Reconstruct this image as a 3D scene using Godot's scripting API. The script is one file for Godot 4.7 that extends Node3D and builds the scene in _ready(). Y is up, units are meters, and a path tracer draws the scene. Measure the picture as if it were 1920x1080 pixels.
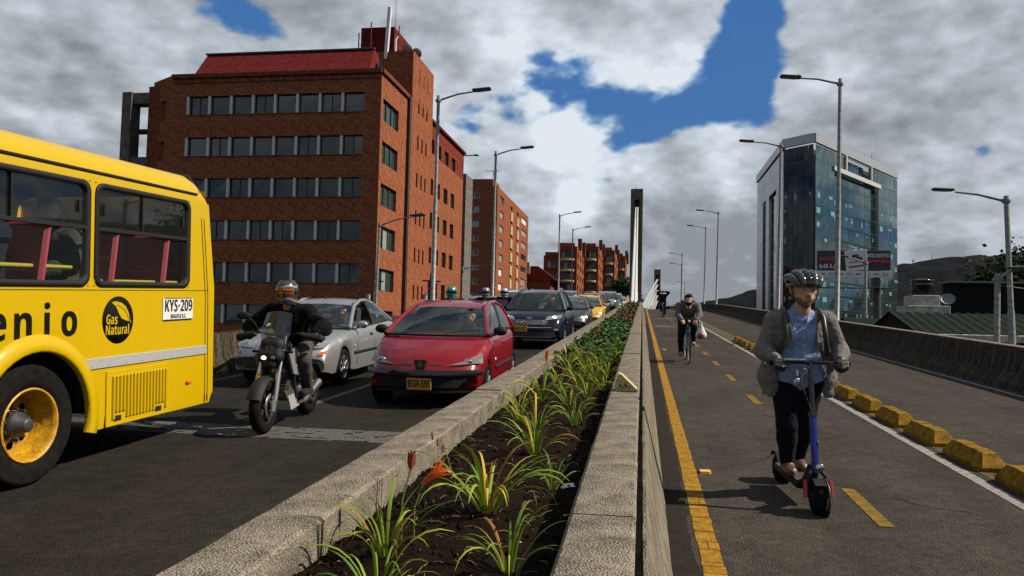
extends Node3D
# A bridge ramp with a planted median: traffic to the left, a cycle lane and a roadway to the right.
const G := 0.049
const DARKEN := 0.6 # exposure put into the colours: darkens every surface against the bright sky
var M := {}
var taken := {}
var rng := RandomNumberGenerator.new()

class MB:
	var st := SurfaceTool.new()
	var g := 0
	var n := 0
	func _init():
		st.begin(Mesh.PRIMITIVE_TRIANGLES)
		st.set_color(Color.WHITE)
	func flat() -> MB:
		g = -1
		return self
	func smooth() -> MB:
		n += 1
		g = n
		return self
	func col(c: Color) -> MB:
		st.set_color(c)
		return self
	func t(a: Vector3, b: Vector3, c: Vector3):
		st.set_smooth_group(g)
		st.add_vertex(a)
		st.add_vertex(b)
		st.add_vertex(c)
	func q(a: Vector3, b: Vector3, c: Vector3, d: Vector3):
		t(a, b, c)
		t(a, c, d)
	func grid(P: Array, closed := false):
		for i in P.size() - 1:
			var A: PackedVector3Array = P[i]
			var B: PackedVector3Array = P[i + 1]
			var m := A.size()
			for j in (m if closed else m - 1):
				var k := (j + 1) % m
				q(A[j], A[k], B[k], B[j])
	func fan(A: PackedVector3Array, rev := false):
		var c := Vector3.ZERO
		for p in A: c += p
		c /= A.size()
		for j in A.size():
			var k := (j + 1) % A.size()
			if rev: t(c, A[k], A[j])
			else: t(c, A[j], A[k])
	# box with chamfered edges, centre c, size s, turned by b
	func box(c: Vector3, s: Vector3, ch := 0.0, b := Basis.IDENTITY) -> MB:
		var keep := g
		g = -1
		var h := s * 0.5
		ch = minf(ch, minf(h.x, minf(h.y, h.z)) * 0.95)
		var i := h - Vector3(ch, ch, ch)
		var X := func(sx, sy, sz, ax): # corner point on face ax
			return c + b * Vector3((h.x if ax == 0 else i.x) * sx, (h.y if ax == 1 else i.y) * sy, (h.z if ax == 2 else i.z) * sz)
		for s1 in [-1, 1]:
			_o(c, [X.call(s1, -1, -1, 0), X.call(s1, 1, -1, 0), X.call(s1, 1, 1, 0), X.call(s1, -1, 1, 0)])
			_o(c, [X.call(-1, s1, -1, 1), X.call(1, s1, -1, 1), X.call(1, s1, 1, 1), X.call(-1, s1, 1, 1)])
			_o(c, [X.call(-1, -1, s1, 2), X.call(1, -1, s1, 2), X.call(1, 1, s1, 2), X.call(-1, 1, s1, 2)])
		if ch > 0.0:
			for s1 in [-1, 1]:
				for s2 in [-1, 1]:
					_o(c, [X.call(s1, s2, -1, 0), X.call(s1, s2, -1, 1), X.call(s1, s2, 1, 1), X.call(s1, s2, 1, 0)])
					_o(c, [X.call(s1, -1, s2, 0), X.call(s1, -1, s2, 2), X.call(s1, 1, s2, 2), X.call(s1, 1, s2, 0)])
					_o(c, [X.call(-1, s1, s2, 1), X.call(-1, s1, s2, 2), X.call(1, s1, s2, 2), X.call(1, s1, s2, 1)])
					for s3 in [-1, 1]:
						_o(c, [X.call(s1, s2, s3, 0), X.call(s1, s2, s3, 1), X.call(s1, s2, s3, 2)])
		g = keep
		return self
	func _o(c: Vector3, f: Array):
		var nn: Vector3 = (f[1] - f[0]).cross(f[2] - f[0])
		if nn.dot(f[0] - c) > 0.0: f.reverse()
		t(f[0], f[1], f[2])
		if f.size() > 3: t(f[0], f[2], f[3])
	func tube(pts: Array, r, m := 8, caps := true) -> MB:
		smooth()
		var rings := []
		var ref := Vector3.UP
		for i in pts.size():
			var d: Vector3 = (pts[mini(i + 1, pts.size() - 1)] - pts[maxi(i - 1, 0)]).normalized()
			if absf(d.dot(ref)) > 0.95: ref = Vector3.RIGHT if absf(d.x) < 0.9 else Vector3.BACK
			var u := d.cross(ref).normalized()
			var v := u.cross(d).normalized()
			ref = v
			var rad: float = r[i] if r is Array else r
			var ring := PackedVector3Array()
			for j in m:
				var a := TAU * j / m
				ring.append(pts[i] + (u * cos(a) + v * sin(a)) * rad)
			rings.append(ring)
		grid(rings, true)
		if caps:
			smooth()
			fan(rings[0], true)
			smooth()
			fan(rings[-1])
		return self
	# surface of revolution about the y axis of xf; prof holds (radius, height)
	func lathe(prof: Array, m: int, xf := Transform3D.IDENTITY, arc := TAU) -> MB:
		smooth()
		var rings := []
		for p in prof:
			var ring := PackedVector3Array()
			for j in (m if arc >= TAU else m + 1):
				var a := arc * j / m
				ring.append(xf * Vector3(cos(a) * p.x, p.y, sin(a) * p.x))
			rings.append(ring)
		grid(rings, arc >= TAU)
		return self
	func prism(poly: PackedVector2Array, d: float, xf := Transform3D.IDENTITY) -> MB:
		var keep := g
		g = -1
		if Geometry2D.is_polygon_clockwise(poly): poly.reverse()
		var ix := Geometry2D.triangulate_polygon(poly)
		var h := d * 0.5
		for i in range(0, ix.size(), 3):
			var a := poly[ix[i]]
			var b := poly[ix[i + 1]]
			var c := poly[ix[i + 2]]
			t(xf * Vector3(a.x, a.y, h), xf * Vector3(c.x, c.y, h), xf * Vector3(b.x, b.y, h))
			t(xf * Vector3(a.x, a.y, -h), xf * Vector3(b.x, b.y, -h), xf * Vector3(c.x, c.y, -h))
		for i in poly.size():
			var a := poly[i]
			var b := poly[(i + 1) % poly.size()]
			q(xf * Vector3(a.x, a.y, h), xf * Vector3(b.x, b.y, h), xf * Vector3(b.x, b.y, -h), xf * Vector3(a.x, a.y, -h))
		g = keep
		return self
	func ball(c: Vector3, r: Vector3, m := 12, k := 8) -> MB:
		var pr := []
		for i in k + 1:
			var a := PI * i / k
			pr.append(Vector2(maxf(sin(a), 0.002), -cos(a)))
		return lathe(pr, m, Transform3D(Basis.from_scale(r), c))
	func mesh() -> ArrayMesh:
		st.generate_normals()
		return st.commit()

func numbered(called: String) -> String:
	if not taken.has(called):
		taken[called] = 0
		return called
	taken[called] += 1
	return "%s_%03d" % [called, taken[called]]

func tag(o: Node, label := "", category := "", group := "", kind := ""):
	if label: o.set_meta("label", label)
	if category: o.set_meta("category", category)
	if group: o.set_meta("group", group)
	if kind: o.set_meta("kind", kind)
	return o

func thing(called: String, label: String, category: String, xf := Transform3D.IDENTITY, group := "") -> Node3D:
	var o := Node3D.new()
	o.name = numbered(called)
	add_child(o)
	o.transform = xf
	return tag(o, label, category, group)

func put(called: String, mesh: Mesh, m: Material, parent: Node = self, xf := Transform3D.IDENTITY) -> MeshInstance3D:
	var o := MeshInstance3D.new()
	o.name = numbered(called) if parent == self else called
	o.mesh = mesh
	o.material_override = m
	o.transform = xf
	parent.add_child(o, true)
	return o

func part(called: String, b: MB, m: Material, parent: Node) -> MeshInstance3D:
	return put(called, b.mesh(), m, parent)

func struct(called: String, b: MB, m: Material) -> MeshInstance3D:
	var o := put(called, b.mesh(), m)
	tag(o, "", "", "", "structure")
	return o

func lettering(text: String, size: float, m: Material, parent: Node, xf: Transform3D, called := "lettering", bold := true, width := 0.0, depth := 0.004, face := "Droid Sans") -> MeshInstance3D:
	var tm := TextMesh.new()
	var f := SystemFont.new()
	f.font_names = PackedStringArray([face])
	f.font_weight = 700 if bold else 400
	tm.font = f
	tm.text = text
	tm.font_size = 64
	tm.pixel_size = size / 46.0
	tm.depth = depth
	if width > 0.0:
		var w := tm.get_aabb().size.x
		if w > 0.0: xf.basis = xf.basis * Basis.from_scale(Vector3(width / w, 1, 1))
	return put(called, tm, m, parent, xf)

# ------------------------------------------------------------- materials
func mat(c: Color, rough := 0.7, metal := 0.0, opt := {}) -> StandardMaterial3D:
	var m := StandardMaterial3D.new()
	m.albedo_color = (c * Color(DARKEN, DARKEN, DARKEN)).linear_to_srgb()
	m.roughness = rough
	m.metallic = metal
	m.cull_mode = BaseMaterial3D.CULL_DISABLED
	if rough >= 0.7: m.metallic_specular = 0.15
	for k in opt: m.set(k, opt[k])
	return m

func textured(m: StandardMaterial3D, tex: Texture2D, metres: float, world := true, bump: Texture2D = null, bs := 1.0) -> StandardMaterial3D:
	m.albedo_texture = tex
	m.uv1_triplanar = true
	m.uv1_world_triplanar = world
	m.uv1_scale = Vector3.ONE / metres
	m.uv1_triplanar_sharpness = 8.0
	if bump:
		m.normal_enabled = true
		m.normal_texture = bump
		m.normal_scale = bs
	return m

func noise(freq: float, oct := 4, sd := 1, type := FastNoiseLite.TYPE_SIMPLEX_SMOOTH) -> FastNoiseLite:
	var n := FastNoiseLite.new()
	n.seed = sd
	n.frequency = freq
	n.noise_type = type
	n.fractal_octaves = oct
	return n

# seamless grey field as floats 0..1
func field(w: int, h: int, freq: float, oct: int, sd: int, type := FastNoiseLite.TYPE_SIMPLEX_SMOOTH) -> PackedByteArray:
	var im := noise(freq, oct, sd, type).get_seamless_image(w, h, false, false, 0.15, true)
	im.convert(Image.FORMAT_L8)
	return im.get_data()

func image_rgb(w: int, h: int, d: PackedByteArray) -> ImageTexture:
	var im := Image.create_from_data(w, h, false, Image.FORMAT_RGB8, d)
	im.generate_mipmaps()
	return ImageTexture.create_from_image(im)

func bump_of(w: int, h: int, f: PackedByteArray, s: float) -> ImageTexture:
	var im := Image.create_from_data(w, h, false, Image.FORMAT_L8, f)
	im.convert(Image.FORMAT_RGBA8)
	im.bump_map_to_normal_map(s)
	return ImageTexture.create_from_image(im)

# mixes grey fields into a tint: value = base + sum(amount * (field - 0.5)); sRGB multipliers round 0.75
func tinted(w: int, h: int, fs: Array, base: float, tint := Color(1, 1, 1), specks := 0.0, dark := Color(0.6, 0.5, 0.4), darkness := 0.0) -> ImageTexture:
	var d := PackedByteArray()
	d.resize(w * h * 3)
	var r := RandomNumberGenerator.new()
	r.seed = 77
	for i in w * h:
		var v := base
		for f in fs: v += f[1] * (f[0][i] / 255.0 - 0.5)
		if specks > 0.0:
			var k := r.randf()
			if k > 0.965: v += specks * r.randf()
			elif k < 0.06: v -= specks * 0.6 * r.randf()
		var s := 0.0
		if darkness > 0.0: s = clampf((fs[0][0][i] / 255.0 - 0.62) * darkness, 0.0, 1.0)
		d[i * 3] = int(clampf(v * lerpf(tint.r, dark.r, s), 0, 1) * 255)
		d[i * 3 + 1] = int(clampf(v * lerpf(tint.g, dark.g, s), 0, 1) * 255)
		d[i * 3 + 2] = int(clampf(v * lerpf(tint.b, dark.b, s), 0, 1) * 255)
	return image_rgb(w, h, d)

func brick_tex() -> ImageTexture:
	var w := 512
	var d := PackedByteArray()
	d.resize(w * w * 3)
	var r := RandomNumberGenerator.new()
	r.seed = 5
	var tone := []
	for i in 600: tone.append([r.randf_range(0.72, 1.0), r.randf_range(0.9, 1.1)])
	var nf := field(w, w, 0.09, 3, 9)
	for y in w: # 24 courses and 8 bricks to the tile
		var row := int(y * 24 / w)
		var fy := fmod(y * 24.0 / w, 1.0)
		for x in w:
			var ux := x * 8.0 / w + (0.5 if row % 2 else 0.0)
			var fx := fmod(ux, 1.0)
			var b = tone[(row * 8 + int(ux) % 8) % 600]
			var v: float = b[0] + 0.3 * (nf[y * w + x] / 255.0 - 0.5)
			var c := Color(v, v * 0.98 * b[1], v * 0.95)
			if fy < 0.16 or fx < 0.05: c = c * 0.72
			d[(y * w + x) * 3] = int(clampf(c.r, 0, 1) * 255)
			d[(y * w + x) * 3 + 1] = int(clampf(c.g, 0, 1) * 255)
			d[(y * w + x) * 3 + 2] = int(clampf(c.b, 0, 1) * 255)
	return image_rgb(w, w, d)

func make_materials():
	var fine := field(512, 512, 0.22, 3, 3)
	var mid := field(512, 512, 0.035, 4, 4)
	var coarse := field(512, 512, 0.009, 5, 6)
	var bump_fine := bump_of(512, 512, fine, 2.2)
	var bump_mid := bump_of(512, 512, mid, 3.0)
	var t_as := tinted(512, 512, [[mid, 0.2], [fine, 0.75], [coarse, 0.14]], 0.72, Color(1, 0.985, 0.96), 0.7)
	var vc := {"vertex_color_use_as_albedo": true}
	M.asphalt = textured(mat(Color(0.062, 0.058, 0.052), 0.9, 0, vc), t_as, 1.6, true, bump_fine, 0.9)
	M.asphalt_bike = textured(mat(Color(0.135, 0.121, 0.109), 0.9, 0, vc), t_as, 1.6, true, bump_fine, 0.9)
	var t_con := tinted(512, 512, [[mid, 0.3], [fine, 0.95], [coarse, 0.34]], 0.76, Color(1, 0.98, 0.945), 0.5, Color(0.6, 0.53, 0.44), 1.6)
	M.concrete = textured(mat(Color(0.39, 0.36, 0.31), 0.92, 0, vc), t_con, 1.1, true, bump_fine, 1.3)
	M.concrete_far = textured(mat(Color(0.3, 0.3, 0.29), 0.9), t_con, 3.0, true)
	M.darkconcrete = textured(mat(Color(0.27, 0.265, 0.25), 0.9), t_con, 3.0, true)
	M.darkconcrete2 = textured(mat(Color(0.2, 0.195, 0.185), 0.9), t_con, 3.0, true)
	# weathered parapet: streaks run down the face
	var st := PackedByteArray()
	st.resize(512 * 512)
	for y in 512:
		for x in 512:
			var v := 0.55 * coarse[(int(y / 5.0) + 100) % 512 * 512 + (x * 3) % 512] + 0.45 * mid[(int(y / 9.0)) * 512 + (x * 2) % 512]
			st[y * 512 + x] = int(v)
	var t_par := tinted(512, 512, [[st, 1.3], [fine, 0.25], [mid, 0.4]], 0.68, Color(1, 0.97, 0.91), 0.15, Color(0.8, 0.75, 0.66), 1.5)
	M.parapet = textured(mat(Color(0.115, 0.104, 0.09), 0.92, 0, vc), t_par, 1.7, true, bump_mid, 0.5)
	var t_soil := tinted(512, 512, [[mid, 0.5], [fine, 0.7]], 0.6, Color(1, 0.9, 0.82), 0.6)
	M.soil = textured(mat(Color(0.034, 0.023, 0.017), 0.95), t_soil, 0.5, true, bump_mid, 1.5)
	M.clod = textured(mat(Color(0.042, 0.028, 0.02), 0.95), t_soil, 0.2, true)
	var t_brick := brick_tex()
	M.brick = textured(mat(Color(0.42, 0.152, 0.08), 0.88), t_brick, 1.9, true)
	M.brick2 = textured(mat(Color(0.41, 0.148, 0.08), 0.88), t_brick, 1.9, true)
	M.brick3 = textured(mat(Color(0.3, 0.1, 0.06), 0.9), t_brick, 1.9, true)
	M.redroof = textured(mat(Color(0.26, 0.035, 0.038), 0.85), t_con, 2.5, true)
	M.redpanel = textured(mat(Color(0.34, 0.07, 0.05), 0.8), t_con, 2.5, true)
	M.greenroof = textured(mat(Color(0.018, 0.036, 0.024), 0.8), t_con, 1.5, true)
	M.whitewall = textured(mat(Color(0.85, 0.85, 0.83), 0.8), t_con, 2.0, true)
	M.darkwall = textured(mat(Color(0.03, 0.03, 0.032), 0.85), t_con, 2.0, true)
	M.cream = mat(Color(0.46, 0.37, 0.22), 0.8)
	M.frame = mat(Color(0.62, 0.62, 0.6), 0.5)
	M.darkframe = mat(Color(0.03, 0.03, 0.03), 0.5)
	M.pane = mat(Color(0.02, 0.03, 0.03), 0.04, 0.0, {"metallic_specular": 0.55})
	M.pane2 = mat(Color(0.035, 0.055, 0.052), 0.05, 0.0, {"metallic_specular": 0.5})
	M.pane3 = mat(Color(0.012, 0.016, 0.016), 0.03, 0.0, {"metallic_specular": 0.6})
	M.blind = mat(Color(0.3, 0.34, 0.33), 0.25)
	M.galv = textured(mat(Color(0.42, 0.44, 0.46), 0.5, 0.25), t_con, 1.0, false)
	M.darkmetal = mat(Color(0.05, 0.05, 0.055), 0.5, 0.3)
	M.wood = textured(mat(Color(0.2, 0.17, 0.14), 0.9), t_par, 0.8, false)
	var t_paint := tinted(512, 512, [[mid, 0.35], [fine, 0.3], [coarse, 0.3]], 0.82, Color(1, 1, 1), 0.25)
	M.yellowpaint = textured(mat(Color(0.5, 0.27, 0.035), 0.75), t_paint, 0.7, true)
	M.yellowfaded = textured(mat(Color(0.32, 0.21, 0.04), 0.8), t_paint, 0.4, true)
	M.yellowblock = textured(mat(Color(0.45, 0.25, 0.02), 0.7), tinted(512, 512, [[mid, 0.55], [fine, 0.3], [coarse, 0.4]], 0.78, Color(1, 1, 1), 0.3, Color(0.35, 0.3, 0.25), 2.2), 0.6, true)
	M.whitepaint = textured(mat(Color(0.42, 0.4, 0.37), 0.8), t_paint, 0.5, true)
	M.wornpaint = textured(mat(Color(0.26, 0.255, 0.24), 0.85), tinted(512, 512, [[mid, 0.8], [fine, 0.5]], 0.7, Color(1, 1, 1), 0.4), 0.45, true)
	M.rubber = textured(mat(Color(0.022, 0.022, 0.023), 0.85), t_con, 0.4, false)
	M.black = mat(Color(0.012, 0.012, 0.013), 0.5)
	M.ink = mat(Color(0.006, 0.006, 0.006), 0.75, 0, {"metallic_specular": 0.2})
	M.gloss = mat(Color(0.01, 0.01, 0.011), 0.15)
	M.plastic = mat(Color(0.02, 0.02, 0.022), 0.6, 0, {"metallic_specular": 0.25})
	M.chrome = mat(Color(0.7, 0.7, 0.72), 0.15, 1.0)
	M.alloy = mat(Color(0.5, 0.5, 0.52), 0.3, 0.85)
	M.steel = mat(Color(0.25, 0.25, 0.26), 0.4, 0.8)
	M.white = mat(Color(0.75, 0.75, 0.74), 0.5)
	M.whitepipe = mat(Color(0.52, 0.53, 0.54), 0.5)
	M.grey = mat(Color(0.2, 0.2, 0.21), 0.6)
	M.glass = mat(Color(0.03, 0.045, 0.042), 0.02, 0.0, {"metallic_specular": 0.35, "transparency": BaseMaterial3D.TRANSPARENCY_ALPHA})
	M.glass.albedo_color.a = 0.28
	M.tint = mat(Color(0.05, 0.06, 0.06), 0.02, 0.0, {"transparency": BaseMaterial3D.TRANSPARENCY_ALPHA})
	M.tint.albedo_color.a = 0.62
	M.busglass = mat(Color(0.03, 0.045, 0.045), 0.02, 0.0, {"transparency": BaseMaterial3D.TRANSPARENCY_ALPHA})
	M.busglass.albedo_color.a = 0.2
	M.lens = mat(Color(0.55, 0.58, 0.6), 0.05, 0.0, {"transparency": BaseMaterial3D.TRANSPARENCY_ALPHA})
	M.lens.albedo_color.a = 0.25
	M.lit = mat(Color(0.9, 0.9, 0.9), 0.3, 0, {"emission_enabled": true, "emission": Color(1, 0.97, 0.9), "emission_energy_multiplier": 1.6})
	M.amber = mat(Color(0.75, 0.16, 0.01), 0.2)
	M.redlens = mat(Color(0.5, 0.02, 0.02), 0.2)
	M.plate = mat(Color(0.72, 0.36, 0.03), 0.5)
	M.busyellow = mat(Color(0.6, 0.4, 0.002), 0.35, 0, {"metallic_specular": 0.3, "clearcoat_enabled": true, "clearcoat": 0.3, "clearcoat_roughness": 0.08})
	M.rimyellow = textured(mat(Color(0.8, 0.42, 0.01), 0.45), t_paint, 0.5, false)
	M.aluminium = mat(Color(0.62, 0.62, 0.62), 0.4, 0.4)
	M.seatred = mat(Color(0.35, 0.03, 0.05), 0.6)
	M.rail = mat(Color(0.55, 0.48, 0.06), 0.4)
	M.interior = mat(Color(0.025, 0.026, 0.027), 0.8)
	M.interior2 = mat(Color(0.06, 0.062, 0.064), 0.8)
	M.skin = mat(Color(0.52, 0.3, 0.2), 0.55, 0, {"subsurf_scatter_enabled": true, "subsurf_scatter_strength": 0.1})
	M.skin2 = mat(Color(0.58, 0.34, 0.22), 0.55)
	M.hair = mat(Color(0.012, 0.009, 0.008), 0.9)
	M.eye = mat(Color(0.5, 0.48, 0.45), 0.2)
	M.lip = mat(Color(0.26, 0.11, 0.085), 0.5)

func cloth(c: Color, rough := 0.9) -> StandardMaterial3D:
	if not M.has("t_cloth"):
		M.t_cloth = tinted(256, 256, [[field(256, 256, 0.3, 2, 21), 0.35], [field(256, 256, 0.03, 3, 22), 0.2]], 0.85)
		M.b_cloth = bump_of(256, 256, field(256, 256, 0.025, 3, 23), 5.0)
	return textured(mat(c, rough, 0, {"rim_enabled": true, "rim": 0.15}), M.t_cloth, 0.35, false, M.b_cloth, 0.8)

func paint(c: Color, metal := 0.3, rough := 0.3) -> StandardMaterial3D:
	return mat(c, rough, metal, {"metallic_specular": 0.3, "clearcoat_enabled": true, "clearcoat": 0.45, "clearcoat_roughness": 0.04})

# ------------------------------------------------------------- the ramp
func gy(s: float) -> float:
	if s < 60.0: return G * s
	if s < 170.0: return G * s - 0.000285 * (s - 60.0) * (s - 60.0)
	return G * 170.0 - 0.000285 * 12100.0 - 0.0137 * (s - 170.0)

func cx(s: float) -> float:
	if s < 95.0: return 0.0
	if s < 200.0: return 0.00065 * (s - 95.0) * (s - 95.0)
	return 0.00065 * 11025.0 + 0.1365 * (s - 200.0)

func at(X: float, s: float, h := 0.0) -> Vector3:
	return Vector3(X + cx(s), gy(s) + h, -s)

# a frame standing on the ramp, +Z pointing down the ramp to the camera
func on_ramp(X: float, s: float, turn := 0.0, h := 0.0) -> Transform3D:
	var back := (at(X, s - 0.5) - at(X, s + 0.5)).normalized()
	var right := Vector3.UP.cross(back).normalized()
	var up := back.cross(right)
	return Transform3D(Basis(right, up, back) * Basis(Vector3.UP, turn), at(X, s, h))

func ribbon(b: MB, x0: float, x1: float, s0: float, s1: float, h: float, ds := 1.0, nx := 1, mottle: FastNoiseLite = null):
	var rows := []
	var n := maxi(1, int(ceil((s1 - s0) / ds)))
	for i in n + 1:
		var s := lerpf(s0, s1, float(i) / n)
		var row := PackedVector3Array()
		for j in nx + 1: row.append(at(lerpf(x0, x1, float(j) / nx), s, h))
		rows.append(row)
	b.smooth()
	if mottle == null:
		b.grid(rows)
		return
	var shade := func(p: Vector3) -> Color:
		var v := 0.9 + 0.3 * mottle.get_noise_2d(p.x * 3.0, p.z) + 0.16 * mottle.get_noise_2d(p.x * 9.0 + 70.0, p.z * 0.35)
		return Color(v, v, v)
	for i in n:
		for j in nx:
			for p in [rows[i][j], rows[i][j + 1], rows[i + 1][j + 1], rows[i][j], rows[i + 1][j + 1], rows[i + 1][j]]:
				b.st.set_smooth_group(b.g)
				b.st.set_color(shade.call(p))
				b.st.add_vertex(p)

# closed section (X, height) carried along the ramp
func sweep(b: MB, prof: Array, s0: float, s1: float, ds := 2.0, jig := 0.0, sd := 0):
	var nz := noise(0.9, 3, sd + 40)
	var rows := []
	var n := maxi(1, int(ceil((s1 - s0) / ds)))
	for i in n + 1:
		var s := lerpf(s0, s1, float(i) / n)
		var row := PackedVector3Array()
		for k in prof.size():
			var p: Vector2 = prof[k]
			row.append(at(p.x + jig * nz.get_noise_2d(s * 3.0, k * 9.0), s, p.y + jig * nz.get_noise_2d(s * 3.0 + 50.0, k * 9.0)))
		rows.append(row)
	b.flat()
	b.grid(rows, true)
	b.fan(rows[0], true)
	b.fan(rows[-1])

func _ready():
	var t0 := Time.get_ticks_msec()
	rng.seed = 12
	# camera, sky, sun, exposure
	var cam := Camera3D.new()
	cam.name = "camera"
	cam.fov = 2.0 * rad_to_deg(atan(540.0 / 1480.0))
	cam.near = 0.05
	cam.far = 9000.0
	cam.transform = Transform3D(Basis(Vector3.UP, deg_to_rad(9.379)) * Basis(Vector3.RIGHT, deg_to_rad(2.988)) * Basis(Vector3.BACK, deg_to_rad(1.35)), Vector3(0, 1.55, 0))
	add_child(cam)
	cam.current = true
	var env := Environment.new()
	env.background_mode = Environment.BG_SKY
	env.sky = Sky.new()
	env.sky.sky_material = make_sky(cam.transform.basis)
	env.background_energy_multiplier = 0.51
	env.tonemap_mode = Environment.TONE_MAPPER_LINEAR
	env.tonemap_exposure = 1.7
	env.sdfgi_enabled = true
	env.ssao_enabled = true
	env.ssil_enabled = true
	var we := WorldEnvironment.new()
	we.name = "world_environment"
	we.environment = env
	add_child(we)
	var sun := DirectionalLight3D.new()
	sun.name = "sun"
	sun.light_energy = 1.6
	sun.light_color = Color(1.0, 0.95, 0.87)
	sun.light_angular_distance = 0.5
	sun.shadow_enabled = true
	var from := Vector3(1.0, 0.88, -0.07).normalized()
	sun.basis = Basis.looking_at(-from, Vector3.UP)
	add_child(sun)
	print("sky ", Time.get_ticks_msec() - t0)
	make_materials()
	print("materials ", Time.get_ticks_msec() - t0)
	build_ground()
	print("build_ground ", Time.get_ticks_msec() - t0)
	build_ramp()
	print("build_ramp ", Time.get_ticks_msec() - t0)
	build_buildings()
	print("build_buildings ", Time.get_ticks_msec() - t0)
	build_tower()
	print("build_tower ", Time.get_ticks_msec() - t0)
	build_far()
	print("build_far ", Time.get_ticks_msec() - t0)
	build_bridge()
	print("build_bridge ", Time.get_ticks_msec() - t0)
	build_lamps()
	print("build_lamps ", Time.get_ticks_msec() - t0)
	build_planter()
	print("build_planter ", Time.get_ticks_msec() - t0)
	build_bus()
	print("build_bus ", Time.get_ticks_msec() - t0)
	build_cars()
	print("build_cars ", Time.get_ticks_msec() - t0)
	build_motorcycle()
	print("build_motorcycle ", Time.get_ticks_msec() - t0)
	build_scooter()
	print("build_scooter ", Time.get_ticks_msec() - t0)
	build_cyclists()
	print("build_cyclists ", Time.get_ticks_msec() - t0)
	build_small()
	print("build_small ", Time.get_ticks_msec() - t0)

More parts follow.
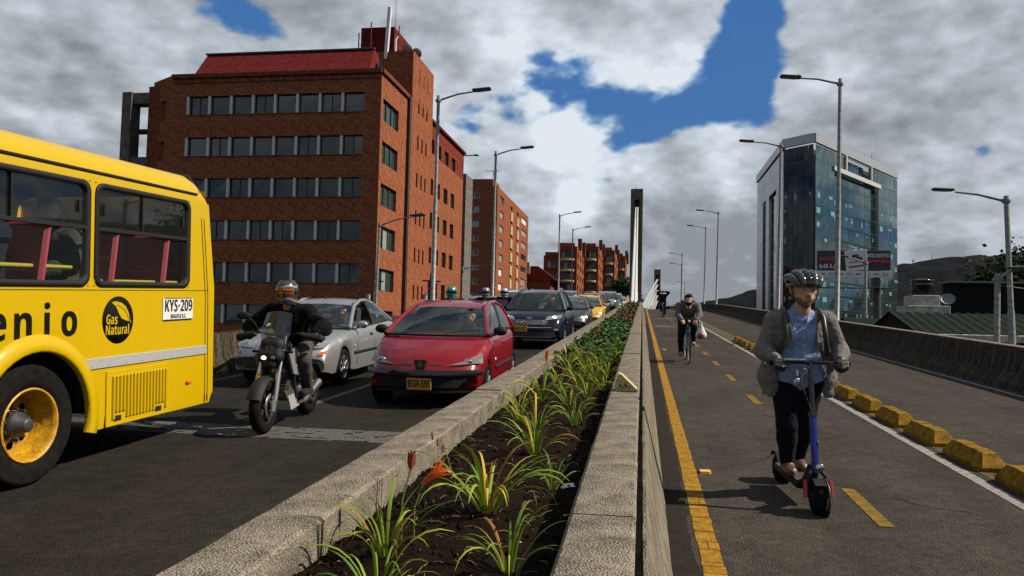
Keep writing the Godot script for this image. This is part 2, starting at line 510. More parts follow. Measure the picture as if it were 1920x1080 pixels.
# cloudy sky with blue gaps: the same cloud field all round
func make_sky(cb: Basis) -> PanoramaSkyMaterial:
	var big := noise(0.55, 3, 7)
	var det := noise(1.5, 6, 8)
	det.fractal_gain = 0.55
	var gray := noise(0.8, 4, 15)
	# gaps (negative) and banks (positive): pixel, radius in pixels, amount
	var spots := []
	for k in [[1415, 10, 48, -1.1], [1405, 75, 50, -1.1], [1392, 150, 58, -1.1], [1350, 200, 55, -1.0], [1280, 215, 52, -1.0], [1200, 212, 48, -0.95], [1120, 205, 42, -0.85], [1040, 185, 42, -0.8], [960, 205, 42, -0.85], [880, 222, 38, -0.85], [1010, 125, 42, -0.7], [1085, 135, 38, -0.6], [1435, 212, 42, -0.8], [1140, 325, 30, -0.85], [1160, 275, 30, -0.5], [430, 10, 40, -0.6], [505, 22, 42, -0.55], [540, 75, 40, -0.35], [1845, 282, 28, -0.8], [1800, 232, 20, -0.6],
			[1215, 95, 70, 0.5], [1300, 60, 55, 0.5], [1120, 50, 70, 0.4], [1060, 265, 50, 0.6], [1050, 340, 90, 0.6], [930, 310, 70, 0.6], [1330, 310, 90, 0.6], [1560, 120, 130, 0.5], [1750, 120, 180, 0.5], [1700, 400, 200, 0.7], [120, 120, 300, 0.5], [880, 80, 110, 0.5], [300, 330, 300, 0.5], [680, 120, 90, 0.3], [1080, 500, 140, 0.7], [1300, 470, 150, 0.8], [1550, 420, 150, 0.6], [640, 60, 90, 0.3]]:
		var d := (cb * Vector3((k[0] - 960.0) / 1480.0, (540.0 - k[1]) / 1480.0, -1.0)).normalized()
		spots.append([d, 1.0 / pow(k[2] / 1480.0, 2), k[3]])
	var lights := []
	for k in [[1075, 235, 45, 0.3], [1085, 380, 45, 0.4], [1040, 280, 70, 0.18], [1250, 110, 90, 0.12], [1560, 120, 120, 0.05], [940, 60, 110, 0.12], [1330, 330, 80, 0.08], [1290, 430, 130, -0.08], [1330, 500, 130, -0.06], [1150, 490, 110, -0.08], [1100, 420, 60, -0.05], [1500, 420, 160, -0.03], [1780, 440, 120, -0.02], [150, 250, 330, -0.08], [1780, 310, 120, -0.02]]:
		var d := (cb * Vector3((k[0] - 960.0) / 1480.0, (540.0 - k[1]) / 1480.0, -1.0)).normalized()
		lights.append([d, 1.0 / pow(k[2] / 1480.0, 2), k[3]])
	var shade := func(d: Vector3) -> Color:
		var pl := Vector3(d.x, 0, d.z) / (absf(d.y) + 0.4)
		var w := Vector3(pl.x, d.y * 1.4, pl.z)
		var n := det.get_noise_3dv(w * 2.1)
		var c := 0.25 + 0.3 * big.get_noise_3dv(w) + 0.7 * n + 0.32 * det.get_noise_3dv(w * 6.5 + Vector3(9, 2, 4))
		var lt := 0.0
		if d.dot(-cb.z) > 0.6:
			for k in spots:
				var e: float = (d - k[0]).length_squared() * k[1]
				if e < 6.0: c += k[2] * 0.66 * exp(-e)
			for k in lights:
				var e: float = (d - k[0]).length_squared() * k[1]
				if e < 6.0: lt += k[2] * exp(-e)
		var a := smoothstep(-0.12, 0.2, c)
		var g := gray.get_noise_3dv(w * 1.3 + Vector3(3, 0, 0))
		var up := clampf(d.y * 2.2, 0, 1)
		var blue := Color(0.36, 0.53, 0.74).lerp(Color(0.26, 0.46, 0.72), up)
		# thin edges are bright, deep bodies grey; sunward side lighter
		var n2 := det.get_noise_3dv(w * 2.1 + Vector3(0.06, 0.06, 0))
		var v := 0.82 + 0.13 * g - 0.06 * clampf(c - 0.25, 0, 1) + 0.38 * (n - n2) + 0.1 * det.get_noise_3dv(w * 4.0 + Vector3(1, 5, 2)) + lt
		v = lerpf(v - 0.07, v, clampf(d.y * 4.0 + 0.15, 0.0, 1.0))
		v = clampf(v, 0.52, 1.0)
		var cl := Color(v * 0.935, v * 0.975, v * 1.02).clamp()
		return blue.lerp(cl, a)
	var W := 4096
	var H := 2048
	var lw := 768
	var lh := 384
	var im := Image.create(lw, lh, false, Image.FORMAT_RGB8)
	for y in lh:
		for x in lw:
			if y > lh / 2 + 4:
				im.set_pixel(x, y, Color(0.42, 0.43, 0.44))
				continue
			im.set_pixel(x, y, shade.call(sky_dir((x + 0.5) / lw, (y + 0.5) / lh)))
	im.resize(W, H, Image.INTERPOLATE_CUBIC)
	var x0 := int(W * -48.0 / 360.0)
	var x1 := int(W * 30.0 / 360.0)
	for y in range(int(H * 0.5 - H * 30.0 / 180.0), int(H * 0.5) + 1):
		for x in range(x0, x1):
			im.set_pixel(posmod(x, W), y, shade.call(sky_dir((x + 0.5) / W, (y + 0.5) / H)))
	var m := PanoramaSkyMaterial.new()
	m.panorama = ImageTexture.create_from_image(im)
	return m

func sky_dir(u: float, v: float) -> Vector3:
	var az := u * TAU
	var el := (0.5 - v) * PI
	return Vector3(sin(az) * cos(el), sin(el), -cos(az) * cos(el))

func build_ground():
	# one sheet that reaches the horizon
	var b := MB.new()
	var R := 6000.0
	b.flat().q(Vector3(-R, -2.6, R), Vector3(-R, -2.6, -R), Vector3(R, -2.6, -R), Vector3(R, -2.6, R))
	struct("ground", b, textured(mat(Color(0.07, 0.07, 0.06), 0.95), M.concrete.albedo_texture, 9.0))
	# the hills behind the town
	b = MB.new()
	var nz := noise(0.0011, 5, 31)
	var fz := noise(0.02, 3, 33)
	var rows := []
	var prof := [[-6000.0, 60.0], [-1500.0, 60.0], [-600.0, 70.0], [120.0, 80.0], [220.0, 104.0], [347.0, 136.0], [520.0, 175.0], [700.0, 205.0], [760.0, 217.0], [864.0, 232.0], [980.0, 238.0], [1095.0, 268.0], [1500.0, 330.0], [6000.0, 420.0]]
	for j in 16:
		var row := PackedVector3Array()
		var f := j / 15.0
		var hz := 1.0 - pow(1.0 - f, 1.8)
		for i in 260:
			var x := lerpf(-1200.0, 2400.0, i / 259.0)
			var top := 60.0
			for k in prof.size() - 1:
				if x >= prof[k][0] and x <= prof[k + 1][0]:
					top = lerpf(prof[k][1], prof[k + 1][1], (x - prof[k][0]) / (prof[k + 1][0] - prof[k][0]))
			var y := -3.0 + (top + 3.0) * hz + nz.get_noise_2d(x, f * 900.0) * 90.0 * sin(PI * f) * 0.6 + fz.get_noise_2d(x, f * 300.0) * (5.0 + 4.0 * f)
			row.append(Vector3(x, y, -1700.0 - 800.0 * f))
		rows.append(row)
	var back := PackedVector3Array()
	for p in rows[15]: back.append(Vector3(p.x, -3.0, p.z - 900.0))
	rows.append(back)
	b.smooth().grid(rows)
	var hm := textured(mat(Color(0.011, 0.016, 0.023), 0.95), tinted(512, 512, [[field(512, 512, 0.05, 4, 51), 0.7], [field(512, 512, 0.012, 4, 52), 0.5]], 0.7), 260.0, true)  # cloud shade and distance haze are put into this dark bluish colour
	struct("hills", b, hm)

func build_ramp():
	var mot := noise(0.35, 4, 61)
	var b := MB.new()
	ribbon(b, -7.75, -1.3, -6.0, 46.0, -0.05, 0.5, 26, mot)
	ribbon(b, -7.75, -1.3, 46.0, 330.0, -0.05, 3.0, 6, mot)
	struct("road_left", b, M.asphalt)
	b = MB.new()
	ribbon(b, 0.0, 2.97, -6.0, 40.0, 0.0, 0.3, 14, mot)
	ribbon(b, 0.0, 2.97, 40.0, 330.0, 0.0, 3.0, 4, mot)
	struct("cycle_lane", b, M.asphalt_bike)
	b = MB.new()
	ribbon(b, 2.97, 6.3, -6.0, 40.0, -0.001, 0.5, 14, mot)
	ribbon(b, 2.97, 6.3, 40.0, 330.0, -0.001, 3.0, 4, mot)
	struct("road_right", b, M.asphalt_bike)
	# body of the embankment under the roads
	b = MB.new()
	sweep(b, [Vector2(-7.9, -0.1), Vector2(6.75, -0.1), Vector2(6.75, -9.0), Vector2(-7.9, -9.0)], -6.0, 330.0, 6.0)
	struct("ramp_embankment", b, M.concrete_far)
	# older, darker asphalt and caked dirt between the barrier and the yellow line
	b = MB.new()
	var en := noise(1.7, 4, 64)
	var er := []
	for i in 200:
		var q := 2.0 + i * 0.2
		er.append(PackedVector3Array([at(0.17, q, 0.002), at(0.34 + 0.05 * en.get_noise_1d(q), q, 0.002)]))
	b.smooth().grid(er)
	struct("dirt_strip", b, textured(mat(Color(0.062, 0.055, 0.048), 0.95), M.asphalt.albedo_texture, 0.9))
	# expansion joints: dark rubber strips across the deck
	b = MB.new()
	for s in [25.5, 32.0, 44.0]:
		for x in [[-7.2, -1.34], [0.2, 2.9], [3.5, 6.2]]: ribbon(b, x[0], x[1], s, s + 0.09, 0.006 if x[0] > 0 else -0.044)
	for s in [19.8]:
		for x in [[0.3, 2.9], [3.5, 6.2]]: ribbon(b, x[0], x[1], s, s + 0.04, 0.005)
	struct("expansion_joint", b, M.rubber)
	# markings
	b = MB.new()
	var s := 2.5
	var k := 0
	while s < 14.0: # crazed paint: short uneven slabs with open cracks between
		var l := rng.randf_range(0.05, 0.2) * (1.0 + s * 0.03)
		var g := rng.randf_range(0.004, 0.011)
		var e := [rng.randf_range(-0.02, 0.02), rng.randf_range(-0.02, 0.02)]
		var xs := [0.36, 0.485]
		if rng.randf() < 0.3 and l > 0.08: xs = [0.36, rng.randf_range(0.39, 0.45), 0.485]
		for j in xs.size() - 1:
			var xa: float = xs[j] + (0.003 if j else rng.randf_range(-0.004, 0.004))
			var xb: float = xs[j + 1] + rng.randf_range(-0.004, 0.004)
			b.flat().q(at(xa, s, 0.004), at(xa, s + l - g + e[0] * 0.3, 0.004), at(xb, s + l - g + e[1] * 0.3, 0.004), at(xb, s, 0.004))
		s += l
		k += 1
	ribbon(b, 0.36, 0.485, 14.0, 120.0, 0.004, 2.0)
	struct("yellow_edge_line", b, M.yellowpaint)
	b = MB.new()
	for i in 22:
		var q0 := 5.72 + i * 3.02 - (0.12 if i else 0.0)
		ribbon(b, 1.6, 1.7, q0, q0 + 1.05, 0.004)
	struct("yellow_centre_dashes", b, M.yellowfaded)
	b = MB.new()
	for r in [[3.0, 25.2], [25.7, 43.8], [44.3, 120.0]]: ribbon(b, 2.78, 2.89, r[0], r[1], 0.004, 1.0)
	ribbon(b, 0.55, 2.7, 49.5, 49.9, 0.004)
	struct("white_cycle_lane_line", b, M.whitepaint)
	b = MB.new()
	for g in [[37.0, 0.95], [31.5, 0.0]]: # worn arrows and letters on the lane
		var xc := 1.05
		if g[1] > 0: ribbon(b, xc - 0.45, xc + 0.45, g[0], g[0] + 1.4, 0.004)
		ribbon(b, xc - 0.07, xc + 0.07, 32.0, 35.0, 0.0045)
		b.flat().t(at(xc - 0.4, 32.2, 0.004), at(xc + 0.4, 32.2, 0.004), at(xc, 30.6, 0.004))
	struct("cycle_lane_arrow", b, M.wornpaint)
	b = MB.new()
	ribbon(b, 5.9, 5.98, 3.0, 120.0, 0.004, 1.0)
	struct("white_edge_line", b, M.whitepaint)
	b = MB.new()
	ribbon(b, -7.2, -7.1, -4.0, 120.0, -0.046, 1.0)
	for i in 12: ribbon(b, -4.5, -4.39, 10.3 + i * 7.5, 13.0 + i * 7.5, -0.046, 1.0)
	struct("white_lane_line", b, M.wornpaint)
	# the stop line is worn into streaks
	b = MB.new()
	for i in 17:
		var z := 7.92 + i * 0.038
		var x := -6.9
		while x < -1.42:
			var l := rng.randf_range(0.25, 1.3)
			if x > -5.6 or rng.randf() < 0.8:
				b.flat().q(at(x, z, -0.046), at(x, z + 0.034, -0.046), at(minf(x + l, -1.36), z + 0.034, -0.046), at(minf(x + l, -1.36), z, -0.046))
			x += l + rng.randf_range(0.01, 0.12) + (0.3 if rng.randf() < 0.12 else 0.0)
	struct("stop_line", b, M.wornpaint)
	# kerb strip below the blocks, dirty and paler
	b = MB.new()
	ribbon(b, 2.97, 3.4, 3.0, 90.0, 0.003, 1.0)
	struct("kerb_strip", b, textured(mat(Color(0.2, 0.17, 0.12), 0.95), M.concrete.albedo_texture, 0.6))
	# fine cracks in the old asphalt
	b = MB.new()
	for c in [[1.0, 7.6, 0.5, 0.9], [2.2, 9.2, -0.6, 1.4], [0.8, 11.5, 1.2, 0.3], [4.2, 9.8, 0.9, 0.6], [5.1, 12.0, -0.7, 1.8], [4.6, 15.0, 1.2, 0.2], [1.9, 14.0, 0.6, 1.6], [5.4, 8.6, -0.5, 0.9], [2.4, 6.2, -0.4, 0.3], [3.7, 20.0, 2.0, 0.3], [0.7, 26.9, 2.0, 0.05]]:
		var px: float = c[0]
		var ps: float = c[1]
		for i in 16:
			var qx: float = px + c[2] / 16.0 + rng.randf_range(-0.03, 0.03)
			var qs: float = ps + c[3] / 16.0 + rng.randf_range(-0.03, 0.03)
			var wd := rng.randf_range(0.002, 0.006)
			var sd := Vector2(qx - px, qs - ps).normalized().orthogonal() * wd
			b.flat().q(at(px - sd.x, ps - sd.y, 0.003), at(qx - sd.x, qs - sd.y, 0.003), at(qx + sd.x, qs + sd.y, 0.003), at(px + sd.x, ps + sd.y, 0.003))
			px = qx
			ps = qs
	struct("asphalt_cracks", b, mat(Color(0.02, 0.018, 0.016), 0.95))
	# yellow separator blocks
	var bl := MB.new()
	var ring := func(z: float, w0: float, w1: float, h: float) -> PackedVector3Array:
		return PackedVector3Array([Vector3(-w0, 0, z), Vector3(-w0, 0.035, z), Vector3(-w1, h, z), Vector3(w1, h, z), Vector3(w0, 0.035, z), Vector3(w0, 0, z)])
	var R := [ring.call(-0.44, 0.115, 0.1, 0.04), ring.call(-0.34, 0.125, 0.062, 0.155), ring.call(-0.12, 0.125, 0.06, 0.162), ring.call(-0.11, 0.121, 0.056, 0.154), ring.call(0.1, 0.121, 0.056, 0.154), ring.call(0.11, 0.125, 0.06, 0.162), ring.call(0.34, 0.125, 0.062, 0.155), ring.call(0.44, 0.115, 0.1, 0.04)]
	bl.flat().grid(R)
	bl.fan(R[0], true)
	bl.fan(R[-1])
	var bm := bl.mesh()
	var words := ["first", "second", "third", "fourth", "fifth", "sixth", "seventh", "eighth", "ninth", "tenth", "eleventh", "twelfth", "thirteenth", "fourteenth", "fifteenth", "sixteenth", "seventeenth", "eighteenth"]
	for i in 18:
		var o := put("separator_block", bm, M.yellowblock, self, on_ramp(3.11 + rng.randf_range(-0.015, 0.015), 6.95 + i * 1.165, rng.randf_range(-0.04, 0.04), 0.002))
		tag(o, ("yellow concrete separator block, %s from the camera along the cycle lane" % words[i]) if i else "nearest yellow concrete separator block, cut by the right picture edge", "separator block", "yellow blocks along the cycle lane")
	var bf := MB.new()
	for i in 26: bf.box(at(3.12, 56.0 + i * 1.3, 0.07), Vector3(0.24, 0.14, 0.9), 0.03)
	tag(part("far_separator_blocks", bf, M.yellowblock, self), "far row of yellow separator blocks on the crest of the ramp", "separator blocks", "", "stuff")
	# the parapets: cast lengths side by side
	var root := thing("right_parapet", "dark weathered concrete parapet along the right roadway", "parapet")
	for i in 30:
		b = MB.new()
		b.col(Color.WHITE * rng.randf_range(0.8, 1.05))
		var a0 := -4.0 + i * 4.6
		sweep(b, [Vector2(6.16, 0), Vector2(6.2, 0.08), Vector2(6.38, 0.28), Vector2(6.47, 0.67), Vector2(6.52, 0.69), Vector2(6.72, 0.69), Vector2(6.74, 0.67), Vector2(6.74, -0.5), Vector2(6.16, -0.5)], a0, a0 + 4.585, 2.3)
		part("parapet_panel", b, M.parapet, root)
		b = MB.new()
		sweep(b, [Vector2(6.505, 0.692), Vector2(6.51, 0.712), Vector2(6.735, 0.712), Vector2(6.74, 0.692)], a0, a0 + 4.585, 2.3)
		part("sunlit_edge", b, M.concrete, root)  # paler strip added to paint in the sunlit top edge of the wall
	b = MB.new() # gutter strip
	ribbon(b, 5.98, 6.16, -4.0, 130.0, 0.003, 2.0)
	struct("gutter_strip", b, textured(mat(Color(0.1, 0.095, 0.09), 0.9), M.concrete.albedo_texture, 0.7))
	root = thing("left_parapet", "stained concrete parapet along the left edge of the traffic lanes", "parapet")
	for i in 34:
		b = MB.new()
		b.col(Color.WHITE * rng.randf_range(2.0, 2.4))
		var a0 := -4.0 + i * 4.2
		sweep(b, [Vector2(-7.5, -0.1), Vector2(-7.55, 0.08), Vector2(-7.7, 0.25), Vector2(-7.76, 0.66), Vector2(-7.8, 0.68), Vector2(-7.96, 0.68), Vector2(-7.98, 0.66), Vector2(-7.98, -0.6), Vector2(-7.5, -0.6)], a0, a0 + 4.185, 2.1)
		part("parapet_panel", b, M.parapet, root)

func build_planter():
	# left kerb wall
	var root := thing("planter_kerb", "pale concrete planter wall on the traffic side of the median", "planter wall")
	var b: MB
	var s := 0.3
	var i := 0
	while s < 87.0:
		var L := 1.5 if s < 40.0 else 3.0
		b = MB.new()
		b.col(Color.WHITE * rng.randf_range(1.0, 1.18))
		var e := rng.randf_range(-0.006, 0.006)
		sweep(b, [Vector2(-1.33 + e, -0.2), Vector2(-1.33 + e, 0.735), Vector2(-1.315, 0.75 + e), Vector2(-1.105, 0.75 + e), Vector2(-1.09, 0.735), Vector2(-1.09, 0.3), Vector2(-1.2, -0.2)], s, s + L - 0.004, 0.12 if s < 8.0 else 1.0, 0.005 if s < 8.0 else 0.003, i)
		part("kerb_length", b, M.concrete, root)
		s += L
		i += 1
	root = thing("median_barrier", "concrete median barrier beside the yellow edge line of the cycle lane", "barrier")
	s = 0.35
	while s < 87.0:
		var L := 2.55 if s < 40.0 else 5.1
		b = MB.new()
		b.col(Color.WHITE * rng.randf_range(0.95, 1.12))
		var e := rng.randf_range(-0.004, 0.004)
		sweep(b, [Vector2(-0.25, 0.3), Vector2(-0.25, 0.735), Vector2(-0.235, 0.75 + e), Vector2(-0.022, 0.75 + e), Vector2(-0.01, 0.738), Vector2(-0.012, 0.6), Vector2(0.012, 0.6), Vector2(0.016, 0.665), Vector2(0.03, 0.668), Vector2(0.13, 0.25), Vector2(0.185, 0.03), Vector2(0.19, -0.3), Vector2(-0.2, -0.3)], s, s + L - 0.008, 0.15 if s < 8.0 else 1.2, 0.004 if s < 8.0 else 0.003, i)
		part("barrier_length", b, M.concrete, root)
		s += L
		i += 1
	# soil with a rough surface
	b = MB.new()
	var nz := noise(3.2, 4, 71)
	var rows := []
	for k in 240:
		var q := 0.3 + k * 0.045 if k < 180 else 8.4 + (k - 180) * 1.35
		var row := PackedVector3Array()
		for j in 21: row.append(at(lerpf(-1.095, -0.245, j / 20.0), q, 0.61 + 0.03 * nz.get_noise_2d(q * 2.0, j * 0.35) + 0.02 * sin(PI * j / 20.0)))
		rows.append(row)
	b.smooth().grid(rows)
	struct("soil", b, M.soil)
	var mm := MultiMesh.new()
	mm.transform_format = MultiMesh.TRANSFORM_3D
	var cb := MB.new()
	cb.flat().ball(Vector3.ZERO, Vector3(1, 0.7, 0.9), 6, 4)
	mm.mesh = cb.mesh()
	mm.instance_count = 5200
	for k in 5200:
		var q := 1.6 + pow(rng.randf(), 1.5) * 9.0
		var r := 0.003 + 0.012 * pow(rng.randf(), 3.0)
		mm.set_instance_transform(k, Transform3D(Basis.from_euler(Vector3(rng.randf() * 3, rng.randf() * 6, rng.randf() * 3)).scaled(Vector3.ONE * r), at(rng.randf_range(-1.08, -0.26), q, 0.612 + rng.randf_range(0, 0.018))))
	var mi := MultiMeshInstance3D.new()
	mi.name = "soil_clods"
	mi.multimesh = mm
	mi.material_override = M.clod
	add_child(mi)
	tag(mi, "loose dark clods of earth on the planter bed", "soil", "", "stuff")
	# straw and dead leaves
	b = MB.new()
	for k in 420:
		var q := 1.6 + pow(rng.randf(), 1.3) * 7.0
		var p := at(rng.randf_range(-1.06, -0.28), q, 0.63)
		var a := rng.randf() * TAU
		var l := rng.randf_range(0.01, 0.07)
		var d := Vector3(cos(a), rng.randf_range(-0.1, 0.4), sin(a)) * l
		b.tube([p, p + d * 0.5 + Vector3(0, 0.006, 0), p + d], rng.randf_range(0.0008, 0.0022), 4, false)
	tag(part("plant_litter", b, mat(Color(0.24, 0.17, 0.09), 0.9), self), "dry straw and twigs scattered over the planter soil", "litter", "", "stuff")
	build_lilies()

func blade(L: float, w: float, up: float, droop: float, twist: float) -> ArrayMesh:
	var b := MB.new()
	b.smooth()
	var rows := []
	var p := Vector3.ZERO
	var n := 9
	for k in n + 1:
		var f := float(k) / n
		var ang := up - droop * f * f
		var d := Vector3(cos(ang), sin(ang), 0)
		var ww := w * (0.55 + 0.9 * f) * (1.0 - pow(f, 3.0)) + 0.0008
		var side := Vector3(0, 0, 1).rotated(d, twist * f)
		var fold := d.cross(side).normalized() * ww * 0.35
		rows.append(PackedVector3Array([p - side * ww + fold, p, p + side * ww + fold]))
		p += d * (L / n)
	b.grid(rows)
	return b.mesh()

func build_lilies():
	var blades := []
	for i in 12: blades.append(blade(rng.randf_range(0.26, 0.42), rng.randf_range(0.0042, 0.0068), rng.randf_range(0.95, 1.5), rng.randf_range(1.0, 2.9), rng.randf_range(-0.8, 0.8)))
	var bl := {"metallic_specular": 0.2, "backlight_enabled": true, "backlight": Color(0.25, 0.3, 0.05)}
	var greens := [mat(Color(0.15, 0.23, 0.025), 0.6, 0, bl), mat(Color(0.26, 0.34, 0.04), 0.6, 0, bl), mat(Color(0.09, 0.17, 0.025), 0.6, 0, bl)]
	var dry := [mat(Color(0.5, 0.36, 0.05), 0.6, 0, bl), mat(Color(0.3, 0.15, 0.05), 0.7)]
	var orange := mat(Color(0.7, 0.14, 0.015), 0.5, 0, {"backlight_enabled": true, "backlight": Color(0.5, 0.15, 0.02)})
	var stem := mat(Color(0.14, 0.16, 0.04), 0.6)
	# X, distance, size, leaves, dry share, label
	var L := [[-0.42, 2.62, 0.9, 15, 0.12, "arching green daylily leaning over the median barrier"],
		[-0.62, 3.25, 1.25, 24, 0.3, "large daylily clump with yellowing leaves in the middle of the bed"],
		[-0.86, 2.66, 1.0, 17, 0.12, "daylily beside the planter wall with an orange bloom next to it"],
		[-0.73, 2.2, 0.95, 14, 0.1, "nearest daylily, cut by the lower picture edge"],
		[-0.58, 4.45, 1.05, 18, 0.08, "bright daylily clump halfway along the bare soil"],
		[-0.4, 3.75, 0.7, 9, 0.0, "small dark green daylily beside the white plastic lid"],
		[-0.66, 5.05, 1.05, 16, 0.1, "tall daylily with a few upright leaves by the planter wall"],
		[-0.45, 5.5, 1.0, 18, 0.05, "spreading daylily across from the yellow wedge"],
		[-0.85, 5.6, 0.9, 14, 0.25, "daylily with a yellow leaf close to the planter wall"]]
	for i in L.size(): lily(L[i], blades, greens, dry)
	for i in 22:
		var q := 6.2 + i * 0.26
		var X := -0.95 + fmod(i * 0.37, 0.62)
		lily([X, q, rng.randf_range(0.85, 1.2), 14, 0.18, "daylily in the dense yellow green drift before the leafy cover plants"], blades, greens, dry, "daylilies in the far drift")
	# blooms on stems
	for f in [[-0.83, 2.9, 0.22, 0.36, "open orange daylily bloom above the planter soil", 1.0], [-0.86, 2.84, 0.29, 0.1, "closed reddish daylily bud on an upright stem", 0.55], [-0.93, 7.6, 0.28, 0.2, "small red daylily bloom by the planter wall near the red car", 0.9], [-0.62, 10.0, 0.42, 0.3, "far orange bloom above the leafy cover plants", 0.9]]:
		var t := thing("daylily_bloom", f[4], "flower", Transform3D(Basis.IDENTITY, at(f[0], f[1], 0.6)), "daylily blooms")
		var b := MB.new()
		var top := Vector3(0.03, f[2], 0)
		b.tube([Vector3.ZERO, Vector3(0.0, f[2] * 0.6, 0), top], [0.004, 0.0035, 0.003], 6)
		part("stem", b, stem, t)
		var dir := Vector3(0.75, 0.65, 0.1).normalized() if f[3] > 0.2 else Vector3(0.02, 1, 0)
		var bs := Basis(Quaternion(Vector3.UP, dir))
		for k in 6:
			var pb := MB.new()
			pb.smooth()
			var rows := []
			for j in 7:
				var g := j / 6.0
				var r: float = 0.006 + f[3] * 0.09 * pow(g, 2.6)
				var y: float = 0.115 * g * f[5]
				var w: float = 0.013 * sin(PI * (0.12 + 0.85 * g)) + 0.001
				var a := TAU * k / 6.0
				var o := Vector3(cos(a), 0, sin(a))
				var sd := Vector3(-sin(a), 0, cos(a))
				rows.append(PackedVector3Array([bs * (o * r + Vector3(0, y, 0) - sd * w), bs * (o * (r + 0.003) + Vector3(0, y, 0)), bs * (o * r + Vector3(0, y, 0) + sd * w)]))
			pb.grid(rows)
			put("petal", pb.mesh(), orange if f[3] > 0.15 else mat(Color(0.3, 0.05, 0.02), 0.6), t, Transform3D(Basis.IDENTITY, top))
	var t := thing("seed_stalk", "bare brown daylily stalk with dried buds rising above the planter wall", "flower stalk", Transform3D(Basis.IDENTITY, at(-0.72, 3.3, 0.6)))
	var b := MB.new()
	b.tube([Vector3.ZERO, Vector3(-0.06, 0.16, 0), Vector3(-0.1, 0.3, 0.02)], [0.004, 0.003, 0.002], 6)
	part("stem", b, stem, t)
	b = MB.new()
	for k in 6: b.ball(Vector3(-0.1 - 0.012 * k + 0.01 * (k % 2), 0.3 + 0.013 * k - 0.03, 0.02), Vector3(0.005, 0.011, 0.005), 6, 5)
	part("dried_bud", b, mat(Color(0.26, 0.09, 0.05), 0.8), t)
	# covers: leafy mass, reddish mass, far mixed mass
	var leaf := MB.new()
	leaf.smooth()
	leaf.grid([PackedVector3Array([Vector3(0, 0, 0), Vector3(0, 0, 0.01)]), PackedVector3Array([Vector3(-0.5, 0.12, 0.45), Vector3(0.5, 0.12, 0.45)]), PackedVector3Array([Vector3(-0.34, 0.06, 0.8), Vector3(0.34, 0.06, 0.8)]), PackedVector3Array([Vector3(-0.02, -0.1, 1.1), Vector3(0.02, -0.1, 1.1)])])
	var lm := leaf.mesh()
	var vb := {"vertex_color_use_as_albedo": true, "metallic_specular": 0.2, "backlight_enabled": true, "backlight": Color(0.08, 0.12, 0.03)}
	for c in [["leafy_ground_cover", "dense dark green leafy ground cover filling the planter", 9.8, 24.0, 3600, 0.06, 0.3, Color(0.035, 0.095, 0.02), Color(0.075, 0.15, 0.032)], ["reddish_ground_cover", "low reddish brown ground cover beyond the leafy green plants", 23.0, 36.0, 2600, 0.06, 0.2, Color(0.11, 0.04, 0.028), Color(0.15, 0.09, 0.04)], ["mixed_ground_cover", "far olive green ground cover running up to the pylon", 34.0, 86.0, 5200, 0.1, 0.3, Color(0.1, 0.12, 0.03), Color(0.16, 0.13, 0.05)]]:
		var mm := MultiMesh.new()
		mm.transform_format = MultiMesh.TRANSFORM_3D
		mm.use_colors = true
		mm.mesh = lm
		mm.instance_count = c[4]
		var nz := noise(0.9, 3, 81)
		for k in c[4]:
			var q: float = lerpf(c[2], c[3], rng.randf())
			var X := rng.randf_range(-1.14, -0.2)
			var edge := sin(PI * clampf((X + 1.2) / 1.05, 0.05, 0.95))
			var h: float = 0.6 + c[6] * (0.35 + 0.65 * edge) * rng.randf_range(0.35, 1.0) * (0.75 + 0.5 * nz.get_noise_2d(X * 4.0, q * 2.0))
			var bs := Basis.from_euler(Vector3(rng.randf_range(-1.2, 0.5), rng.randf() * TAU, rng.randf_range(-0.5, 0.5))).scaled(Vector3.ONE * c[5] * rng.randf_range(0.6, 1.25))
			mm.set_instance_transform(k, Transform3D(bs, at(X, q, h)))
			mm.set_instance_color(k, c[7].lerp(c[8], rng.randf()))
		var mi := MultiMeshInstance3D.new()
		mi.name = c[0]
		mi.multimesh = mm
		mi.material_override = mat(Color.WHITE, 0.55, 0, vb)
		add_child(mi)
		tag(mi, c[1], "ground cover", "", "stuff")

func lily(a: Array, blades: Array, greens: Array, dry: Array, group := "daylilies in the planter"):
	var t := thing("daylily", a[5], "plant", Transform3D(Basis.IDENTITY, at(a[0], a[1], 0.605)), group)
	var a0 := rng.randf() * TAU
	for k in int(a[3] * 1.5):
		var ang: float = a0 + k * 2.4 + rng.randf_range(-0.3, 0.3)
		var m: Material = greens[rng.randi() % 3] if rng.randf() > a[4] else dry[rng.randi() % 2]
		var sc: float = a[2] * rng.randf_range(0.6, 1.05)
		put("leaf", blades[rng.randi() % blades.size()], m, t, Transform3D(Basis(Vector3.UP, ang).scaled(Vector3.ONE * sc), Vector3(cos(ang), 0, -sin(ang)) * 0.012))

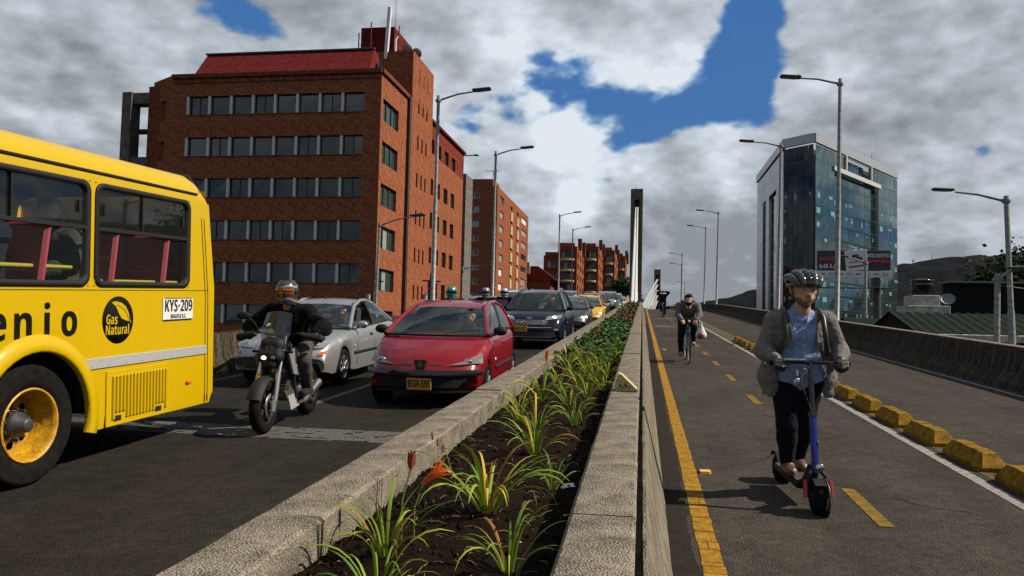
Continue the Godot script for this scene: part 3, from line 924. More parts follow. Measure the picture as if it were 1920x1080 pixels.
# wall in the plane through o with axes u and up; openings are [u0, v0, width, height]
func facade(parent: Node, m: Material, o: Vector3, u: Vector3, n: Vector3, W: float, H: float, opens: Array, depth := 0.22, called := "wall") -> void:
	var us := [0.0, W]
	var vs := [0.0, H]
	for r in opens:
		for x in [r[0], r[0] + r[2]]:
			if not us.has(x): us.append(x)
		for y in [r[1], r[1] + r[3]]:
			if not vs.has(y): vs.append(y)
	us.sort()
	vs.sort()
	var b := MB.new()
	b.flat()
	var pt := func(x: float, y: float, d: float) -> Vector3: return o + u * x + Vector3(0, y, 0) - n * d
	for i in us.size() - 1:
		for j in vs.size() - 1:
			var cxm: float = (us[i] + us[i + 1]) * 0.5
			var cym: float = (vs[j] + vs[j + 1]) * 0.5
			var open := false
			for r in opens:
				if cxm > r[0] and cxm < r[0] + r[2] and cym > r[1] and cym < r[1] + r[3]:
					open = true
					break
			if not open: b.q(pt.call(us[i], vs[j], 0), pt.call(us[i + 1], vs[j], 0), pt.call(us[i + 1], vs[j + 1], 0), pt.call(us[i], vs[j + 1], 0))
	for r in opens:
		var x0: float = r[0]
		var x1: float = r[0] + r[2]
		var y0: float = r[1]
		var y1: float = r[1] + r[3]
		b.q(pt.call(x0, y0, 0), pt.call(x1, y0, 0), pt.call(x1, y0, depth), pt.call(x0, y0, depth))
		b.q(pt.call(x0, y1, 0), pt.call(x1, y1, 0), pt.call(x1, y1, depth), pt.call(x0, y1, depth))
		b.q(pt.call(x0, y0, 0), pt.call(x0, y1, 0), pt.call(x0, y1, depth), pt.call(x0, y0, depth))
		b.q(pt.call(x1, y0, 0), pt.call(x1, y1, 0), pt.call(x1, y1, depth), pt.call(x1, y0, depth))
	part(called, b, m, parent)

func window(parent: Node, o: Vector3, u: Vector3, n: Vector3, r: Array, depth: float, bars: int, fm: Material, fw := 0.06, panes := [], bar_w := 0.0):
	var b := MB.new()
	var ub := Basis(u, Vector3.UP, u.cross(Vector3.UP))
	var c := func(x: float, y: float, d: float) -> Vector3: return o + u * x + Vector3(0, y, 0) - n * d
	var w: float = r[2]
	var h: float = r[3]
	var bw := fw if bar_w == 0.0 else bar_w
	var dd := depth - 0.05
	for y in [r[1] + fw * 0.5, r[1] + h - fw * 0.5]: b.box(c.call(r[0] + w * 0.5, y, dd), Vector3(w - 0.004, fw, 0.08), 0, ub)
	for x in [r[0] + fw * 0.5, r[0] + w - fw * 0.5]: b.box(c.call(x, r[1] + h * 0.5, dd), Vector3(fw, h - fw * 2.0, 0.08), 0, ub)
	for k in bars: b.box(c.call(r[0] + w * (k + 1.0) / (bars + 1.0), r[1] + h * 0.5, dd + 0.002), Vector3(bw, h - fw * 2.0, 0.09), 0, ub)
	var f := part("window", b, fm, parent)
	for k in bars + 1:
		var x0: float = r[0] + w * k / (bars + 1.0)
		var x1: float = r[0] + w * (k + 1.0) / (bars + 1.0)
		var p := MB.new()
		var tl := rng.randf_range(-0.008, 0.008)
		p.flat().q(c.call(x0, r[1], dd + 0.03 + tl), c.call(x1, r[1], dd + 0.03 - tl), c.call(x1, r[1] + h, dd + 0.03), c.call(x0, r[1] + h, dd + 0.03))
		part("pane", p, panes[rng.randi() % panes.size()] if panes.size() else [M.pane, M.pane, M.pane2, M.pane3][rng.randi() % 4], f)

func core(parent: Node, a: Vector3, b2: Vector3, m: Material, called := "wall"):
	var b := MB.new()
	b.box((a + b2) * 0.5, (b2 - a).abs())
	part(called, b, m, parent)

func build_buildings():
	var R := Vector3.RIGHT
	var F := Vector3.BACK
	var RT := Vector3.FORWARD # along the road, away
	# ---- large brick office building on the left
	var t := thing("brick_office_building", "large red brick office building with ribbon windows behind the bus", "building")
	var y0 := -2.6
	var tops := [18.53, 15.38, 12.27, 9.12, 6.0, 2.92]
	var o := Vector3(-35.36, y0, -54.0)
	var opens := []
	for y in tops: opens.append([1.18, y - 1.42 - y0, 14.04, 1.42])
	facade(t, M.brick, o, R, F, 16.52, 20.2 - y0, opens, 0.3)
	for r in opens:
		for k in 8:
			var q := [r[0] + 0.22 + k * 1.755, r[1], 1.53, r[3]]
			window(t, o, R, F, q, 0.3, 0 if rng.randf() < 0.6 else 1, M.darkframe, 0.035)
			var b := MB.new()
			b.box(o + Vector3(r[0] + 0.11 + k * 1.755, r[1] + 0.71, -0.12), Vector3(0.2, 1.41, 0.2), 0.015)
			part("mullion", b, M.frame, t)
		var sl := MB.new()
		sl.box(o + Vector3(r[0] + 7.02, r[1] - 0.04, -0.1), Vector3(14.2, 0.07, 0.3))
		part("sill", sl, M.brick3, t)
	# chamfered left corner
	var u2 := Vector3(2.64, 0, 1.6).normalized()
	var n2 := Vector3(-1.6, 0, 2.64).normalized()
	var o2 := Vector3(-38.0, y0, -55.6)
	var op2 := []
	for y in tops: op2.append([1.0, y - 1.6 - y0, 1.1, 1.5])
	facade(t, M.brick, o2, u2, n2, 3.087, 20.2 - y0, op2, 0.3)
	for r in op2: window(t, o2, u2, n2, r, 0.3, 0, M.darkframe, 0.05)
	# sunlit side, first bay
	o = Vector3(-18.84, y0, -54.0)
	opens = []
	for y in [18.18, 15.06, 11.95, 8.85, 5.75, 2.68]: opens.append([0.5, y - 1.62 - y0, 3.7, 1.62])
	facade(t, M.brick, o, RT, R, 6.5, 20.2 - y0, opens, 0.25)
	for r in opens: window(t, o, RT, R, r, 0.25, 2, M.darkframe, 0.06, [M.pane2, M.pane2, M.blind], 0.14)
	# brick cornice
	for c in [[Vector3(-27.1, 20.05, -53.95), Vector3(16.6, 0.32, 0.3)], [Vector3(-18.79, 20.05, -57.2), Vector3(0.3, 0.32, 6.5)], [Vector3(-27.1, 19.55, -53.98), Vector3(16.6, 0.1, 0.1)]]:
		var b := MB.new()
		b.box(c[0], c[1], 0.01)
		part("cornice", b, M.brick3, t)
	# stair tower
	o = Vector3(-18.5, y0, -60.5)
	opens = []
	for y in [22.82, 20.42, 17.35, 14.25, 11.15, 8.05, 5.0]:
		for k in 3: opens.append([1.75 + k * 1.25, y - 1.2 - y0, 0.42, 1.2])
	facade(t, M.brick, o, RT, R, 6.3, 23.85 - y0, opens, 0.3)
	for r in opens: window(t, o, RT, R, r, 0.3, 0, M.darkframe, 0.04)
	facade(t, M.brick, Vector3(-23.5, y0, -60.5), R, F, 5.0, 23.85 - y0, [])
	core(t, Vector3(-23.5, 20.0, -66.8), Vector3(-18.52, 23.8, -60.52), M.brick3)
	var b := MB.new()
	b.tube([Vector3(-18.6, y0, -60.42), Vector3(-18.6, 20.0, -60.42)], 0.09, 8)
	part("downpipe", b, M.darkmetal, t)
	# long sunlit wing
	o = Vector3(-18.84, y0, -66.8)
	opens = []
	for y in [17.9, 14.9, 11.86, 8.74, 5.62, 2.5]:
		for q in [0.55, 3.0, 5.9, 8.7]: opens.append([q, y - 1.45 - y0, 1.5, 1.45])
	facade(t, M.brick, o, RT, R, 13.9, 17.2 - y0, opens.filter(func(r): return r[1] + r[3] + y0 < 17.0), 0.25)
	for r in opens:
		if r[1] + r[3] + y0 < 17.0: window(t, o, RT, R, r, 0.25, 0, M.darkframe, 0.06)
	opens = []
	for q in [0.55, 3.0, 5.9, 8.7]: opens.append([q, 0.02, 1.5, 1.25])
	facade(t, M.redpanel, Vector3(-18.82, 17.2, -66.8), RT, R, 13.9, 2.75, opens, 0.25, "red_roof_band")
	for r in opens: window(t, Vector3(-18.82, 17.2, -66.8), RT, R, r, 0.25, 0, M.darkframe, 0.06)
	b = MB.new()
	b.box(Vector3(-18.75, 19.98, -73.8), Vector3(0.35, 0.25, 14.0), 0.02)
	part("cornice", b, M.redroof, t)
	core(t, Vector3(-38.0, y0, -80.7), Vector3(-19.3, 19.7, -55.0), M.brick3)
	facade(t, M.brick, Vector3(-18.84, y0, -80.7), Vector3(-1, 0, -0.6).normalized(), Vector3(0.6, 0, -1).normalized(), 6.0, 22.5, [])
	# red mansard roof with its gable end
	b = MB.new()
	b.flat()
	var A := [Vector3(-34.4, 20.2, -54.9), Vector3(-20.2, 20.2, -54.9), Vector3(-20.6, 22.75, -57.0), Vector3(-34.4, 22.75, -57.0), Vector3(-34.4, 20.2, -59.8), Vector3(-20.2, 20.2, -59.8), Vector3(-20.6, 22.75, -57.9), Vector3(-34.4, 22.75, -57.9)]
	b.q(A[0], A[1], A[2], A[3])
	b.q(A[3], A[2], A[6], A[7])
	b.q(A[7], A[6], A[5], A[4])
	b.q(A[1], A[5], A[6], A[2])
	b.q(A[0], A[3], A[7], A[4])
	var rf := part("roof", b, M.redroof, t)
	b = MB.new()
	b.box(Vector3(-27.5, 22.8, -57.0), Vector3(14.0, 0.14, 0.3), 0.02)
	part("ridge_cap", b, M.darkmetal, rf)
	b = MB.new()
	b.prism(PackedVector2Array([Vector2(-1.0, 0), Vector2(1.1, 0), Vector2(0, 1.7)]), 0.1, Transform3D(Basis(Vector3.UP, PI / 2), Vector3(-20.15, 20.4, -57.2)))
	part("gable_window", b, M.pane, rf)
	# penthouse, antennas
	b = MB.new()
	b.box(Vector3(-21.9, 24.75, -63.4), Vector3(2.9, 3.0, 4.0), 0.03)
	var ph := part("penthouse", b, M.redroof, t)
	for a in [[-23.6, 61.6, 25.9], [-22.4, 61.2, 26.6], [-20.0, 61.2, 26.2], [-21.0, 61.1, 26.4]]:
		b = MB.new()
		b.tube([Vector3(a[0], 23.2, -a[1]), Vector3(a[0], a[2], -a[1])], 0.05, 6)
		b.tube([Vector3(a[0], 24.9, -a[1]), Vector3(a[0] + 0.5, 24.9, -a[1] - 0.3)], 0.03, 5)
		part("antenna_mast", b, M.redpanel, ph)
	b = MB.new()
	b.box(Vector3(-20.75, 25.4, -60.6), Vector3(0.34, 4.4, 0.25), 0.06, Basis(Vector3.BACK, -0.05))
	part("antenna_panel", b, M.white, ph)
	b = MB.new()
	b.tube([Vector3(-20.6, 23.5, -62.0), Vector3(-20.6, 30.0, -62.0)], 0.03, 5)
	part("lightning_rod", b, M.grey, ph)
	b = MB.new()
	b.tube([Vector3(-20.2, 23.7, -61.0), Vector3(-20.2, 25.0, -61.0), Vector3(-20.0, 25.3, -61.0)], 0.1, 8)
	part("vent_pipe", b, M.white, ph)
	for k in 2:
		b = MB.new()
		b.lathe([Vector2(0.02, 0), Vector2(0.3, 0.05), Vector2(0.45, 0.15)], 12, Transform3D(Basis(Vector3.RIGHT, -1.1), Vector3(-19.4 + k * 0.5, 24.3, -61.5 - k)))
		part("satellite_dish", b, M.grey, ph)
	b = MB.new()
	b.tube([Vector3(-18.7, 19.6, -80.0), Vector3(-17.6, 19.7, -80.3)], 0.06, 6)
	b.box(Vector3(-17.4, 19.7, -80.3), Vector3(0.5, 0.15, 0.3), 0.03)
	part("wall_lamp", b, M.darkmetal, t)
	# dark open concrete frame beyond the left corner
	t = thing("concrete_frame", "dark open concrete stair frame at the left end of the brick office", "frame")
	for c in [[Vector3(-40.9, 8.6, -57.0), Vector3(0.85, 22.4, 1.2)], [Vector3(-38.4, 8.6, -57.2), Vector3(0.7, 22.4, 1.2)]]:
		b = MB.new()
		b.box(c[0], c[1], 0.03)
		part("post", b, M.darkconcrete, t)
	for y in [3.3, 6.8, 10.3, 14.1, 19.3]:
		b = MB.new()
		b.box(Vector3(-39.6, y, -57.1), Vector3(1.76, 0.9, 1.1), 0.03)
		part("beam", b, M.darkconcrete, t)
	b = MB.new()
	b.box(Vector3(-39.6, 17.0, -58.2), Vector3(3.4, 0.2, 1.0))
	part("landing", b, M.darkconcrete, t)
	# grey slab between the brick buildings
	t = thing("grey_tower_block", "narrow grey concrete tower edge behind the brick office wing", "building")
	opens = []
	for k in 6: opens.append([0.5, 2.0 + k * 3.0, 1.3, 1.3])
	facade(t, M.concrete_far, Vector3(-22.5, y0, -81.5), R, F, 3.8, 20.6, opens, 0.2)
	for r in opens: window(t, Vector3(-22.5, y0, -81.5), R, F, r, 0.2, 0, M.darkframe)
	facade(t, M.concrete_far, Vector3(-18.7, y0, -81.5), RT, R, 3.4, 20.6, [])
	core(t, Vector3(-22.4, 15.0, -84.8), Vector3(-18.75, 17.95, -81.6), M.concrete_far)
	# ---- second brick block
	t = thing("brick_apartment_block", "tall brick apartment block with two cream vertical stripes", "building")
	o = Vector3(-33.9, y0, -148.0)
	opens = []
	for k in 9: opens.append([0.7, 28.0 - 1.35 - k * 2.78 - y0, 2.0, 1.25])
	facade(t, M.brick2, o, R, F, 6.2, 29.0 - y0, opens, 0.25)
	for r in opens: window(t, o, R, F, r, 0.25, 1, M.frame, 0.1, [M.blind, M.pane2, M.pane])
	o = Vector3(-27.7, y0, -148.0)
	opens = []
	for k in 9:
		var yy := 27.6 - 1.35 - k * 2.85 - y0
		opens.append([3.0, yy, 4.4, 1.4])
		opens.append([31.0, yy, 8.5, 1.4])
	for k in 8:
		opens.append([15.5, 26.8 - k * 2.85 - y0, 2.6, 0.8])
		opens.append([24.0, 26.8 - k * 2.85 - y0, 2.6, 0.8])
	facade(t, M.brick2, o, RT, R, 42.0, 29.0 - y0, opens, 0.25)
	for r in opens: window(t, o, RT, R, r, 0.25, 0, M.frame if r[2] > 3 else M.darkframe, 0.12, [M.blind, M.blind, M.white, M.pane] if r[2] > 3 else [M.pane])
	for q in [15.5, 24.0]:
		for k in 8:
			b = MB.new()
			b.box(o + Vector3(0.06, 25.35 - k * 2.85 - y0, -q - 1.3), Vector3(0.2, 1.95, 2.6))
			part("cream_panel", b, M.cream, t)
	core(t, Vector3(-33.8, y0, -189.9), Vector3(-28.2, 28.9, -148.4), M.brick3)
	b = MB.new()
	b.box(Vector3(-31.2, 29.7, -152.0), Vector3(5.0, 1.5, 7.0))
	part("roof_house", b, M.brick2, t)
	b = MB.new()
	b.tube([Vector3(-29.0, 29.0, -150.0), Vector3(-29.0, 32.5, -150.0)], 0.08, 5)
	b.tube([Vector3(-30.5, 32.3, -150.0), Vector3(-27.8, 32.3, -150.0)], 0.06, 5)
	part("antenna_mast", b, M.grey, t)
	# ---- low tiled house
	t = thing("tiled_house", "low house with terracotta tiled roof between the two brick apartment blocks", "house")
	core(t, Vector3(-30.0, y0, -200.0), Vector3(-22.0, 13.6, -190.0), M.brick3)
	b = MB.new()
	b.prism(PackedVector2Array([Vector2(-5.6, 0), Vector2(5.6, 0), Vector2(1.0, 3.4), Vector2(-2.0, 3.4)]), 10.6, Transform3D(Basis.IDENTITY, Vector3(-26.0, 13.6, -195.0)))
	part("roof", b, M.redpanel, t)
	core(t, Vector3(-28.4, 15.0, -189.0), Vector3(-27.0, 17.9, -192.0), M.whitewall, "dormer")
	# ---- stepped brick apartments by the bridge
	var steps := [[-25.0, -19.8, 200.0, 206.0, 20.6], [-21.2, -16.4, 199.0, 226.0, 22.9], [-16.4, -12.4, 224.0, 256.0, 25.6], [-12.4, -8.8, 252.0, 292.0, 27.4], [-8.8, -6.2, 288.0, 320.0, 29.0]]
	var words := ["brick apartment wing with glazed balconies, nearest to the tiled house", "brick apartment wing with cream balconies in front of its chimneys", "middle brick apartment wing with cream balcony edges", "fourth brick apartment wing stepping towards the pylon", "last brick apartment wing beside the palms at the pylon"]
	for k in steps.size():
		var s = steps[k]
		t = thing("apartment_wing", words[k], "building", Transform3D.IDENTITY, "stepped brick apartments by the bridge")
		var w: float = s[1] - s[0]
		o = Vector3(s[0], y0, -s[2])
		opens = []
		var sc: float = s[2] / 200.0
		for f in 8:
			var yy: float = s[4] - 3.0 * sc - f * 2.75 * sc - y0
			if yy > 0.5: opens.append([w * 0.18, yy, w * 0.62, 1.7 * sc])
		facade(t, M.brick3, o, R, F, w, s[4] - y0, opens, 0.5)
		for r in opens:
			window(t, o, R, F, r, 0.5, 3, M.frame if k == 0 else M.darkframe, 0.1, [M.pane, M.pane2, M.blind])
			if k > 0:
				b = MB.new()
				b.lathe([Vector2(w * 0.36, 0), Vector2(w * 0.38, 0.1), Vector2(w * 0.38, 0.55), Vector2(w * 0.36, 0.6)], 14, Transform3D(Basis.from_scale(Vector3(1, sc, 0.5)), o + Vector3(w * 0.49, r[1] - 0.75 * sc, -0.05)), TAU)
				part("balcony", b, M.cream, t)
		o = Vector3(s[1], y0, -s[2])
		var L: float = s[3] - s[2]
		opens = []
		for f in 7:
			var yy: float = s[4] - 2.9 * sc - f * 2.75 * sc - y0
			if yy > 0.5:
				for q in 3: opens.append([L * (0.08 + q * 0.31), yy, L * 0.13, 1.5 * sc])
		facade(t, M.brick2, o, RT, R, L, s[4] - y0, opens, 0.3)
		for r in opens: window(t, o, RT, R, r, 0.3, 0, M.darkframe, 0.1)
		for q in 2:
			b = MB.new()
			b.box(o + Vector3(0.3, s[4] - y0 + 1.0, -L * (0.2 + 0.5 * q)), Vector3(1.0, 3.0 + q, 1.6), 0.02)
			part("chimney", b, M.brick3, t)
		core(t, Vector3(s[0] + 0.1, y0, -s[3] + 0.1), Vector3(s[1] - 0.4, s[4] - 0.2, -s[2] - 0.6), M.brick3)
		core(t, Vector3(s[0], s[4], -s[2] - 3.0), Vector3(s[1] - 1.0, s[4] + 1.2, -s[2] - 6.0), M.brick2, "roof_house")

func build_tower():
	# glass office tower on the right
	var t := thing("glass_office_tower", "tall dark teal glass office tower with a pale roof band", "building")
	var y0 := -2.6
	var top := 50.0
	var P := [Vector3(35.7, 0, -258.8), Vector3(35.7, 0, -210.7), Vector3(41.9, 0, -204.4), Vector3(75.8, 0, -253.9)]
	var gl := [mat(Color(0.12, 0.21, 0.195), 0.04, 0.85), mat(Color(0.16, 0.26, 0.24), 0.06, 0.85), mat(Color(0.09, 0.165, 0.155), 0.05, 0.85)]
	var gd := [mat(Color(0.02, 0.03, 0.034), 0.05, 0.5), mat(Color(0.014, 0.022, 0.026), 0.05, 0.5), mat(Color(0.025, 0.04, 0.044), 0.06, 0.5)]
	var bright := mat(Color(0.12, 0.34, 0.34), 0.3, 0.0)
	var pale := mat(Color(0.42, 0.46, 0.48), 0.35, 0.3)
	var mull := mat(Color(0.02, 0.028, 0.03), 0.4)
	# solid behind the glass
	var b := MB.new()
	var poly := PackedVector2Array()
	for p in [Vector2(36.6, -258.0), Vector2(36.6, -212.0), Vector2(41.0, -209.0), Vector2(72.5, -254.5), Vector2(60.0, -275.0)]: poly.append(Vector2(p.x, -p.y))
	b.prism(poly, top - y0, Transform3D(Basis(Vector3.RIGHT, PI / 2), Vector3(0, (top + y0) * 0.5, 0)) * Transform3D(Basis.from_scale(Vector3(1, -1, 1)), Vector3.ZERO))
	part("core", b, mull, t)
	# curtain walls: [from, to, columns, kind]
	var walls := [[P[1], P[2], 6, 0], [P[2], P[3], 15, 1]]
	for w in walls:
		var a: Vector3 = w[0]
		var c: Vector3 = w[1]
		var u := (c - a).normalized()
		var n := Vector3(-u.z, 0, u.x)
		if n.z < 0: n = -n
		var L := a.distance_to(c)
		var cols: int = w[2]
		var cw := L / cols
		for f in 14:
			var ya := y0 + f * 3.72
			for k in cols:
				# the big recessed bay of the long face starts below the twelfth floor
				var rec := 0.0
				if w[3] == 1:
					if f < 13 and k >= 3 and k < 11: rec = 1.1
					if f == 13 and k >= 5 and k < 9: rec = 1.4
				var hh := 3.6
				var pc := MB.new()
				var tl := rng.randf_range(-0.02, 0.02)
				var q0 := a + u * (k * cw + 0.05) + n * (0.3 - rec)
				var q1 := a + u * ((k + 1) * cw - 0.05) + n * (0.3 - rec)
				pc.flat().q(q0 + Vector3(0, ya, 0) + n * tl, q1 + Vector3(0, ya, 0) - n * tl, q1 + Vector3(0, ya + hh, 0), q0 + Vector3(0, ya + hh, 0) + n * tl * 0.5)
				part("glass_panel", pc, (gl if w[3] == 1 else gd)[rng.randi() % 3], t)
				if rng.randf() < (0.2 if w[3] == 0 else 0.5) and f < 11: # drawn blinds, and room light put in as bright colour on the glass
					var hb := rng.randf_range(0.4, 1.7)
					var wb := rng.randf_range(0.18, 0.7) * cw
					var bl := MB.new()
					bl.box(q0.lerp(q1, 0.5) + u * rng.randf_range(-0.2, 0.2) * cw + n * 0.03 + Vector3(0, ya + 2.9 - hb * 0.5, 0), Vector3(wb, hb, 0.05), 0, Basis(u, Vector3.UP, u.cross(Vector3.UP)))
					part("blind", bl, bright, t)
		for f in 15:
			b = MB.new()
			b.box(a + u * L * 0.5 + n * 0.28 + Vector3(0, y0 + f * 3.72 - 0.06, 0), Vector3(L, 0.14, 0.1), 0, Basis(u, Vector3.UP, u.cross(Vector3.UP)))
			part("floor_band", b, mull, t)
		# pale roof band
		b = MB.new()
		b.box(a + u * L * 0.5 + n * 0.15 + Vector3(0, top + 1.1, 0), Vector3(L + 0.5, 2.3, 0.8), 0.03, Basis(u, Vector3.UP, u.cross(Vector3.UP)))
		part("roof_band", b, pale, t)
	# white frames on the long face
	var u: Vector3 = (P[3] - P[2]).normalized()
	var n := Vector3(-u.z, 0, u.x)
	if n.z < 0: n = -n
	var ub := Basis(u, Vector3.UP, u.cross(Vector3.UP))
	var white := mat(Color(0.5, 0.53, 0.55), 0.5)
	for c in [[28.0, 45.2, 34.0, 1.2], [37.6, 47.9, 0.7, 4.2], [19.2, 47.9, 0.7, 4.2]]:
		b = MB.new()
		b.box(P[2] + u * c[0] + n * 0.5 + Vector3(0, c[1], 0), Vector3(c[2], c[3], 0.5), 0.02, ub)
		part("white_frame", b, white, t)
	# panelled flank facing the road
	var grey := [mat(Color(0.3, 0.33, 0.36), 0.3, 0.3), mat(Color(0.36, 0.39, 0.42), 0.3, 0.3), mat(Color(0.26, 0.29, 0.32), 0.3, 0.3)]
	for f in 13:
		for k in 8:
			var dark := k in [2, 3, 5] and f < 11
			var pc := MB.new()
			var x := 35.7 + (0.7 if dark else 0.0)
			var z0 := -210.7 - k * 6.0
			pc.flat().q(Vector3(x, y0 + f * 4.0, z0), Vector3(x, y0 + f * 4.0, z0 - 5.9), Vector3(x, y0 + f * 4.0 + 3.92, z0 - 5.9), Vector3(x, y0 + f * 4.0 + 3.92, z0))
			part("cladding_panel", pc, gd[1] if dark else grey[rng.randi() % 3], t)
	b = MB.new()
	b.box(Vector3(35.75, top + 1.1, -234.7), Vector3(0.8, 2.3, 48.5), 0.03)
	part("roof_band", b, pale, t)
	for k in 4:
		b = MB.new()
		b.tube([Vector3(66.0 + k * 0.8, top, -244.0 - k), Vector3(66.0 + k * 0.8, top + 5.5 - k, -244.0 - k)], 0.09, 5)
		part("antenna_mast", b, M.grey, t)
	# white podium strip
	b = MB.new()
	b.box(Vector3(58.0, 1.4, -226.0), Vector3(34.0, 3.2, 0.6), 0.02, ub)
	part("podium_band", b, white, t)
	# billboard
	t = thing("billboard", "dark billboard with red and white lettering in front of the glass tower", "billboard", Transform3D(Basis(Vector3.UP, -0.06), Vector3(30.0, 0, -120.0)))
	b = MB.new()
	b.box(Vector3(0, 12.55, 0), Vector3(9.9, 3.0, 0.4), 0.03)
	part("board", b, mat(Color(0.015, 0.014, 0.015), 0.5), t)
	b = MB.new()
	b.box(Vector3(0, 10.62, 0.12), Vector3(10.1, 0.95, 0.5), 0.02)
	part("sponsor_strip", b, M.white, t)
	b = MB.new()
	b.box(Vector3(0.35, 12.6, 0.32), Vector3(3.0, 2.9, 0.1), 0.02, Basis(Vector3.BACK, 0.1))
	part("white_card", b, M.white, t)
	var tw := mat(Color(0.8, 0.8, 0.8), 0.6)
	var tr := mat(Color(0.6, 0.03, 0.06), 0.6)
	lettering("24/SEP", 0.62, tr, t, Transform3D(Basis.IDENTITY, Vector3(-3.4, 12.8, 0.23)), "lettering", true, 2.6)
	lettering("6:40 A.M.", 0.62, tw, t, Transform3D(Basis.IDENTITY, Vector3(-3.3, 11.75, 0.23)), "lettering", true, 2.7)
	lettering("#KILOMETRO", 0.55, tw, t, Transform3D(Basis.IDENTITY, Vector3(3.3, 13.3, 0.23)), "lettering", true, 2.9)
	for k in 5: # red brush lettering too small to read
		b = MB.new()
		b.box(Vector3(2.2 + k * 0.56, 12.5 + 0.05 * (k % 2), 0.22), Vector3(0.48, 0.5 - 0.12 * (k % 3), 0.03), 0.02, Basis(Vector3.BACK, 0.06))
		part("red_brush_mark", b, tr, t)
	var dk := mat(Color(0.05, 0.05, 0.05), 0.6)
	for c in [[0.2, 13.2, 0.9, 0.5, dk], [0.75, 12.85, 0.8, 0.45, dk], [-0.1, 12.35, 1.2, 0.16, tr], [0.4, 11.75, 2.2, 0.22, dk]]:
		b = MB.new()
		b.box(Vector3(c[0], c[1], 0.39), Vector3(c[2], c[3], 0.03), 0.02, Basis(Vector3.BACK, 0.14))
		part("card_mark", b, c[4], t)
	for k in 8:
		b = MB.new()
		if k % 2: b.lathe([Vector2(0.22, 0), Vector2(0.3, 0), Vector2(0.3, 0.03), Vector2(0.22, 0.03)], 10, Transform3D(Basis(Vector3.RIGHT, PI / 2).scaled(Vector3(1.3, 0.7, 1)), Vector3(-4.2 + k * 1.2, 10.62, 0.39)))
		else: b.box(Vector3(-4.2 + k * 1.2, 10.62, 0.39), Vector3(0.7, 0.22, 0.03), 0.01)
		part("sponsor_mark", b, M.grey, t)
	b = MB.new()
	b.tube([Vector3(3.2, -2.6, 0), Vector3(3.2, 12.0, -0.4)], 0.55, 14)
	part("post", b, M.darkmetal, t)
	b = MB.new()
	b.box(Vector3(0, 8.6, 0.6), Vector3(10.2, 0.12, 1.0), 0.02)
	b.box(Vector3(0, 9.0, 1.1), Vector3(10.2, 0.06, 0.06))
	part("catwalk", b, M.darkmetal, t)
	for k in 4:
		b = MB.new()
		b.box(Vector3(-3.6 + k * 2.5, 8.85, 1.3), Vector3(0.5, 0.22, 0.35), 0.04)
		part("floodlight", b, M.grey, t)

func tree(called: String, label: String, base: Vector3, h: float, w: float, c: Color, n: int, leaf: float, group := "", palm := false):
	var t := thing(called, label, "tree", Transform3D(Basis.IDENTITY, base), group)
	var b := MB.new()
	b.tube([Vector3.ZERO, Vector3(0.1, h * 0.35, 0), Vector3(0, h * 0.75, 0.1)], [h * 0.03, h * 0.022, h * 0.01], 8)
	var tips := []
	for k in 9:
		var a := rng.randf() * TAU
		var y := rng.randf_range(0.35, 0.7) * h
		var e := Vector3(cos(a) * w * rng.randf_range(0.25, 0.42), y + h * rng.randf_range(0.1, 0.3), sin(a) * w * rng.randf_range(0.25, 0.42))
		tips.append(e)
		b.tube([Vector3(0, y, 0), e * 0.5 + Vector3(0, y * 0.5, 0), e], [h * 0.012, h * 0.008, h * 0.004], 5)
	part("trunk", b, M.wood, t)
	tips.append(Vector3(0, h * 0.85, 0))
	b = MB.new()
	b.flat()
	for k in n:
		var cc: Vector3 = tips[k % tips.size()]
		var d := Vector3(rng.randfn(), rng.randfn() * 0.7, rng.randfn()) * w * 0.13
		var p := cc + d
		var q := Basis.from_euler(Vector3(rng.randf() * 6, rng.randf() * 6, rng.randf() * 6))
		var l := leaf * rng.randf_range(0.6, 1.3)
		b.col(Color.WHITE * rng.randf_range(0.6, 1.3))
		b.q(p, p + q * Vector3(l * 0.35, l * 0.5, 0), p + q * Vector3(0, l, 0.1 * l), p + q * Vector3(-l * 0.35, l * 0.5, 0))
	part("crown", b, mat(c, 0.7, 0, {"vertex_color_use_as_albedo": true, "backlight_enabled": true, "backlight": Color(0.05, 0.08, 0.02)}), t)

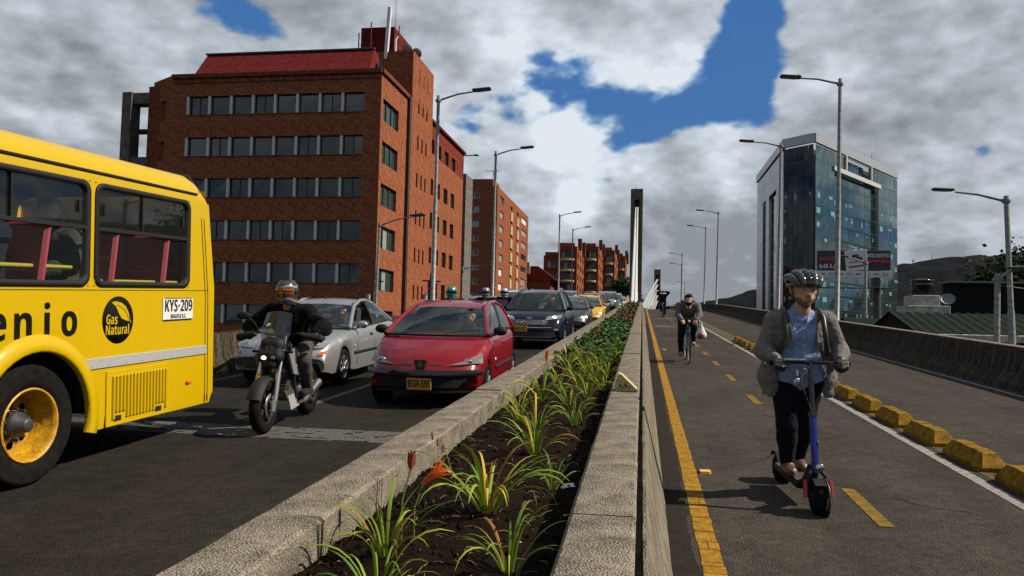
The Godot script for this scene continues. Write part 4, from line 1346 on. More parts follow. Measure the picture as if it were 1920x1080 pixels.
func build_far():
	var R := Vector3.RIGHT
	var F := Vector3.BACK
	var y0 := -2.6
	# low white house with green corrugated roof
	var t := thing("green_roofed_house", "low white house with green corrugated roof behind the right parapet", "house")
	var o := Vector3(11.2, y0, -34.4)
	var opens := []
	for k in 5: opens.append([1.7 + k * 2.6, 2.0, 2.1, 1.75])
	facade(t, M.whitewall, o, R, F, 15.0, 4.0, opens, 0.15)
	for r in opens: window(t, o, R, F, r, 0.15, 1, M.whitewall, 0.08, [M.pane, M.pane2])
	var b := MB.new()
	b.box(Vector3(18.6, 1.62, -34.05), Vector3(15.2, 0.3, 0.35), 0.03)
	part("fascia", b, M.whitewall, t)
	for side in 2:
		b = MB.new()
		b.smooth()
		var rows := []
		for i in 2:
			var row := PackedVector3Array()
			for k in 151:
				var x := lerpf(10.9, 26.2, k / 150.0)
				var h := 0.035 * cos(k * PI * 0.5)
				if side == 0: row.append(Vector3(x, (1.78 if i == 0 else 2.72) + h, -33.9 if i == 0 else -37.6))
				else: row.append(Vector3(x, (2.72 if i == 0 else 1.78) + h, -37.6 if i == 0 else -41.3))
			rows.append(row)
		b.grid(rows)
		part("roof", b, M.greenroof, t)
	b = MB.new()
	b.prism(PackedVector2Array([Vector2(-3.6, 0), Vector2(3.6, 0), Vector2(3.6, 4.35), Vector2(0, 5.28), Vector2(-3.6, 4.35)]), 0.2, Transform3D(Basis(Vector3.UP, PI / 2), Vector3(11.1, y0, -37.6)))
	part("gable", b, M.darkwall, t)
	t = thing("gabled_shed", "small dark gabled shed with green roof left of the white house", "shed")
	b = MB.new()
	b.prism(PackedVector2Array([Vector2(-3.0, 0), Vector2(3.0, 0), Vector2(3.0, 4.2), Vector2(0, 5.1), Vector2(-3.0, 4.2)]), 8.0, Transform3D(Basis(Vector3.UP, PI / 2), Vector3(15.0, y0, -44.6)))
	part("wall", b, M.darkwall, t)
	b = MB.new()
	b.flat()
	b.q(Vector3(10.6, 1.62, -41.4), Vector3(19.2, 1.62, -41.4), Vector3(19.2, 2.6, -44.6), Vector3(10.6, 2.6, -44.6))
	b.q(Vector3(10.6, 2.6, -44.6), Vector3(19.2, 2.6, -44.6), Vector3(19.2, 1.62, -47.8), Vector3(10.6, 1.62, -47.8))
	part("roof", b, M.greenroof, t)
	# water tank on its white plinth
	t = thing("water_tank_plinth", "white stepped plinth above the green roof carrying the black tank", "plinth", Transform3D(Basis.IDENTITY, Vector3(13.6, 0, -41.5)))
	b = MB.new()
	b.box(Vector3(0, 0.3, 0), Vector3(1.9, 5.7, 1.8), 0.02)
	part("base", b, M.whitewall, t)
	b = MB.new()
	b.box(Vector3(-0.05, 3.4, 0), Vector3(1.25, 0.52, 1.3), 0.02)
	part("upper_block", b, M.whitewall, t)
	t = thing("water_tank", "black plastic water tank on the white plinth", "water tank", Transform3D(Basis.IDENTITY, Vector3(13.55, 3.66, -41.5)))
	b = MB.new()
	b.lathe([Vector2(0.01, 0.0), Vector2(0.46, 0.0), Vector2(0.47, 0.1), Vector2(0.49, 0.5), Vector2(0.51, 0.52), Vector2(0.49, 0.55), Vector2(0.49, 0.7), Vector2(0.53, 0.73), Vector2(0.5, 0.78), Vector2(0.2, 0.83), Vector2(0.01, 0.84)], 20)
	part("tank", b, M.gloss, t)
	t = thing("satellite_dish", "grey satellite dish beside the black water tank", "satellite dish", Transform3D(Basis.IDENTITY, Vector3(14.5, 2.9, -41.2)))
	b = MB.new()
	b.lathe([Vector2(0.01, 0), Vector2(0.16, 0.02), Vector2(0.26, 0.07), Vector2(0.32, 0.13)], 18, Transform3D(Basis(Vector3(1, 0, 0.3).normalized(), 1.0), Vector3(0.15, 0.55, 0)))
	part("dish", b, M.grey, t)
	b = MB.new()
	b.tube([Vector3(-0.05, -0.1, 0), Vector3(0.0, 0.3, 0), Vector3(0.15, 0.5, 0)], 0.03, 6)
	part("mount", b, M.darkmetal, t)
	# dark building and trees on the right
	t = thing("dark_warehouse", "plain dark warehouse wall behind the green roofed house", "building")
	core(t, Vector3(21.5, y0, -61.5), Vector3(45.0, 5.5, -60.0), M.darkwall)
	b = MB.new()
	b.box(Vector3(33.2, 5.58, -60.7), Vector3(24.0, 0.15, 1.9), 0.02)
	part("roof", b, M.darkmetal, t)
	tree("broad_tree", "dark broad tree above the warehouse at the right edge", Vector3(40.5, -2.6, -88.0), 14.5, 11.0, Color(0.035, 0.06, 0.02), 5200, 0.55, "trees behind the warehouse")
	tree("broad_tree", "second dark tree half out of the picture at the right edge", Vector3(49.0, -2.6, -96.0), 18.0, 14.0, Color(0.03, 0.055, 0.02), 4200, 0.6, "trees behind the warehouse")
	for k in 3: tree("distant_tree", "distant dark tree beyond the crest of the ramp, %s from the left" % ["first", "second", "third"][k], Vector3(8.0 + k * 4.0, 2.5, -250.0 - k * 6), 7.0 + 1.5 * (k % 2), 7.0, Color(0.02, 0.035, 0.025), 700, 0.7, "distant trees beyond the crest")
	# small trees beside the pylon
	tree("median_tree", "small leafy tree left of the white bridge cables", Vector3(-2.3, gy(96.0) - 0.6, -97.0), 4.4, 3.2, Color(0.03, 0.07, 0.02), 1500, 0.3, "small trees at the pylon")
	tree("median_tree", "second small tree closer to the pylon foot", Vector3(-1.4, gy(93.0) - 0.6, -93.0), 3.6, 2.2, Color(0.03, 0.07, 0.02), 1100, 0.26, "small trees at the pylon")
	# hill masts
	for k in 3:
		t = thing("hill_mast", "thin radio mast on the hill crest, %s from the glass tower" % ["nearest", "second", "third"][k], "mast", Transform3D(Basis.IDENTITY, Vector3(790.0 + k * 52.0, 205.0, -2490.0)), "radio masts on the hill")
		b = MB.new()
		b.tube([Vector3.ZERO, Vector3(0, 34.0 + (14.0 if k == 1 else 0.0), 0)], [1.6, 0.7], 5)
		part("pole", b, M.grey, t)
		b = MB.new()
		b.box(Vector3(0, 26, 0), Vector3(5, 4, 3), 0.2)
		part("aerial", b, M.grey, t)

func build_bridge():
	# pylon in the median with its stay pipes
	for P in [[90.0, -0.74, 17.75, [60.0, 66.0, 72.0, 78.0, 83.0], "tall dark concrete bridge pylon rising from the planted median", "white stay cable %s of the near pylon", 1.38, 1], [172.0, 3.2, 15.1, [128.0, 137.0, 146.0, 154.0, 161.0], "far small dark bridge pylon beyond the crest of the ramp", "white stay cable %s of the far pylon", 1.36, 1]]:
		var s: float = P[0]
		var t := thing("bridge_pylon", P[4], "pylon", Transform3D(Basis.IDENTITY, Vector3(P[1], gy(s) - 1.0, -s)), "bridge pylons")
		var H: float = P[2] - gy(s) + 1.0
		var b := MB.new()
		var hw: float = P[6] * 0.5
		# two legs with a recess between
		for k in [-1, 1]:
			b = MB.new()
			b.box(Vector3(k * hw * 0.72, H * 0.5, -1.2), Vector3(hw * 0.56, H, 2.6), 0.04)
			part("leg", b, M.darkconcrete, t)
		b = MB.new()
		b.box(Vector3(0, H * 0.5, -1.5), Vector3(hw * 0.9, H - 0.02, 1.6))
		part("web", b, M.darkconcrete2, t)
		b = MB.new()
		b.box(Vector3(0, H - 0.6, -1.19), Vector3(hw * 2.02, 1.3, 2.65), 0.05)
		part("head", b, M.darkconcrete, t)
		for k in 5:
			b = MB.new()
			b.box(Vector3(0, H - 2.2 - k * 1.15, -0.55), Vector3(0.3, 0.25, 0.3), 0.03)
			part("anchor", b, M.steel, t)
		b = MB.new()
		b.tube([Vector3(0, H, -0.6), Vector3(0, H + 0.5, -0.6)], [0.2, 0.03], 6)
		part("beacon", b, M.white, t)
		for k in 5:
			for side in [-1, 1]:
				var q: float = P[3][k]
				var bt := at(-0.66 + side * 0.13, q, 0.6)
				var tp := Vector3(P[1] + side * 0.11, P[2] - 2.2 - k * 1.15, -s + 0.6)
				var c := thing("stay_cable", (P[5] % ["one", "two", "three", "four", "five"][k]) + (" counted from below, left of its pair" if side < 0 else " counted from below, right of its pair"), "cable", Transform3D.IDENTITY, "white stay cables")
				b = MB.new()
				b.tube([bt, tp], 0.078, 12)
				part("pipe", b, M.whitepipe, c)
				b = MB.new()
				var d := (tp - bt).normalized()
				b.tube([bt, bt + d * 1.6], 0.1, 12)
				part("anchor_sleeve", b, M.whitepipe, c)
	# round sign seen from behind at the crest
	var t := thing("round_road_sign", "small dark round sign at the end of the median barrier", "sign", on_ramp(0.05, 84.0))
	var b := MB.new()
	b.tube([Vector3(0, 0, 0), Vector3(0, 1.0, 0)], 0.03, 6)
	part("post", b, M.grey, t)
	b = MB.new()
	b.lathe([Vector2(0.01, 0), Vector2(0.24, 0), Vector2(0.24, 0.02), Vector2(0.01, 0.02)], 16, Transform3D(Basis(Vector3.RIGHT, PI / 2), Vector3(0, 1.0, 0)))
	part("disc", b, M.grey, t)

func lamp(label: String, base: Vector3, h: float, arm: Vector3, lean := 0.0, r := 0.09):
	var t := thing("street_lamp", label, "street lamp", Transform3D(Basis(Vector3.BACK, lean), base), "street lamps")
	var b := MB.new()
	b.tube([Vector3.ZERO, Vector3(0, 0.6, 0), Vector3(0, 0.62, 0), Vector3(0, h * 0.55, 0), Vector3(0, h * 0.56, 0), Vector3(0, h, 0)], [r * 1.25, r * 1.25, r * 1.05, r * 0.95, r * 0.8, r * 0.72], 10)
	part("post", b, M.galv, t)
	b = MB.new()
	b.tube([Vector3(0, h - 0.25, 0), Vector3(0, h - 0.15, 0)], r * 1.3, 10)
	b.tube([Vector3(0, h - 0.2, 0), Vector3(0, h - 0.2, 0) + arm * 0.45 + Vector3(0, 0.06, 0), Vector3(0, h - 0.2, 0) + arm * 0.8], [r * 0.5, r * 0.4, r * 0.34], 8)
	part("arm", b, M.galv, t)
	b = MB.new()
	var e := Vector3(0, h - 0.2, 0) + arm
	var yaw := atan2(-arm.z, arm.x)
	var tb := Basis(Vector3.UP, yaw) * Basis(Vector3.BACK, 0.08)
	b.box(e, Vector3(0.75, 0.09, 0.3), 0.03, tb)
	b.box(e - arm * 0.16 + Vector3(0, 0.07, 0), Vector3(0.12, 0.1, 0.1), 0.02)
	var hd := part("lamp_head", b, M.darkmetal, t)
	b = MB.new()
	b.box(e + tb * Vector3(0.05, -0.052, 0), Vector3(0.5, 0.02, 0.22), 0.0, tb)
	part("lamp_lens", b, M.grey, hd)
	b = MB.new()
	b.box(Vector3(0, 0.02, 0), Vector3(0.4, 0.05, 0.4), 0.01)
	part("base_plate", b, M.galv, t)

func build_lamps():
	var a := [30.1, 42.6, 77.0, 92.0]
	var wl := ["tall galvanised street lamp before the sunlit wing of the brick office", "street lamp rising in front of the brick block with cream stripes", "far left street lamp before the stepped brick apartments", "smaller far left street lamp beside the cream balconies"]
	var wr := ["tall galvanised street lamp directly behind the man on the scooter", "street lamp in front of the pale left edge of the glass tower", "far right street lamp against the grey clouds, taller of the pair", "far right street lamp against the grey clouds, shorter of the pair"]
	for i in 4:
		lamp(wl[i], at(-8.12, a[i], 0.0), 9.3, Vector3(1.75, 0.4, 0))
		lamp(wr[i], at(6.95, a[i], 0.0), 9.55, Vector3(-1.75, 0.3, 0), -0.012)
	var ex := ["distant right lamp left of the pair behind the cyclist", "distant right lamp second behind the cyclist", "tiny distant right lamp above the cyclist's shoulder", "tiniest distant right lamp by the crest"]
	var es := [[6.2, 128.0, 14.2], [6.7, 140.0, 13.6], [9.9, 190.0, 13.6], [13.0, 215.0, 12.2]]
	for i in 4: lamp(ex[i], Vector3(es[i][0], es[i][2] - 9.0, -es[i][1]), 9.0, Vector3(-1.7, 0.3, 0), 0.0, 0.1)
	lamp("short street lamp standing below the left parapet by the brick office corner", Vector3(-12.46, -2.6, -35.6), 9.1, Vector3(2.0, 0.45, 0.6), -0.02, 0.08)
	lamp("low street lamp on a concrete post under the brick office wing", Vector3(-14.3, -2.6, -62.0), 9.1, Vector3(2.0, 0.3, 0.2), 0.0, 0.1)
	lamp("leaning street lamp behind the right parapet at the picture edge", Vector3(13.5, -2.6, -31.5), 9.5, Vector3(-2.2, 0.5, 0.1), 0.03, 0.12)
	lamp("street lamp standing in front of the billboard", Vector3(14.1, -2.6, -53.4), 9.1, Vector3(-1.4, 0.45, 0), 0.0, 0.12)
	lamp("concrete street lamp before the green roof", Vector3(12.2, -2.6, -30.1), 6.5, Vector3(0.7, 0.45, 0), -0.02, 0.13)
	# wooden utility poles with cross gear
	for u in [[-17.6, 49.3, 7.6, "utility pole with a transformer in front of the brick office corner"], [-13.6, 48.7, 7.6, "leaning wooden utility pole under the sunlit brick wing"]]:
		var t := thing("utility_pole", u[3], "utility pole", Transform3D(Basis(Vector3.BACK, -0.05), Vector3(u[0], -2.6, -u[1])), "utility poles")
		var b := MB.new()
		b.tube([Vector3.ZERO, Vector3(0, u[2], 0)], [0.17, 0.12], 8)
		part("pole", b, M.wood, t)
		b = MB.new()
		b.box(Vector3(0, u[2] - 0.5, 0), Vector3(1.2, 0.1, 0.1), 0.01)
		part("crossarm", b, M.wood, t)
		b = MB.new()
		b.lathe([Vector2(0.01, 0), Vector2(0.24, 0), Vector2(0.25, 0.1), Vector2(0.25, 0.8), Vector2(0.01, 0.85)], 12, Transform3D(Basis.IDENTITY, Vector3(-0.35, u[2] - 2.2, 0)))
		part("transformer", b, M.darkmetal, t)
	# sagging wires
	for w in [[Vector3(-17.7, 4.1, -49.3), Vector3(-40.0, 6.2, -47.0), "overhead wire crossing the lower brick office windows", 0.8], [Vector3(-13.4, 4.6, -48.7), Vector3(-14.3, 5.6, -62.0), "overhead wire between the leaning pole and the low lamp", 0.5], [Vector3(12.3, 3.5, -30.1), Vector3(30.0, 3.8, -33.0), "bundle of wires hanging off the concrete lamp post to the right", 0.6]]:
		var b := MB.new()
		var pts := []
		for i in 13:
			var f := i / 12.0
			pts.append(w[0].lerp(w[1], f) - Vector3(0, w[3] * 4.0 * f * (1.0 - f), 0))
		b.tube(pts, 0.018, 5, false)
		tag(part("overhead_wire", b, M.darkmetal, self), w[2], "wire")

# smooth union of tapered capsules [a, b, ra, rb], meshed as surface nets into mb
func blob(mb: MB, bones: Array, cell: float, k := 0.03, cut = null):
	var lo := Vector3.INF
	var hi := -Vector3.INF
	for b in bones:
		var r: float = maxf(b[2], b[3]) + cell * 2.5
		for p in [b[0], b[1]]:
			lo = lo.min(p - Vector3(r, r, r))
			hi = hi.max(p + Vector3(r, r, r))
	var nx := int((hi.x - lo.x) / cell) + 2
	var ny := int((hi.y - lo.y) / cell) + 2
	var nz := int((hi.z - lo.z) / cell) + 2
	var f := PackedFloat32Array()
	f.resize(nx * ny * nz)
	f.fill(9.0)
	for b in bones:
		var a: Vector3 = b[0]
		var ba: Vector3 = b[1] - a
		var ra: float = b[2]
		var dr: float = b[3] - ra
		var l2 := maxf(ba.length_squared(), 1e-9)
		var m: float = maxf(b[2], b[3]) + cell * 2.2 + k * 0.6
		var l: Vector3 = a.min(b[1]) - Vector3(m, m, m) - lo
		var h: Vector3 = a.max(b[1]) + Vector3(m, m, m) - lo
		var z0 := maxi(0, int(l.z / cell))
		var z1 := mini(nz - 1, int(h.z / cell) + 1)
		for x in range(maxi(0, int(l.x / cell)), mini(nx, int(h.x / cell) + 2)):
			for y in range(maxi(0, int(l.y / cell)), mini(ny, int(h.y / cell) + 2)):
				var base := (x * ny + y) * nz
				for z in range(z0, z1 + 1):
					var p := lo + Vector3(x, y, z) * cell - a
					var t := clampf(p.dot(ba) / l2, 0.0, 1.0)
					var d := (p - ba * t).length() - ra - dr * t
					var o := f[base + z]
					if o > 8.0: f[base + z] = d
					else:
						var e := maxf(k - absf(o - d), 0.0) / k
						f[base + z] = minf(o, d) - e * e * k * 0.25
	if cut != null:
		for x in nx:
			for y in ny:
				for z in nz:
					var i := (x * ny + y) * nz + z
					if f[i] < cell * 2.0: f[i] = maxf(f[i], cut.call(lo + Vector3(x, y, z) * cell))
	var id := PackedInt32Array()
	id.resize(nx * ny * nz)
	id.fill(-1)
	var V := PackedVector3Array()
	var ox := ny * nz
	var offs := [0, ox, nz, ox + nz, 1, ox + 1, nz + 1, ox + nz + 1]
	var cor := [Vector3(0, 0, 0), Vector3(1, 0, 0), Vector3(0, 1, 0), Vector3(1, 1, 0), Vector3(0, 0, 1), Vector3(1, 0, 1), Vector3(0, 1, 1), Vector3(1, 1, 1)]
	var edges := [[0, 1], [2, 3], [4, 5], [6, 7], [0, 2], [1, 3], [4, 6], [5, 7], [0, 4], [1, 5], [2, 6], [3, 7]]
	var far := cell * 2.0
	for x in nx - 1:
		for y in ny - 1:
			for z in nz - 1:
				var i := (x * ny + y) * nz + z
				if f[i] > far or f[i] < -far: continue
				var neg := 0
				for c in 8:
					if f[i + offs[c]] < 0.0: neg += 1
				if neg == 0 or neg == 8: continue
				var s := Vector3.ZERO
				var n := 0
				for e in edges:
					var fa := f[i + offs[e[0]]]
					var fb := f[i + offs[e[1]]]
					if (fa < 0.0) != (fb < 0.0):
						s += cor[e[0]].lerp(cor[e[1]], fa / (fa - fb))
						n += 1
				id[i] = V.size()
				V.append(lo + (Vector3(x, y, z) + s / n) * cell)
	mb.smooth()
	for x in range(1, nx - 1):
		for y in range(1, ny - 1):
			for z in range(1, nz - 1):
				var i := (x * ny + y) * nz + z
				if f[i] > far or f[i] < -far: continue
				var inside := f[i] < 0.0
				for ax in 3:
					var st: int = [ox, nz, 1][ax]
					if (f[i + st] < 0.0) == inside: continue
					var u: int = [nz, 1, ox][ax]
					var v: int = [1, ox, nz][ax]
					var A := id[i - u - v]
					var B := id[i - v]
					var C := id[i]
					var D := id[i - u]
					if A < 0 or B < 0 or C < 0 or D < 0: continue
					if inside: mb.q(V[D], V[C], V[B], V[A])
					else: mb.q(V[A], V[B], V[C], V[D])

func fat(bones: Array, r: float) -> Array:
	var o := []
	for b in bones: o.append([b[0], b[1], b[2] + r, b[3] + r])
	return o

func head_bones(c: Vector3, f: Vector3, up: Vector3) -> Array:
	var r := f.cross(up).normalized()
	return [[c + up * 0.035 - f * 0.035, c + up * 0.035 + f * 0.02, 0.088, 0.082], [c + up * 0.0 + f * 0.03, c - up * 0.03 + f * 0.035, 0.07, 0.06],
		[c - up * 0.05 + f * 0.035 - r * 0.022, c - up * 0.05 + f * 0.035 + r * 0.022, 0.045, 0.045], [c - up * 0.085 + f * 0.06, c - up * 0.09 + f * 0.062, 0.028, 0.028],
		[c + up * 0.028 + f * 0.098, c - up * 0.012 + f * 0.114, 0.009, 0.015], [c - up * 0.014 + f * 0.104 - r * 0.012, c - up * 0.014 + f * 0.104 + r * 0.012, 0.011, 0.011],
		[c + up * 0.04 + f * 0.082 - r * 0.04, c + up * 0.04 + f * 0.082 + r * 0.04, 0.014, 0.014], [c - up * 0.045 + f * 0.084 - r * 0.018, c - up * 0.045 + f * 0.084 + r * 0.018, 0.013, 0.013],
		[c + r * 0.086 - up * 0.012 - f * 0.008, c + r * 0.092 + up * 0.022 - f * 0.014, 0.011, 0.014], [c - r * 0.086 - up * 0.012 - f * 0.008, c - r * 0.092 + up * 0.022 - f * 0.014, 0.011, 0.014],
		[c - up * 0.06 - f * 0.015, c - up * 0.15 - f * 0.03, 0.055, 0.058]]

# hand: wrist w, palm direction d, palm side n (towards what it grips), thumb side th
func hand_bones(w: Vector3, d: Vector3, n: Vector3, th: Vector3, curl := 1.0) -> Array:
	var o := []
	for i in 4:
		var s := th * (0.03 - i * 0.02)
		var kn := w + d * (0.085 - absf(i - 1.0) * 0.004) + s
		o.append([w + d * 0.012 + s * 0.6, kn, 0.014, 0.0115])
		var l: float = [0.036, 0.041, 0.038, 0.03][i]
		var p1 := kn + (d * cos(0.9 * curl) + n * sin(0.9 * curl)) * l
		var p2 := p1 + (d * cos(2.0 * curl) + n * sin(2.0 * curl)) * l * 0.75
		var p3 := p2 + (d * cos(3.0 * curl) + n * sin(3.0 * curl)) * l * 0.6
		o.append([kn, p1, 0.0105, 0.0095])
		o.append([p1, p2, 0.0095, 0.0085])
		o.append([p2, p3, 0.0085, 0.0075])
	var tb := w + d * 0.02 + th * 0.026
	var t1 := tb + d * 0.035 + th * 0.022 + n * 0.014
	o.append([tb, t1, 0.014, 0.011])
	o.append([t1, t1 + d * 0.028 + n * 0.02, 0.011, 0.008])
	return o

# J: joints; O: top, bottom, shoe, skin materials and switches
func figure(t: Node3D, J: Dictionary, O: Dictionary) -> Dictionary:
	var r: Vector3 = (J.shR - J.shL).normalized()
	var cell: float = O.get("cell", 0.016)
	var torso := [[J.chest - r * 0.085, J.chest + r * 0.085, 0.105, 0.105], [J.chest - r * 0.085, J.waist - r * 0.075, 0.105, 0.095], [J.chest + r * 0.085, J.waist + r * 0.075, 0.105, 0.095], [J.waist - r * 0.075, J.pel - r * 0.08, 0.095, 0.11], [J.waist + r * 0.075, J.pel + r * 0.08, 0.095, 0.11], [J.pel - r * 0.08, J.pel + r * 0.08, 0.11, 0.11], [J.waist, J.pel, 0.1, 0.11],
		[J.shL + r * 0.03, J.shR - r * 0.03, 0.065, 0.065], [J.chest, J.neck, 0.1, 0.06]]
	if O.has("belly"): torso.append([J.waist + O.belly, J.waist + O.belly * 0.8 + (J.chest - J.waist) * 0.4, 0.1, 0.09])
	var arms := []
	for k in ["L", "R"]:
		arms.append([J["sh" + k], J["el" + k], 0.058, 0.043])
		arms.append([J["el" + k], J["el" + k].lerp(J["wr" + k], 0.35), 0.043, 0.044])
		arms.append([J["el" + k].lerp(J["wr" + k], 0.35), J["wr" + k], 0.044, 0.03])
	var legs := []
	var feet := []
	for k in ["L", "R"]:
		legs.append([J["hi" + k], J["kn" + k], 0.092, 0.06])
		legs.append([J["kn" + k], J["kn" + k].lerp(J["an" + k], 0.35), 0.058, 0.058])
		legs.append([J["kn" + k].lerp(J["an" + k], 0.35), J["an" + k], 0.057, 0.04])
		feet.append([[J["an" + k], J["an" + k] + (J["an" + k] - J["kn" + k]).normalized() * 0.05, 0.04, 0.038], [J["an" + k] + (J["an" + k] - J["kn" + k]).normalized() * 0.055, J["to" + k], 0.036, 0.03]])
	var f: Vector3 = J.face
	var up: Vector3 = J.get("up", Vector3.UP)
	var skin: Material = O.get("skin", M.skin)
	var mb := MB.new()
	var hb := head_bones(J.head, f, up)
	var nk := [[J.head - up * 0.1 - f * 0.02, J.neck, 0.055, 0.06]]
	blob(mb, fat(torso + arms + legs + feet[0] + feet[1], -0.012) + nk, cell * 1.3, 0.03)
	blob(mb, hb, O.get("head_cell", 0.008), 0.022)
	for k in ["L", "R"]:
		var d: Vector3 = J.get("pd" + k, (J["wr" + k] - J["el" + k]).normalized())
		var n: Vector3 = J.get("pn" + k, Vector3.DOWN)
		n = (n - d * n.dot(d)).normalized()
		var th := d.cross(n).normalized()
		if th.dot(-r if k == "R" else r) < 0: th = -th
		if J.has("pt" + k): th = (J["pt" + k] - d * J["pt" + k].dot(d)).normalized()
		if O.get("gloves", null): # gloves are worn over the hands
			var gb := MB.new()
			blob(gb, fat(hand_bones(J["wr" + k], d, n, th), 0.004) + [[J["wr" + k] - d * 0.04, J["wr" + k] + d * 0.02, 0.036, 0.034]], O.get("hand_cell", 0.008), 0.008)
			part("glove", gb, O.gloves, t)
		blob(mb, hand_bones(J["wr" + k], d, n, th), O.get("hand_cell", 0.008), 0.008)
	part("body", mb, skin, t)
	mb = MB.new()
	blob(mb, fat(torso + arms, O.get("ease", 0.014)), cell, 0.035, O.get("top_cut", null))
	part(O.get("top_name", "jacket"), mb, O.top, t)
	if O.has("over"): # an open garment over the top
		mb = MB.new()
		blob(mb, fat(torso, 0.021) + fat(arms, 0.013) + O.get("over_more", []), cell, 0.035, O.get("over_cut", null))
		part(O.get("over_name", "blazer"), mb, O.over, t)
	mb = MB.new()
	var lb := fat(legs, 0.016) + [[J.pel - r * 0.08, J.pel + r * 0.08, 0.122, 0.122], [J.pel, J.waist.lerp(J.pel, 0.5), 0.118, 0.115], [J.pel - r * 0.07, J.hiL, 0.11, 0.11], [J.pel + r * 0.07, J.hiR, 0.11, 0.11]]
	blob(mb, lb, cell, 0.03)
	part("trousers", mb, O.bottom, t)
	for i in 2:
		mb = MB.new()
		blob(mb, fat(feet[i], 0.012), 0.012, 0.025)
		part("shoe", mb, O.shoe, t)
	if not O.get("helmet", false): # hair, cut along the hairline
		mb = MB.new()
		blob(mb, fat(hb.slice(0, 1), 0.012) + [[J.head + up * 0.06 - f * 0.05, J.head + up * 0.075 + f * 0.03, 0.075, 0.062]], 0.009, 0.03, func(p):
			var q: Vector3 = p - J.head
			return -(q.dot(up) - lerpf(-0.045, 0.07, clampf((q.dot(f) + 0.02) / 0.08, 0, 1))))
		part("hair", mb, O.get("hair", M.hair), t)
	if O.get("face", true):
		mb = MB.new()
		var e := f.cross(up).normalized()
		for s in [-1, 1]: mb.ball(J.head + up * 0.018 + f * 0.092 + e * s * 0.033, Vector3(0.012, 0.007, 0.008), 8, 6)
		part("eyes", mb, M.eye, t)
		mb = MB.new()
		for s in [-1, 1]: mb.ball(J.head + up * 0.018 + f * 0.099 + e * s * 0.033, Vector3.ONE * 0.0055, 6, 5)
		for s in [-1, 1]: mb.tube([J.head + up * 0.043 + f * 0.1 + e * s * 0.015, J.head + up * 0.046 + f * 0.096 + e * s * 0.035, J.head + up * 0.038 + f * 0.085 + e * s * 0.054], [0.005, 0.005, 0.003], 5)
		part("eyebrows", mb, M.hair, t)
		mb = MB.new()
		mb.tube([J.head - up * 0.046 + f * 0.092 - e * 0.024, J.head - up * 0.043 + f * 0.099, J.head - up * 0.046 + f * 0.092 + e * 0.024], [0.004, 0.006, 0.004], 6)
		part("lips", mb, M.lip, t)
	if O.get("beard", 0.0) > 0.0:
		mb = MB.new()
		blob(mb, fat(hb.slice(1, 4), O.beard), 0.008, 0.022, func(p):
			var q: Vector3 = p - J.head
			return maxf((q.dot(up) + 0.04 - 0.3 * maxf(absf(q.dot(f.cross(up).normalized())) - 0.05, 0.0)), 0.012 - absf(q.dot(up) + 0.045) if q.dot(f) > 0.085 and absf(q.dot(f.cross(up).normalized())) < 0.024 else -1.0))
		part("beard", mb, O.get("hair", M.hair), t)
	return {"torso": torso, "arms": arms}

